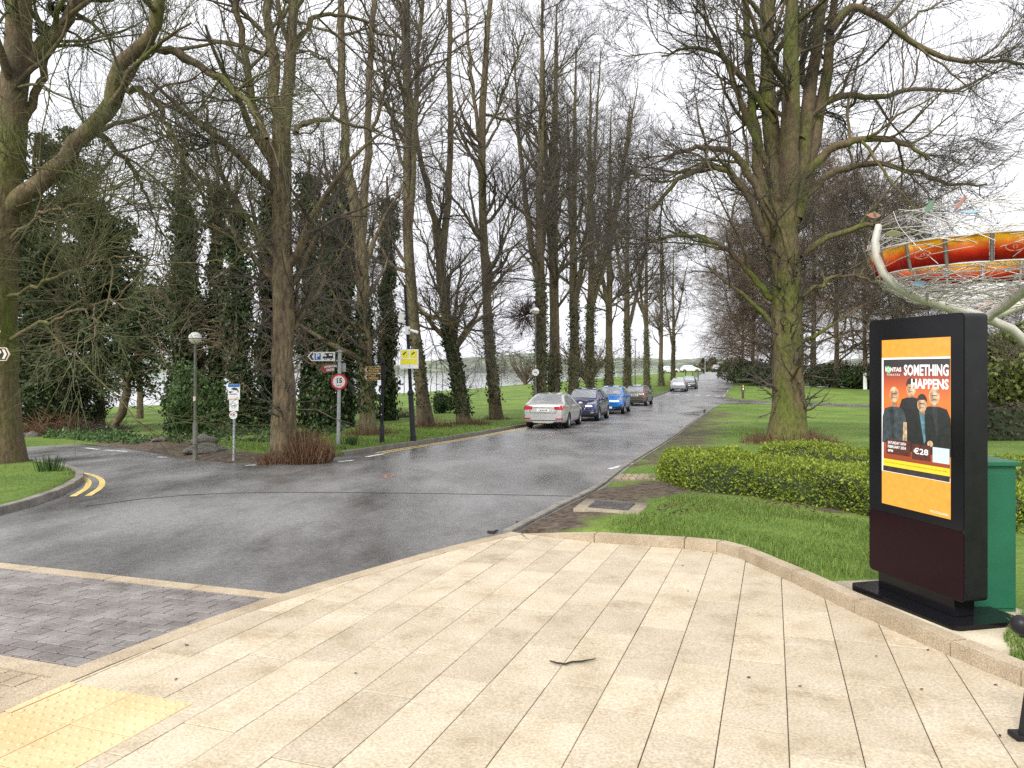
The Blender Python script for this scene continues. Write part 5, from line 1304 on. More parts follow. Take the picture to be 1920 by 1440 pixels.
m = MB(); m.box((X(753), -.02, zrow(596.5)), (W(10), .12, W(17)), bev=.01); m.build('junction_box', M['white'], cp_)
m = MB(); m.box((X(765), -.10, zrow(620)), (W(9), .10, W(15)), bev=.01); m.build('camera_mount', M['white'], cp_)
m = MB(); m.tube([(X(768), -.18, zrow(620)), (X(775), -.22, zrow(619.5))], W(1.2), 8); m.build('camera_arm', M['dark'], cp_)
m = MB(); m.tube([(X(772), -.24, zrow(620)), (X(786), -.30, zrow(624.5))], [W(2.6), W(2.9)], 12); m.build('camera_housing', M['white'], cp_, smooth=True)

# dog notices on a thin post
f = g3(438, 862, .05); d = f.y; X = lambda px: W(px-438)
dn = empty('dog_notice', f, 0, 'thin grey post with white dog notices under a blue header', 'sign')
m = MB(); m.tube([(0, 0, -.1), (X(440), 0, zrow(722))], W(2.3), 10); m.build('pole', M['galv'], dn, smooth=True)
a_ = plate('dog_fouling_sign', rrect(X(429.5), zrow(749), X(452), zrow(720), W(1)), .01, M['white'], dn, (0, -.06, 0))
plate('blue_header', rect(X(429.8), zrow(725.5), X(451.7), zrow(720.3)), .003, M['blue2'], a_, (0, -.011, 0))
plate('dog_mark', [(X(436), zrow(728)), (X(441), zrow(726.5)), (X(447), zrow(728)), (X(450), zrow(734)), (X(448.5), zrow(736)), (X(447), zrow(732)), (X(442), zrow(731)), (X(437), zrow(730))], .003, M['dark'], a_, (0, -.011, 0))
plate('dog_mark', [(X(431), zrow(733.5)), (X(437), zrow(733.5)), (X(435.5), zrow(736.5)), (X(432.5), zrow(736.5))], .003, M['dark'], a_, (0, -.011, 0))
plate('small_mark', rect(X(434), zrow(739.5), X(447), zrow(738.3)), .003, M['blue2'], a_, (0, -.011, 0)); plate('yellow_strip', rect(X(430), zrow(748.7), X(451.5), zrow(745.5)), .003, M['cream'], a_, (0, -.011, 0))
b_ = plate('dog_lead_sign', rect(X(432), zrow(770), X(449), zrow(749.5)), .01, M['white'], dn, (0, -.055, 0))
plate('ring_mark', circ(X(440.5), zrow(760), W(4.8), 20), .003, M['dark'], b_, (0, -.011, 0)); plate('ring_mark', circ(X(440.5), zrow(760), W(4.2), 20), .003, M['white'], b_, (0, -.0145, 0))
plate('dog_mark', [(X(438), zrow(762.5)), (X(438.6), zrow(760)), (X(442), zrow(759.5)), (X(443.5), zrow(757.8)), (X(443), zrow(760.5)), (X(442.3), zrow(762.5)), (X(441.5), zrow(761)), (X(439, ), zrow(761))], .003, M['dark'], b_, (0, -.018, 0))
c_ = plate('round_notice', circ(X(439.5), zrow(778), W(7.5), 24), .01, M['white'], dn, (0, -.055, 0)); plate('red_mark', circ(X(435.5), zrow(777.5), W(1.6), 10), .003, M['red'], c_, (0, -.011, 0)); plate('small_mark', [(X(438), zrow(780)), (X(439), zrow(776)), (X(442), zrow(776)), (X(442.5), zrow(780)), (X(440.2), zrow(778))], .003, M['dark'], c_, (0, -.011, 0))

# pale teal information panel on the grass behind
f = g3(423, 800, .05); d = f.y; X = lambda px: W(px-423)
ip_ = empty('information_panel', f, 0, 'small pale teal information panel on a dark lectern behind the dog notices', 'information panel')
m = MB(); m.tube([(0, .05, -.1), (0, .05, zrow(769))], W(1.4), 8); m.build('leg', M['dark'], ip_)
plate('panel_frame', rect(X(415.5), zrow(769.5), X(431), zrow(756)), .04, M['dark'], ip_, (0, .02, 0)); plate('panel_face', rect(X(416.5), zrow(767.5), X(430), zrow(757.5)), .004, M['teal'], ip_, (0, -.021, 0))

# dark finger sign at the island, its post just left of view
f = g3(-70, 930, .10); d = f.y; X = lambda px: W(px+70)
fs = empty('finger_post', f, 0, 'dark trail finger post on the grass island with gold edged arms', 'sign')
m = MB(); m.tube([(0, 0, -.1), (0, 0, zrow(590))], W(5), 12); m.build('pole', M['black_satin'], fs, smooth=True)
for (r0, r1, xe, t1_, t2_) in ((676.5, 652, 25, 'cca', 'AIL'), (634, 611, 7, '', '')):
    x0, x1, z0, z1 = X(-66), X(xe), zrow(r0), zrow(r1); zm = (z0+z1)/2; h = z1-z0; e_ = h*.06
    o = plate('finger_sign', [(x0, z0), (x1-h*.27, z0), (x1, zm), (x1-h*.27, z1), (x0, z1)], .02, M['cream'], fs, (0, -.06, 0))
    plate('sign_face', [(x0+e_, z0+e_), (x1-h*.29, z0+e_), (x1-e_*1.2, zm), (x1-h*.29, z1-e_), (x0+e_, z1-e_)], .003, M['dark'], o, (0, -.0205, 0))
    plate('arrow_mark', [(x1-h*.18, zm), (x1-h*.36, z0+h*.14), (x1-h*.55, z0+h*.14), (x1-h*.38, zm), (x1-h*.55, z1-h*.14), (x1-h*.36, z1-h*.14)], .002, M['cream'], o, (0, -.0245, 0))
    if t1_: put_text(t1_, h*.42, o, M['cream'], (X(10.5), -.028, zm+h*.2), UP, align='RIGHT', xs=.9, bold=.003); put_text(t2_, h*.42, o, M['cream'], (X(8), -.028, zm-h*.22), UP, align='RIGHT', bold=.003)

# marker post, notice board and bollards on the far side
f = g3(1393, 747, .08); d = f.y
mp_ = empty('marker_post', f, 0, 'wooden post with a forked yellow topped head beside the path junction', 'post')
m = MB(); m.box((0, 0, zrow(734)/2), (W(3.4), W(3.4), zrow(734))); m.build('post', M['wood_post'], mp_)
m = MB(); m.box((0, 0, zrow(727)), (W(5.6), W(3), W(13)), bev=.01); m.build('head', M['wood_post'], mp_)
plate('yellow_mark', circ(0, zrow(724), W(1.5), 12), .01, M['yellow'], mp_, (0, -W(1.7), 0)); plate('white_mark', rect(-W(1), zrow(731), W(1), zrow(727)), .01, M['white'], mp_, (0, -W(1.7), 0))
f = g3(1622, 731, .05); d = f.y
wb = empty('notice_board', f, 0, 'small white notice board at the edge of the right lawn', 'sign')
m = MB(); m.box((0, 0, zrow(715)), (W(7), .06, W(31)), bev=.02); m.build('board', M['white'], wb)
m = MB(); m.tube([(0, .05, -.1), (0, .05, zrow(728))], W(1), 8); m.build('post', M['galv'], wb)
BG = 'dark bollards near the crest of the avenue'
for px, py in ((1285.5, 707), (1299, 708), (1309, 710)):
    f = g3(px, py, .06); b = empty('bollard', f, 0, 'slim dark bollard on the verge near the crest of the avenue', 'bollard', BG)
    m = MB(); m.tube([(0, 0, -.1), (0, 0, .85)], .07, 8); m.build('post', M['dark'], b); m = MB(); m.lathe([(.09, .85), (.09, .92), (.04, .97), (0, .98)], 8); m.build('cap', M['dark'], b)
f = g3(1320, 700, .06); lb = empty('litter_bin', f, 0, 'dark litter bin at the crest of the avenue', 'bin'); m = MB(); m.lathe([(.22, 0), (.26, .1), (.26, .95), (.2, 1.05), (0, 1.08)], 12); m.build('body', M['dark'], lb); m = MB(); m.lathe([(.28, .9), (.28, .96)], 12); m.build('band', M['galv'], lb)
f = g3(1322, 700.5, .06); d = f.y; gl = empty('street_light', f, 0, 'thin pale street light column at the crest beyond the parked cars', 'lamp post'); m = MB(); m.tube([(0, 0, -.1), (0, 0, zrow(668))], .07, 8); m.build('column', M['galv'], gl); m = MB(); m.box((.2, 0, zrow(668)), (.6, .2, .12), bev=.03); m.build('lantern', M['galv'], gl)

# inspection cover in its concrete surround
c0 = np.array(gp(1145, 963)); q = [np.array(gp(*p)) for p in ((1075, 970), (1197, 981), (1217, 960), (1100, 950))]
M['old_concrete'] = mat_layers('stained_concrete', [(.3, (.20, .17, .12)), (.7, (.36, .31, .23))], 5, rough=(.8, .9), bump=.2, coords='World', fine=(60, .7, 1.2)); cs = sheet('concrete_surround', [tuple(p) for p in q], .112, [(20, .5)], M['old_concrete'], skirt=.08)
cm_ = np.mean(q, axis=0); q2 = [cm_+(p-cm_)*.62 for p in q]; me = piece(q2, .128, .03, .004); me.name = 'inspection_cover'; ic = tag(link('inspection_cover', me, M['iron']), 'dark iron inspection cover in a concrete surround beside the avenue kerb', 'manhole')
for k in range(7):
    for j in range(4):
        u, v = (k+.8)/8.4, (j+.8)/5.2; p = (q2[0]*(1-u)+q2[1]*u)*(1-v)+(q2[3]*(1-u)+q2[2]*u)*v
        if j == 0 and k == 0: mt = MB(); mt.box((0, 0, 0), (.05, .018, .006)); o0 = mt.build('tread', M['iron'], ic); o0.location = (p[0], p[1], gzf(*p)+.130); tme = o0.data
        else: link('tread', tme, None, ic, (p[0], p[1], gzf(*p)+.130), .6*((k+j) % 2))
# boulders
def boulder(px, py, w, h, seed, label, moss=False):
    f = g3(px, py, .03); rs = np.random.default_rng(seed); m = MB(); q = bmesh.ops.create_icosphere(m.bm, subdivisions=3, radius=1)
    ph = rs.uniform(0, 6, 6)
    for v in m.bm.verts:
        c = v.co; k = 1+.16*math.sin(c.x*3+ph[0])+.12*math.sin(c.y*4+ph[1]+c.z*2)+.1*math.sin(c.z*5+ph[2])+rs.normal(0, .025)
        v.co = Vector((c.x*w*k, c.y*w*.7*k, max(c.z*h*k, -h*.4)))
    o = m.build('boulder', M['stone'], None, (f.x, f.y, f.z+h*.35), rs.uniform(0, 3)); tag(o, label, 'rock', 'boulders on the dirt by the side road')
boulder(392, 850, .52, .18, 1, 'broad flat boulder lying right of the grey lamp post'); boulder(383, 838, .42, .20, 2, 'dark boulder behind the flat one near the grey lamp post'); boulder(298, 832, .34, .14, 3, 'low pale topped boulder at the end of the dirt patch'); boulder(40, 822, .3, .18, 4, 'dark boulder right behind the mossy island tree'); boulder(62, 822, .35, .2, 5, 'mossy boulder on the grass beside the broad conifer'); boulder(375, 832, .3, .2, 6, 'small upright boulder under the leafy laurel shrub')
# ------------------------------------------------------------------ cars
def paint(name, c, metal=.0, rough=.35):
    return mat_flat(name, c, rough, metal=metal, coat=1.0)
M['c_silver'] = paint('silver_car_paint', (.50, .50, .49), .35, .32); M['c_navy'] = paint('navy_car_paint', (.016, .02, .11), .2, .3); M['c_blue'] = paint('bright_blue_car_paint', (.012, .17, .55), .2, .3)
M['c_brown'] = paint('grey_brown_car_paint', (.13, .115, .10), .35, .35); M['c_dark'] = paint('charcoal_car_paint', (.03, .032, .036), .2); M['c_white'] = paint('white_car_paint', (.75, .75, .75))
M['c_grey'] = paint('pale_grey_car_paint', (.36, .38, .41), .3)
M['car_glass'] = mat_flat('car_glass', (.40, .43, .45), .03, metal=.38, spec=.8); M['car_glass'].node_tree.nodes['Principled BSDF'].inputs['IOR'].default_value = 1.6; M['tyre'] = mat_flat('tyre_rubber', (.014, .014, .015), .8); M['rim'] = mat_flat('alloy_rim', (.42, .42, .43), .3, metal=.7)
M['trim'] = mat_flat('black_car_trim', (.015, .015, .016), .55); M['tail'] = mat_flat('red_tail_lamp', (.42, .012, .02), .15, coat=.5); M['head'] = mat_flat('clear_head_lamp', (.24, .25, .27), .3); M['chrome'] = mat_flat('chrome', (.7, .7, .7), .12, metal=1)
M['seam'] = mat_flat('door_seam', (.01, .01, .01), .7); M['plate'] = mat_flat('number_plate', (.78, .78, .76), .4)

def car_body(sp, sub):
    Lc, Wc, H = sp['L'], sp['W'], sp['H']; top = np.array(sp['top']); xa, xb, xc, xe, xf = sp['glass']; hw = Wc/2
    xs = sorted(set([0, .025, .10, .28, .55, .9, xa-.12, xa, xa+.22, (xa+xb)/2+.1, xb, xb+.12, xc-.045, xc+.045, (xc+xe)/2, xe-.14, xe, (xe+xf)/2, xf, min(xf+.10, Lc-.16), Lc-.14, Lc-.05, Lc-.015, Lc]))
    xs = [x for x in xs if 0 <= x <= Lc]
    bt = np.array(sp['belt']); N = 11; rings = []; Ts = []
    for x in xs:
        T = float(np.interp(x, top[:, 0], top[:, 1])); B = float(np.interp(x, bt[:, 0], bt[:, 1])); B = min(B, T-.05)
        e = min(x, Lc-x); w = hw*float(np.interp(e, [0, .03, .12, .35, .8, 1.4], [.80, .87, .92, .965, .99, 1.0])); b = float(np.interp(e, [0, .1, .5, .9], [sp.get('chin', .26), .22, .19, .18]))
        k = float(np.clip((T-B-.05)/(H-B-.05), 0, 1)); wr = w*(.90-.225*k); mz = min(.60, B-.1)
        rings.append([(0, b), (.78*w, b), (.94*w, b+.05), (.99*w, min(b+.2, mz-.05)), (w, mz), (.985*w, max(B-.07, mz+.02)), (.955*w, B), (wr, T-.085*k-.025*(1-k)), (wr*.90, T-.028*k-.016*(1-k)), (wr*.5, T-.006), (0, T)]); Ts.append(k)
    V = []; idx = []
    for x, r in zip(xs, rings):
        row = []
        for j in range(N): row.append(len(V)); V.append((Lc/2-x, r[j][0], r[j][1]))
        for j in range(N-2, 0, -1): row.append(len(V)); V.append((Lc/2-x, -r[j][0], r[j][1]))
        idx.append(row)
    n = len(idx[0]); F = []; mi = []
    def region(i, j):
        xm = (xs[i]+xs[i+1])/2; jj = j if j < N-1 else n-1-j
        left = j < N-1
        if jj in (8, 9) and xa <= xm <= xb: return 1
        if jj in (8, 9) and xe <= xm <= xf: return 2
        if jj == 6:
            if xa+.2 < xm < xc-.045: return 3 if left else 4
            if xc+.045 < xm < xe-.0+sp.get('qw', 0): return 5 if left else 6
        if jj <= 1 or (jj == 2 and sp.get('clad')): return 7
        return 0
    for i in range(len(xs)-1):
        for j in range(n): F.append((idx[i][j], idx[i+1][j], idx[i+1][(j+1) % n], idx[i][(j+1) % n])); mi.append(region(i, j))
    for row, fl in ((idx[0], 0), (idx[-1], 1)):
        for j in range(N-1):
            a, b = row[j], row[j+1]; c, d_ = row[-(j+1)] if j+1 < N-1 else row[N-1], row[-j] if j > 0 else row[0]
            q = []
            for v in (a, b, c, d_):
                if v not in q: q.append(v)
            if len(q) > 2: F.append(tuple(q)); mi.append(0)
    me = bpy.data.meshes.new('car'); me.from_pydata(V, [], F)
    for k in range(9): me.materials.append(M['trim'])
    me.polygons.foreach_set('material_index', mi)
    bm = bmesh.new(); bm.from_mesh(me); bmesh.ops.recalc_face_normals(bm, faces=bm.faces); bm.to_mesh(me); bm.free()
    o = bpy.data.objects.new('tmp_body', me); col.objects.link(o)
    s = o.modifiers.new('s', 'SUBSURF'); s.levels = sub; s.render_levels = sub
    cut = MB()
    for x in sp['wheels']:
        for sy in (1, -1): cut.lathe([(0, -.17), (sp['rw']*1.13, -.17), (sp['rw']*1.13, .3), (0, .3)], 28, Matrix.Translation((Lc/2-x, sy*hw*.93, sp['rw'])) @ Matrix.Rotation(math.radians(-90*sy), 4, 'X'))
    co_ = cut.build('tmp_cut', M['trim']); cm = co_.data
    for k in range(8): cm.materials.append(M['trim'])
    cm.polygons.foreach_set('material_index', np.full(len(cm.polygons), 7, np.int32))
    bo = o.modifiers.new('b', 'BOOLEAN'); bo.object = co_; bo.operation = 'DIFFERENCE'; bo.solver = 'EXACT'
    bpy.context.view_layer.update()
    out = bpy.data.meshes.new_from_object(o.evaluated_get(bpy.context.evaluated_depsgraph_get()))
    bpy.data.objects.remove(o); bpy.data.objects.remove(co_)
    return out
def split_mats(me):
    nv = len(me.vertices); co = np.empty(nv*3, np.float32); me.vertices.foreach_get('co', co); co = co.reshape(-1, 3); res = {}
    groups = {}
    for p in me.polygons: groups.setdefault(p.material_index, []).append(tuple(p.vertices))
    for k, fs in groups.items():
        used_ = sorted({v for f_ in fs for v in f_}); mp = {v: i for i, v in enumerate(used_)}
        m2 = bpy.data.meshes.new('panel'); m2.from_pydata([tuple(co[v]) for v in used_], [], [tuple(mp[v] for v in f_) for f_ in fs])
        m2.polygons.foreach_set('use_smooth', np.ones(len(m2.polygons), bool)); 
        try: m2.set_sharp_from_angle(angle=math.radians(50))
        except Exception: pass
        m2.update(); res[k] = m2
    return res
def build_car(sp, body_mat, sub=2, facing='rear', plate_text=None, name='parked_car'):
    Lc, Wc = sp['L'], sp['W']; me = car_body(sp, sub); bv = BVHTree.FromPolygons([v.co for v in me.vertices], [tuple(p.vertices) for p in me.polygons])
    root = empty(name, (0, 0, 0)); parts = split_mats(me); bpy.data.meshes.remove(me)
    names = {0: ('body', body_mat), 1: ('windscreen', M['car_glass']), 2: ('rear_window', M['car_glass']), 3: ('side_window', M['car_glass']), 4: ('side_window', M['car_glass']), 5: ('side_window', M['car_glass']), 6: ('side_window', M['car_glass']), 7: ('underbody', M['trim'])}
    body = None
    for k in sorted(parts):
        if k not in names: continue
        nm, mt = names[k]; parts[k].name = nm; o = link(nm, parts[k], mt, root)
        if k == 0: body = o
    def patch(nm, poly, axis, mat, nx=8, ny=4, off=.007, parent=None):
        """curved patch laid on the body: four corners in (y,z) seen from the rear or front, or (x,z) from a side"""
        c = [np.array(p, float) for p in poly]; V = []; Q = []
        for j in range(ny+1):
            for i in range(nx+1):
                u, v = i/nx, j/ny; p = (c[0]*(1-u)+c[1]*u)*(1-v)+(c[3]*(1-u)+c[2]*u)*v
                if axis == 'rear': o_, d_ = Vector((-6, p[0], p[1])), Vector((1, 0, 0))
                elif axis == 'front': o_, d_ = Vector((6, p[0], p[1])), Vector((-1, 0, 0))
                elif axis == 'left': o_, d_ = Vector((p[0], 4, p[1])), Vector((0, -1, 0))
                else: o_, d_ = Vector((p[0], -4, p[1])), Vector((0, 1, 0))
                h, nn, _, _ = bv.ray_cast(o_, d_)
                V.append(tuple(h+nn*off if h is not None and nn.dot(d_) < 0 else (h-nn*off if h is not None else o_+d_*(6-Lc/2 if axis in ('rear', 'front') else 4-Wc/2))))
        for j in range(ny):
            for i in range(nx): a = j*(nx+1)+i; Q.append((a, a+1, a+nx+2, a+nx+1))
        return link(nm, mk_mesh(nm, V, Q, smooth=True), mat, parent or root)
    f_ = sp['feat']; rear_x = -Lc/2; 
    for s in (1, -1):
        for nm, poly, ax, mt in f_(s): patch(nm, poly, ax, mt)
        sd_ = 'left' if s > 0 else 'right'
        xa, xb, xc, xe, xf = sp['glass']; bz = float(np.interp(xc, [p[0] for p in sp['belt']], [p[1] for p in sp['belt']]))
        for xx in (xa+.18, xc, xe-.12): patch('door_seam', [(Lc/2-xx-.006, .33), (Lc/2-xx+.006, .33), (Lc/2-xx+.006, bz-.02), (Lc/2-xx-.006, bz-.02)], sd_, M['seam'], 1, 6, .003)
        for xx in (xc-.2, xe-.28): patch('door_handle', [(Lc/2-xx-.09, bz-.13), (Lc/2-xx+.09, bz-.13), (Lc/2-xx+.09, bz-.10), (Lc/2-xx-.09, bz-.10)], sd_, M['chrome'] if sp.get('chrome') else body_mat, 3, 1, .022)
        m = MB(); m.sphere((Lc/2-xa-.32, s*(Wc/2+.085), bz+.045), .1, (.75, 1.0, .72), 2); m.build('wing_mirror', body_mat, root, smooth=True)
    rw = sp['rw']
    for x in sp['wheels']:
        for s in (1, -1):
            Mx = Matrix.Translation((Lc/2-x, s*(Wc/2-.115), rw)) @ Matrix.Rotation(math.radians(-90*s), 4, 'X')
            m = MB(); m.lathe([(rw*.62, -.10), (rw*.93, -.105), (rw*.995, -.075), (rw, 0), (rw*.995, .075), (rw*.93, .105), (rw*.66, .10), (rw*.62, .06)], 28, Mx); w_ = m.build('wheel', M['tyre'], root, smooth=True)
            m = MB(); m.lathe([(rw*.66, .092), (rw*.60, .095), (rw*.57, .05), (rw*.5, .035)], 28, Mx)
            for k in range(7):
                a = k*2*math.pi/7; m.bm.verts.ensure_lookup_table(); n0 = len(m.bm.verts)
                m.box((rw*.34, 0, .062), (rw*.56, rw*.13, .03)); nv = [v for v in list(m.bm.verts)[n0:]]
                bmesh.ops.transform(m.bm, matrix=Mx @ Matrix.Rotation(a, 4, 'Z'), verts=nv)
            m.lathe([(0, .085), (rw*.13, .08), (rw*.16, .05)], 14, Mx); m.build('rim', M['rim'], w_)
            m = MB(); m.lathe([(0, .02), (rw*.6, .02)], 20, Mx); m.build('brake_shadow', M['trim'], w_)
    if plate_text is not None:
        z = sp['plate_z'][0 if facing == 'rear' else 1]; ax = facing; hwid = .26
        p = patch('number_plate', [(-hwid, z-.055), (hwid, z-.055), (hwid, z+.055), (-hwid, z+.055)], ax, M['plate'], 4, 1, .02)
        co = np.empty(len(p.data.vertices)*3, np.float32); p.data.vertices.foreach_get('co', co); xm = co.reshape(-1, 3)[:, 0]; xo = xm.min() if facing == 'rear' else xm.max()
        if plate_text: put_text(plate_text, .095, p, M['dark'], (xo-.006 if facing == 'rear' else xo+.006, 0, z), (math.radians(90), 0, math.radians(-90 if facing == 'rear' else 90)), align='CENTER', bold=.002)
    return root
def place(o, x, y, head, label, group, rev=False):
    """head: direction of the nose in degrees clockwise from straight up the avenue (+Y)"""
    o.location = (x, y, gzf(x, y)+.004); a = math.radians(90-head); dx, dy = math.cos(a), math.sin(a)
    sl = (gzf(x+dx*1.3, y+dy*1.3)-gzf(x-dx*1.3, y-dy*1.3))/2.6
    o.rotation_euler = (0, -math.atan(sl), a); tag(o, label, 'car', group); return o
def sedan_feat(s):
    L2 = 2.35; sd_ = 'left' if s > 0 else 'right'
    return [('tail_lamp', [(s*.46, .80), (s*.80, .78), (s*.80, .97), (s*.44, .93)], 'rear', M['tail']), ('tail_lamp', [(-L2+.16, .79), (-L2+.36, .88), (-L2+.30, .95), (-L2+.13, .96)], sd_, M['tail']),
            ('reflector', [(s*.52, .40), (s*.80, .40), (s*.80, .46), (s*.52, .45)], 'rear', M['tail']), ('boot_seam', [(s*.0, .655), (s*.52, .655), (s*.52, .667), (s*.0, .667)], 'rear', M['seam']), ('boot_seam', [(s*.515, .66), (s*.53, .66), (s*.56, .80), (s*.545, .80)], 'rear', M['seam']),
            ('bumper_line', [(s*0, .345), (s*.78, .345), (s*.78, .375), (s*0, .375)], 'rear', M['trim']), ('chrome_strip', [(s*0, .865), (s*.44, .865), (s*.44, .885), (s*0, .885)], 'rear', M['chrome']),
            ('head_lamp', [(s*.45, .62), (s*.82, .66), (s*.82, .76), (s*.48, .70)], 'front', M['head'])]
sedan = dict(L=4.7, W=1.81, H=1.48, rw=.325, wheels=(.95, 3.65), chin=.25, plate_z=(.77, .45), glass=(1.22, 2.02, 2.62, 3.58, 4.22), qw=.18, feat=sedan_feat,
  top=[(0, .58), (.025, .66), (.10, .72), (.3, .80), (.7, .90), (1.1, .965), (1.22, .985), (1.6, 1.21), (2.02, 1.41), (2.4, 1.47), (2.9, 1.48), (3.3, 1.455), (3.58, 1.40), (3.9, 1.245), (4.22, 1.085), (4.4, 1.07), (4.60, 1.055), (4.66, .98), (4.685, .86), (4.7, .72)], belt=[(0, .66), (1.0, .86), (1.3, .90), (3.0, .95), (4.0, 1.0), (4.7, .98)])
def suv_feat(s, z=0.0):
    return [('head_lamp', [(s*.46, .80), (s*.80, .85), (s*.82, .97), (s*.50, .89)], 'front', M['head']), ('grille', [(s*0, .62), (s*.36, .62), (s*.46, .90), (s*0, .90)], 'front', M['trim']), ('grille_chrome', [(s*.30, .60), (s*.345, .60), (s*.50, .91), (s*.44, .91)], 'front', M['chrome']),
            ('lower_grille', [(s*0, .34), (s*.62, .34), (s*.56, .46), (s*0, .46)], 'front', M['trim']), ('fog_lamp', [(s*.62, .40), (s*.76, .40), (s*.76, .48), (s*.62, .48)], 'front', M['head']), ('bumper_line', [(s*0, .50), (s*.74, .52), (s*.74, .545), (s*0, .525)], 'front', M['chrome']), ('tail_lamp', [(s*.45, .92), (s*.80, .92), (s*.80, 1.06), (s*.48, 1.04)], 'rear', M['tail'])]
suv = dict(L=4.38, W=1.82, H=1.60, rw=.345, wheels=(.88, 3.52), chin=.30, clad=True, plate_z=(.8, .52), glass=(1.12, 1.86, 2.45, 3.62, 4.16), qw=.0, feat=suv_feat,
  top=[(0, .66), (.025, .76), (.10, .88), (.28, .97), (.6, 1.04), (1.0, 1.09), (1.12, 1.11), (1.5, 1.36), (1.86, 1.535), (2.3, 1.595), (2.8, 1.60), (3.3, 1.575), (3.62, 1.53), (3.9, 1.33), (4.16, 1.12), (4.26, 1.08), (4.33, .98), (4.365, .86), (4.38, .70)], belt=[(0, .74), (.9, .96), (1.2, 1.0), (3.0, 1.05), (3.8, 1.12), (4.38, 1.02)])
def mg_feat(s):
    return [('head_lamp', [(s*.50, .79), (s*.82, .84), (s*.84, .95), (s*.54, .90)], 'front', M['head']), ('lower_grille', [(s*0, .36), (s*.60, .36), (s*.66, .46), (s*0, .44)], 'front', M['trim']), ('nose_line', [(s*0, .60), (s*.50, .66), (s*.50, .675), (s*0, .615)], 'front', M['seam']), ('day_lamp', [(s*.66, .46), (s*.80, .52), (s*.80, .56), (s*.66, .50)], 'front', M['trim']),
            ('tail_lamp', [(s*.45, .92), (s*.80, .92), (s*.80, 1.06), (s*.48, 1.04)], 'rear', M['tail'])]
mg = dict(suv); mg.update(feat=mg_feat, plate_z=(.8, .40), H=1.63, L=4.32, glass=(1.10, 1.84, 2.42, 3.60, 4.12), top=[(x*4.32/4.38, z*1.018) for x, z in suv['top']])
def hatch_feat(s):
    return [('tail_lamp', [(s*.50, .84), (s*.76, .82), (s*.76, 1.02), (s*.56, .98)], 'rear', M['tail']), ('hatch_seam', [(s*0, .56), (s*.58, .58), (s*.58, .592), (s*0, .572)], 'rear', M['seam']), ('bumper_line', [(s*0, .33), (s*.6, .33), (s*.6, .41), (s*0, .41)], 'rear', M['trim']), ('reflector', [(s*.58, .44), (s*.72, .44), (s*.72, .48), (s*.58, .48)], 'rear', M['tail']),
            ('head_lamp', [(s*.42, .66), (s*.76, .70), (s*.76, .84), (s*.46, .78)], 'front', M['head']), ('lower_grille', [(s*0, .36), (s*.5, .36), (s*.46, .5), (s*0, .5)], 'front', M['trim'])]
hatch = dict(L=3.92, W=1.70, H=1.51, rw=.31, wheels=(.80, 3.32), chin=.26, plate_z=(.76, .45), glass=(.98, 1.72, 2.25, 3.34, 3.78), qw=0, feat=hatch_feat,
  top=[(0, .60), (.025, .69), (.10, .78), (.3, .88), (.6, .97), (.9, 1.03), (.98, 1.05), (1.35, 1.29), (1.72, 1.45), (2.1, 1.505), (2.5, 1.51), (3.0, 1.48), (3.34, 1.43), (3.56, 1.23), (3.78, 1.02), (3.84, .95), (3.88, .86), (3.905, .75), (3.92, .60)], belt=[(0, .70), (.8, .90), (1.1, .94), (2.6, .99), (3.4, 1.03), (3.92, .96)])
CG = 'cars parked along the left kerb of the avenue'
c = build_car(sedan, M['c_silver'], 2, 'rear', '12-LH-39'); place(c, 1.86, 32.5, 15.0, 'silver saloon car with red tail lamps, parked with its boot towards the junction', CG)
c = build_car(suv, M['c_navy'], 2, 'front', None); place(c, 3.78, 37.9, 180+16.5, 'dark navy blue crossover parked nose to nose with the silver saloon', CG)
c = build_car(mg, M['c_blue'], 2, 'front', ''); place(c, 6.12, 45.4, 180+15.5, 'bright blue crossover parked behind the dark navy one', CG)
c = build_car(hatch, M['c_brown'], 2, 'rear', '08-MN-62'); place(c, 9.5, 55.9, 19, 'grey brown hatchback parked tail towards the bright blue crossover', CG)
c = build_car(dict(hatch, L=4.1, W=1.76, top=[(x*4.1/3.92, z) for x, z in hatch['top']], glass=tuple(g*4.1/3.92 for g in hatch['glass']), wheels=(.82, 3.45)), M['c_grey'], 1, 'rear', ''); place(c, 18.6, 83.0, 17, 'small looking pale silver hatchback parked past the last lime tree', CG)
c = build_car(sedan, M['c_dark'], 1, 'front', ''); place(c, 21.2, 89.2, 180+17, 'charcoal saloon parked right behind the pale silver hatchback', CG)
c = build_car(hatch, M['c_white'], 1, 'rear', ''); place(c, 36.3, 152.0, 90, 'white hatchback seen side on at the crest of the avenue', 'cars at the crest'); c.location.z += .02
c2 = copy_thing(c, (32.6, 154.5, gzf(32.6, 154.5)+.02), math.radians(12), 1.0, 'white car half hidden by the last lime tree at the crest', 'cars at the crest')
c = build_car(suv, M['c_dark'], 1, 'rear', ''); place(c, 44.0, 161.0, 14, 'dark sport utility car driving over the crest of the avenue', 'cars at the crest')
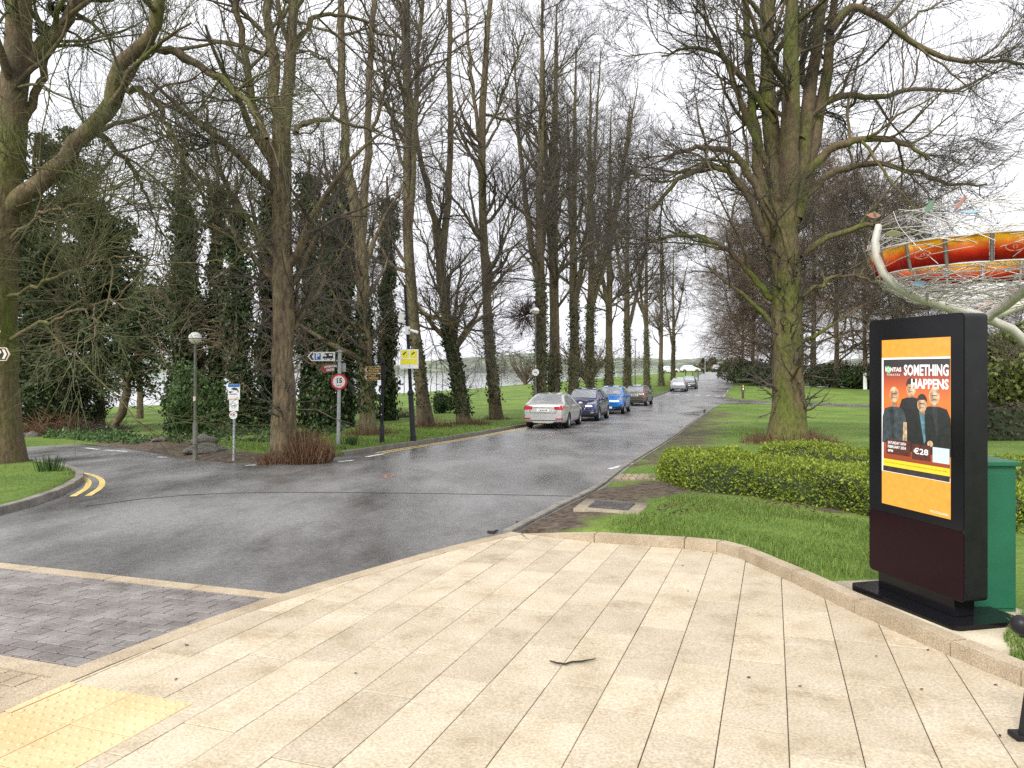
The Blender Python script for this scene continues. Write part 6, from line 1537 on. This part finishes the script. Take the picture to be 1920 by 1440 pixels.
# ------------------------------------------------------------------ clipped hedges
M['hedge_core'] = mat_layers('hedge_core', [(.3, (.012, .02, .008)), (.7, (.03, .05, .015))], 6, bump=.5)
def hedge(front, width, h0, seed, label, n=15000):
    """low clipped hedge: front line on the ground, a given width behind it, rounded top and lumpy outline"""
    rs = np.random.default_rng(seed); line = np.array(densify(front, .12)); back = np.array(offset_line([tuple(p) for p in line], width))
    K = len(line); J = 13; prof_ = np.linspace(0, math.pi, J); V = []
    hh = h0*(1+.06*np.sin(np.arange(K)*.22)+.03*rs.normal(size=K).cumsum()*.15)
    endt = np.clip(np.minimum(np.arange(K), K-1-np.arange(K))/6.0, 0, 1)**.5
    for i in range(K):
        c = (line[i]+back[i])/2; a = (line[i]-back[i])/2*(.55+.45*endt[i]); z0 = gzf(*c)+.07; hz = hh[i]*(.72+.28*endt[i])
        for j in range(J):
            ca, sa = math.cos(prof_[j]), math.sin(prof_[j]); se = lambda v, e_: math.copysign(abs(v)**e_, v)
            k = 1+.05*math.sin(i*.5+j*1.3)+.03*rs.normal()
            V.append((c[0]+a[0]*se(ca, .55)*k, c[1]+a[1]*se(ca, .55)*k, z0+hz*se(sa, .45)*k-(.02 if j in (0, J-1) else 0)))
    V = np.array(V); idx = np.arange(K*J).reshape(K, J); Q = np.stack([idx[:-1, :-1].ravel(), idx[:-1, 1:].ravel(), idx[1:, 1:].ravel(), idx[1:, :-1].ravel()], 1)
    cap0 = [tuple(idx[0])]; root = empty('box_hedge', (0, 0, 0), 0, label, 'hedge', 'low clipped hedges on the right lawn')
    base = V.mean(0); base[2] = V[:, 2].min(); root.location = tuple(base); C0 = V-base
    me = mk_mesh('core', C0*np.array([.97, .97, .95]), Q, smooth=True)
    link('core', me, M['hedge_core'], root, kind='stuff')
    # leaves over the surface
    A, B, C_, D = (V[Q[:, k]] for k in range(4)); ar = np.linalg.norm(np.cross(B-A, D-A), axis=1)+1e-9; q = rs.choice(len(Q), n, p=ar/ar.sum()); u, v = rs.random((2, n, 1))
    P = (A[q]*(1-u)+B[q]*u)*(1-v)+(D[q]*(1-u)+C_[q]*u)*v; nn = nrm(np.cross(B-A, D-A))[q]; cen = V.reshape(K, J, 3).mean(1)[np.clip(q//(J-1), 0, K-1)]; nn = np.where(((P-cen)*nn).sum(1, keepdims=True) < 0, -nn, nn)
    depth = np.abs(rs.normal(0, .028, (n, 1)))-.012; P = P+nn*depth
    d = nrm(nn*.8+rs.normal(size=(n, 3))*.75+np.array([0, 0, .25])); b = nrm(np.cross(d, rs.normal(size=(n, 3)))); s = rs.uniform(.028, .055, (n, 1))
    LV = np.stack([P, P+d*s*.5+b*s*.27, P+d*s, P+d*s*.5-b*s*.27], 1).reshape(-1, 3)-base
    link('leaves', mk_mesh('leaves', LV, np.arange(n*4).reshape(n, 4)), M['hedge_leaf'], root, kind='stuff'); NTRI[0] += 2*n
    return root
hf = PXL([(1216, 900), (1248, 916), (1307, 934), (1404, 943), (1481, 955), (1571, 971), (1640, 986)]); hf += [(hf[-1][0]+.9, hf[-1][1]-1.1)]
hedge(hf, 1.4, .47, 801, 'wide low clipped hedge nearest the screen kiosk, yellow green on top', 34000)
hb = [tuple(p) for p in offset_line(hf, 1.55)]; hb = [(hb[0][0]+.25, hb[0][1]+.1)]+hb[1:]+[(hb[-1][0]+2.2, hb[-1][1]-1.6)]
hedge(hb, 1.4, .57, 802, 'second low clipped hedge, between the first hedge and the great lime tree', 30000)

# ------------------------------------------------------------------ shrubs
def shrub(name, base, rx, rz, n, seed, label, mat, size, group=None, twig=True, cat='shrub', tall=1.0, zmin=.02):
    rs = np.random.default_rng(seed); root = empty(name, base, 0, label, cat, group)
    m = 26; P0 = np.zeros((m, 2, 3)); P0[:, 1, 2] = .02; a = rs.uniform(0, 6.28, m); d = np.stack([np.cos(a)*rs.uniform(.1, .9, m), np.sin(a)*rs.uniform(.1, .9, m), np.ones(m)], 1); d = nrm(d)
    t = np.linspace(0, 1, 5)[None, :, None]; P1 = d[:, None, :]*t*np.array([rx, rx, rz])*1.15*rs.uniform(.6, 1, (m, 1, 1))+rs.normal(0, .04, (m, 5, 3))*t*rx; R1 = np.linspace(.02, .006, 5)[None, :]*np.ones((m, 1))*max(rx, .5)
    P2, R2 = grow(P1, R1, 7, rs, .2, 1, (.4, 1.1), (.3, .6), 4, .6, .005, .03, .22)
    V, Q = join([tubes(P1, R1, 4), tubes(P2, R2, 3)]); link('branches', mk_mesh('branches', V, Q), M['twig_brown'], root)
    q = rs.normal(size=(n, 3)); q = nrm(q)*rs.random((n, 1))**.28; lump = 1+.22*np.sin(q[:, :1]*5+seed)+.2*np.sin(q[:, 1:2]*6+q[:, 2:]*4)
    C = q*lump*np.array([rx, rx, rz*.5])+np.array([0, 0, rz*.52]); C = C[C[:, 2] > zmin]
    V, Q = join([leaves(C, size, rs, .3, .6)]); link('foliage', mk_mesh('foliage', V, Q), M[mat], root, kind='stuff'); return root
sg = 'dark evergreen shrubs at the back of the right lawn'
shrub('laurel_shrub', foot_at(362, 822), 0.85, 2.3, 6500, 901, 'leafy green laurel shrub around the grey lamp post', 'laurel', (.07, .17))
e0 = shrub('evergreen_shrub', foot_at(70, 814), 1.7, 3.2, 6500, 908, 'dark evergreen shrub low between the island tree and the brush heap', 'ivy', (.09, .2))
copy_thing(e0, foot_at(140, 808), 2.0, .85, 'dark evergreen shrub low behind the rusty brush heap')
shrub('holly_bush', foot_at(830, 776), .62, 1.25, 6000, 902, 'round dark holly bush on the grass between two leaning limes', 'ivy', (.05, .12))
s0 = shrub('evergreen_shrub', foot_at(1400, 718), 3.4, 3.2, 6500, 903, 'dark evergreen shrub at the avenue edge beyond the path', 'ivy', (.18, .42), sg)
for px, py, s, lab in ((1428, 722, .8, 'dark evergreen shrub just left of the great lime trunk'), (1555, 725, .9, 'dark evergreen shrub right behind the great lime trunk'), (1600, 728, .8, 'dark evergreen shrub left of the white notice board'), (1650, 730, .9, 'dark evergreen shrub right of the white notice board')):
    copy_thing(s0, foot_at(px, py), px*.7, s, lab, sg)
M['olive_leaf'] = mat_leaf('olive_leaf', (.06, .08, .02), (.20, .23, .06), .5, .2)
f = at(1893, 640, 26.0); shrub('yellow_green_shrub', (f.x, f.y, gzf(f.x, f.y)+.05), 2.6, 3.6, 9000, 905, 'yellow green shrub right behind the green cabinet', 'olive_leaf', (.12, .3))
f = at(1990, 640, 24.0); shrub('yellow_green_shrub', (f.x, f.y, gzf(f.x, f.y)+.05), 2.4, 3.0, 7000, 906, 'yellow green shrub beyond the guard rail', 'olive_leaf', (.12, .3))
M['brown_leaf'] = mat_leaf('brown_hedge_leaf', (.025, .025, .015), (.085, .065, .04), .7, .1)
# long dark hedge behind the lawn on the right
rsx = np.random.default_rng(44); f = at(1850, 740, 21.5)
dh = empty('dark_hedge', (f.x, f.y, gzf(f.x, f.y)+.05), 0, 'long dark clipped hedge behind the lawn right of the kiosk', 'hedge'); n = 14000
C = rsx.uniform(-1, 1, (n, 3))*np.array([4.2, .6, .55])+np.array([3.2, 0, .55]); V, Q = leaves(C, (.06, .15), rsx, .2, .6); link('foliage', mk_mesh('foliage', V, Q), M['brown_leaf'], dh, kind='stuff')
m = MB(); m.box((3.2, 0, .5), (8.2, 1.0, .95), bev=.1); m.build('core', M['hedge_core'], dh)
# brush pile and fallen branches by the conifers
def brush(px, py, rad, h, n, seed, label, mat='shoot', name='brush_heap'):
    f = g3(px, py, .03); rs = np.random.default_rng(seed); a = rs.uniform(0, 6.28, n); r = rad*np.sqrt(rs.random(n)); b = np.stack([np.cos(a)*r, np.sin(a)*r*.6, rs.random(n)*h*(1-(r/rad)**2)*.8], 1)
    d = nrm(np.stack([rs.normal(size=n), rs.normal(size=n), rs.normal(size=n)*.5+.25], 1)); ln = rs.uniform(.25, .8, (n, 1))
    P = np.stack([b, b+d*ln*.5+rs.normal(0, .03, (n, 3)), b+d*ln+rs.normal(0, .06, (n, 3))], 1); P[:, :, 2] = np.maximum(P[:, :, 2], -.02); V, Q = tubes(P, np.array([.011, .008, .004])[None, :]*rs.uniform(.6, 1.5, (n, 1)), 3); NTRI[0] += 2*len(Q)
    o = link(name, mk_mesh(name, V, Q), M[mat], None, f); tag(o, label, 'brush', None, 'stuff')
brush(110, 816, 1.7, 1.1, 1300, 951, 'rusty brown heap of brush under the broad conifer'); brush(165, 815, 1.4, .6, 700, 952, 'dark dead branches beside the rusty brush heap', 'twig'); brush(735, 785, 1.3, .5, 500, 953, 'low tangle of dead twigs on the grass behind the finger post', 'twig')
brush(214, 808, .8, .25, 160, 954, 'fallen dark branches across the gap to the field', 'twig')
# low ivy and weeds covering the ground under the ivy trees
def cover(name, outline_px, n, seed, mat, size, h, label, cat):
    poly = PXL(outline_px); o = np.array(poly); rs = np.random.default_rng(seed); pts = rs.uniform(o.min(0), o.max(0), (n*4, 2)); pts = pts[in_poly(pts, poly)][:n]
    patch_ = np.sin(pts[:, 0]*1.7)+np.sin(pts[:, 1]*1.1+pts[:, 0])+rs.normal(0, .8, len(pts)); pts = pts[patch_ > -.6]
    C = np.column_stack([pts, gz(pts[:, 0], pts[:, 1])+.07+np.abs(rs.normal(0, h, len(pts)))]); V, Q = leaves(C, size, rs, .8, .7); NTRI[0] += 2*len(Q)
    tag(link(name, mk_mesh(name, V, Q), M[mat]), label, cat, None, 'stuff')
cover('ivy_ground', [(290, 832), (330, 838), (400, 836), (500, 838), (620, 824), (660, 806), (500, 800), (380, 800), (330, 806)], 8000, 961, 'ivy', (.06, .15), .10, 'dark ivy carpet under the ivy clad trunks', 'ground cover')
cover('weeds', [(80, 826), (150, 831), (250, 838), (290, 832), (200, 816), (90, 816)], 5000, 962, 'laurel', (.05, .14), .12, 'low green weeds along the far edge of the side road', 'ground cover')
cover('weeds', [(545, 862), (600, 856), (650, 850), (650, 838), (600, 842), (560, 850)], 1200, 963, 'laurel', (.04, .10), .05, 'small green weeds at the foot of the corner lime tree', 'ground cover')

# ------------------------------------------------------------------ grass blades
M['blade'] = mat_leaf('grass_blade', (.085, .16, .03), (.28, .38, .09), .6, .4)
def grass(name, poly, n, seed, hgt, wdt, zo, label, avoid=None, clump=1.0):
    o = np.array(poly); rs = np.random.default_rng(seed); p = rs.uniform(o.min(0), o.max(0), (n*5, 2)); p = p[in_poly(p, poly)]
    k = np.sin(p[:, 0]*2.3+1)*np.sin(p[:, 1]*2.9)+.6*np.sin(p[:, 0]*7.1+p[:, 1]*5.3)+rs.normal(0, .7, len(p)); p = p[k > -clump]
    if avoid is not None: p = p[avoid(p) < rs.uniform(.02, .40, len(p))]
    p = p[:n]; N = len(p); z = gz(p[:, 0], p[:, 1])+zo(p); b = np.column_stack([p, z]); a = rs.uniform(0, 6.28, N); h = rs.uniform(.45, 1.1, (N, 1))*hgt*(1+.45*np.sin(p[:, :1]*3.1+p[:, 1:]*1.9)); w = rs.uniform(.6, 1.2, (N, 1))*wdt
    sd_ = np.stack([np.cos(a), np.sin(a), np.zeros(N)], 1); ln = np.stack([-np.sin(a), np.cos(a), np.zeros(N)], 1)*rs.uniform(.1, .9, (N, 1)); t1 = b+np.array([0, 0, .6])*h+ln*h*.3; t2 = b+np.array([0, 0, .95])*h+ln*h*.95
    V = np.stack([b-sd_*w, b+sd_*w, t1+sd_*w*.7, t1-sd_*w*.7, t2], 1).reshape(-1, 3); i = np.arange(N)[:, None]*5
    me = mk_mesh(name, V, np.concatenate([i, i+1, i+2, i+3], 1), np.concatenate([i+3, i+2, i+4], 1)); NTRI[0] += 3*N
    tag(link(name, me, M['blade']), label, 'grass', None, 'stuff')
near_poly = [KB[i] for i in range(1, 9)]+[(3.1, 5.0), (3.6, 5.7), (3.9, 6.6), (4.2, 7.9)]+[(x, y) for x, y in reversed(hf[:-1])]+PXL([(1215, 935), (1100, 950), (1010, 985)])
kill = lambda p: np.maximum(wr_(p)*1.2, np.clip(1.6-dist_line(p, [tuple(c0), tuple(c0+.01)])*2.2, 0, 1)*0+(in_poly(p, [tuple(x) for x in q])*1.0))
def pad_kill(p):
    k = kill(p); r_ = p-np.array([2.68, 5.60]); a = r_@np.array([.229, -.973]); b = r_@np.array([.973, .229]); return np.where((a > -.32) & (a < 1.3) & (b > -.32) & (b < .78), 1, k)
grass('grass', near_poly, 34000, 971, .052, .0028, zr, 'tufted green grass between the stone kerb and the low hedge', pad_kill, .45)
grass('grass', PXL([(1914, 1290), (1990, 1300), (2000, 1180), (1945, 1170), (1900, 1205), (1880, 1225)]), 3500, 972, .085, .0028, zr, 'tuft of grass between kerb and kiosk pad by the guard rail')
grass('grass', [p for p in offset_line(IO, .14)], 9000, 973, .07, .005, lambda p: .085, 'short grass on the island under the mossy tree')
vg = [(x-.2, y) for x, y in LE if y < 34]; vg = vg+[(x-5.5, y+1.2) for x, y in reversed(vg)]
grass('grass', vg, 14000, 974, .08, .008, lambda p: zl(p), 'grass verge along the left kerb of the avenue', wl)
grass('grass', PXL([(400, 862), (500, 866), (560, 858), (660, 848), (640, 826), (520, 838), (420, 840)]), 6000, 975, .09, .007, lambda p: zl(p), 'rough grass at the corner of side road and avenue', wl)
grass('grass', PXL([(1200, 880), (1262, 826), (1300, 800), (1420, 806), (1440, 826), (1290, 838), (1240, 860), (1250, 905)]), 8000, 976, .06, .006, zr, 'patchy grass between the avenue and the low hedges', wr_)
# daffodil leaf clumps
for k, (px, py, lab) in enumerate(((93, 884, 'clump of grey green bulb leaves on the grass island'), (657, 836, 'clump of bulb leaves beside the speed limit pole'))):
    f = g3(px, py, .08); rs = np.random.default_rng(40+k); n = 60; a = rs.uniform(0, 6.28, n); r = rs.random(n)*.16; b = np.stack([np.cos(a)*r*1.6, np.sin(a)*r, np.zeros(n)], 1); h = rs.uniform(.15, .30, n); d = np.stack([np.cos(a)*.25, np.sin(a)*.25, np.ones(n)], 1)
    P = np.stack([b, b+d*h[:, None]*.5, b+d*h[:, None]], 1); V, Q = tubes(P, np.array([.008, .008, .003])[None, :]*np.ones((n, 1)), 4); tag(link('bulb_leaves', mk_mesh('bulb_leaves', V, Q), M['laurel'], None, f), lab, 'plant')

# ------------------------------------------------------------------ small things on the ground
def twig_on(pts_px, r, label, up=.034, mat='twig'):
    P = [g3(x, y, up) for x, y in pts_px]; o0 = P[0].copy(); m = MB(); m.tube([p-o0 for p in P], [r*.7]+[r]*(len(P)-2)+[r*.5], 6); tag(m.build('fallen_twig', M[mat], None, o0), label, 'twig', 'fallen twigs')
M['twig_dark'] = mat_flat('wet_dark_twig', (.02, .016, .012), .6)
twig_on([(1031, 1239), (1045, 1243), (1060, 1245), (1072, 1241), (1090, 1240), (1117, 1235)], .006, 'thin bent twig lying on the pale paving', mat='twig_dark')
twig_on([(914, 997), (925, 998), (933, 994)], .02, 'short crooked dark twig on the asphalt near the paving tip', .02, 'twig_dark'); twig_on([(968, 979), (990, 980)], .02, 'straight dark stick on the asphalt touching the kerb', .02, 'twig_dark')
LFM = [mat_flat('dead_leaf_'+n_, c, .8) for n_, c in (('brown', (.10, .055, .025)), ('dark', (.03, .025, .015)), ('yellow', (.45, .36, .12)))]
lv_specs = [(1404, 1270, 1, .012), (1290, 1108, 1, .010), (1728, 1292, 1, .012), (1320, 1032.5, 2, .024), (1333, 1034, 2, .022), (1343, 1037, 2, .018), (1740, 1218, 0, .014), (1867, 1284, 1, .010), (1875, 1379, 1, .012), (350, 1209, 0, .018), (330, 1273, 1, .012), (667, 1262, 1, .009), (1643, 1230, 1, .009), (1500, 1286, 0, .012), (1280, 1060, 1, .012)]
for k, (px, py, c_i, s) in enumerate(lv_specs):
    f = g3(px, py, .028); m = MB(); m.prism([(-s, 0), (-s*.4, s*.45), (s*.3, s*.5), (s, 0), (s*.3, -s*.42), (-s*.4, -s*.4)], 0, .0025, Matrix.Rotation(k*1.7, 4, 'Z') @ Matrix.Rotation(.15, 4, 'X'))
    tag(m.build('dead_leaf', LFM[c_i], None, f), 'dead brown leaf or bud scale lying on the pale paving' if c_i != 2 else 'dead yellow leaf lying on the paving against the stone kerb', 'leaf', 'dead leaves on the paving')
# leaf litter on the bare soil beside the inspection cover
rl = np.random.default_rng(61); lp = PXL([(1130, 985), (1200, 990), (1260, 945), (1420, 948), (1560, 975), (1600, 1000), (1460, 985), (1300, 975), (1210, 1003)]); lo_ = np.array(lp); pts = rl.uniform(lo_.min(0), lo_.max(0), (4000, 2)); pts = pts[in_poly(pts, lp)][:700]
V, Q = leaves(np.column_stack([pts, gz(pts[:, 0], pts[:, 1])+zr(pts)+.012]), (.025, .06), rl, 2.0, .7); M['litter'] = mat_leaf('litter_leaf', (.035, .02, .012), (.16, .10, .05), .8, 0)
tag(link('leaf_litter', mk_mesh('leaf_litter', V, Q), M['litter']), 'brown leaf litter on the soil along the low hedge', 'leaf litter', None, 'stuff')
# blackbird on the kerb
f = g3(1321, 775.5, .04); bd = empty('blackbird', f, 1.2, 'small black bird standing on the right kerb of the avenue', 'bird')
m = MB(); m.lathe([(0, -.20), (.03, -.17), (.035, -.10), (.065, -.04), (.075, .03), (.06, .09), (.035, .12), (.042, .155), (.03, .185), (.008, .20), (0, .235)], 12, Matrix.Translation((0, 0, .15)) @ Matrix.Rotation(math.radians(62), 4, 'Y')); m.tube([(.01, .03, .1), (.01, .03, 0)], .008, 5); m.tube([(.01, -.03, .1), (.01, -.03, 0)], .008, 5); m.build('body', M['dark'], bd, smooth=True)
# rook nests high in the trees
for k, (px, py, d_, lab) in enumerate(((106, 15, 16.2, 'dark rook nest in the crown of the mossy island tree'), (86, 58, 16.0, 'smaller rook nest below the other in the mossy island tree'))):
    f = at(px, py, d_); rs = np.random.default_rng(90+k); n = 160; a = rs.uniform(0, 6.28, n); b = np.stack([np.cos(a)*.14, np.sin(a)*.14, rs.normal(0, .06, n)], 1); dd = np.stack([-np.sin(a), np.cos(a), rs.normal(0, .3, n)], 1)+rs.normal(0, .3, (n, 3)); P = np.stack([b-dd*.12, b, b+dd*.12], 1); V, Q = tubes(P, np.full((n, 3), .007), 3); tag(link('nest', mk_mesh('nest', V, Q), M['twig_dark'], None, f), lab, 'nest')
# dense reddish twig ball (witches' broom) in the avenue
f = at(985, 592, 40.0); rs = np.random.default_rng(95); P0 = np.zeros((60, 2, 3)); P0[:, 1] = nrm(rs.normal(size=(60, 3)))*.3; P1, R1 = grow(P0, np.full((60, 2), .03), 3, rs, 0, 1, (.1, .8), K=5, rmin=.012, lenabs=(.7, 1.4), wob=.25, up=0, shrink=.1); P2, R2 = grow(P1, R1, 6, rs, .2, 1, (.3, .9), (.3, .6), 4, .6, .009, 0, .25)
V, Q = join([tubes(P1, R1, 3), tubes(P2, R2, 3)]); M['red_twig'] = mat_flat('reddish_twig', (.075, .035, .03), .8); tag(link('twig_ball', mk_mesh('twig_ball', V, Q), M['red_twig'], None, f), 'dense reddish ball of twigs hanging in the branches above the silver saloon', 'twig ball')
# lakeside saplings, shore scrub and far trees at the crest
def sapling(px, py, H, seed, label):
    f = g3(px, py, .05); rs = np.random.default_rng(seed); P, R = resample([(0, 0, 0), (.05, 0, H*.5), (rs.normal(0, .2), 0, H)], [.05, .035, .01], 8, rs, .03); P1, R1 = grow(P[None], R[None], 22, rs, .25, 1, (.4, .9), K=5, rr=.5, rmin=.018, lenabs=(.5, 1.6), up=.08, wob=.2); P2, R2 = grow(P1, R1, 4, rs, .2, 1, (.4, .9), (.3, .6), 4, .6, .014, .05, .2)
    r = empty('sapling', f, 0, label, 'tree', 'bare saplings by the lake'); link('trunk', mk_mesh('trunk', *tubes(P[None], R[None], 6)), M['bark'], r); V, Q = join([tubes(P1, R1, 3), tubes(P2, R2, 3)]); link('crown', mk_mesh('crown', V, Q), M['twig'], r); return r
for k, (px, py, H, lab) in enumerate(((738, 744, 6, 'slim bare sapling by the lake, left of the camera pole'), (745, 744, 6.5, 'slim bare sapling between finger post and camera pole'), (757, 743, 6, 'slim bare sapling partly behind the camera pole'), (808, 741, 5.5, 'slim bare sapling right of the leaning lime'), (818, 740, 6, 'slim bare sapling above the round holly bush'), (829, 739, 5.5, 'slim bare sapling just left of the ivy sided lime'), (940, 727, 7, 'spreading sapling by the lake behind the straight lime'))): sapling(px, py, H, 980+k, lab)
f = g3(985, 722, .0); shrub('shore_scrub', tuple(f), 7.5, 6.0, 9000, 996, 'brown scrub on the lake shore behind the straight lime', 'brown_leaf', (.08, .22)); f = g3(1100, 717, .0); shrub('shore_scrub', tuple(f), 9, 7.0, 10000, 997, 'brown scrub on the lake shore behind the dark navy crossover', 'brown_leaf', (.08, .24))
for k, (px, d_, top, w, lab) in enumerate(((1319, 230, 673, 2.2, 'narrow far conifer at the crest above the litter bin'), (1335, 240, 671, 3.6, 'broad far conifer above the dark sport utility car'), (1327, 260, 684, 6.0, 'low far bush beyond the crest'), (1358, 220, 683, 7.0, 'round far bush at the right of the crest'), (1368, 215, 685, 6.0, 'last far bush against the avenue edge'), (1305, 260, 688, 9.0, 'far low shrubbery behind the white cars'))):
    f = at(px, 700, d_); z0 = gzf(f.x, d_)+.05; H = max(2.0, CAMZ+(HOR-top)/FPX*d_-z0)
    if k < 2: make_evergreen('far_conifer', (f.x, d_, z0), H, w, 1001+k, lab, 'far trees beyond the crest', n1=40, nleaf=8, size=(.5, 1.1), lv=5, mat='conifer', asp=.5)
    else: shrub('far_bush', (f.x, d_, z0), w, H, 1800, 1001+k, lab, 'brown_leaf' if k % 2 else 'olive_leaf', (.5, 1.2), 'far trees beyond the crest')
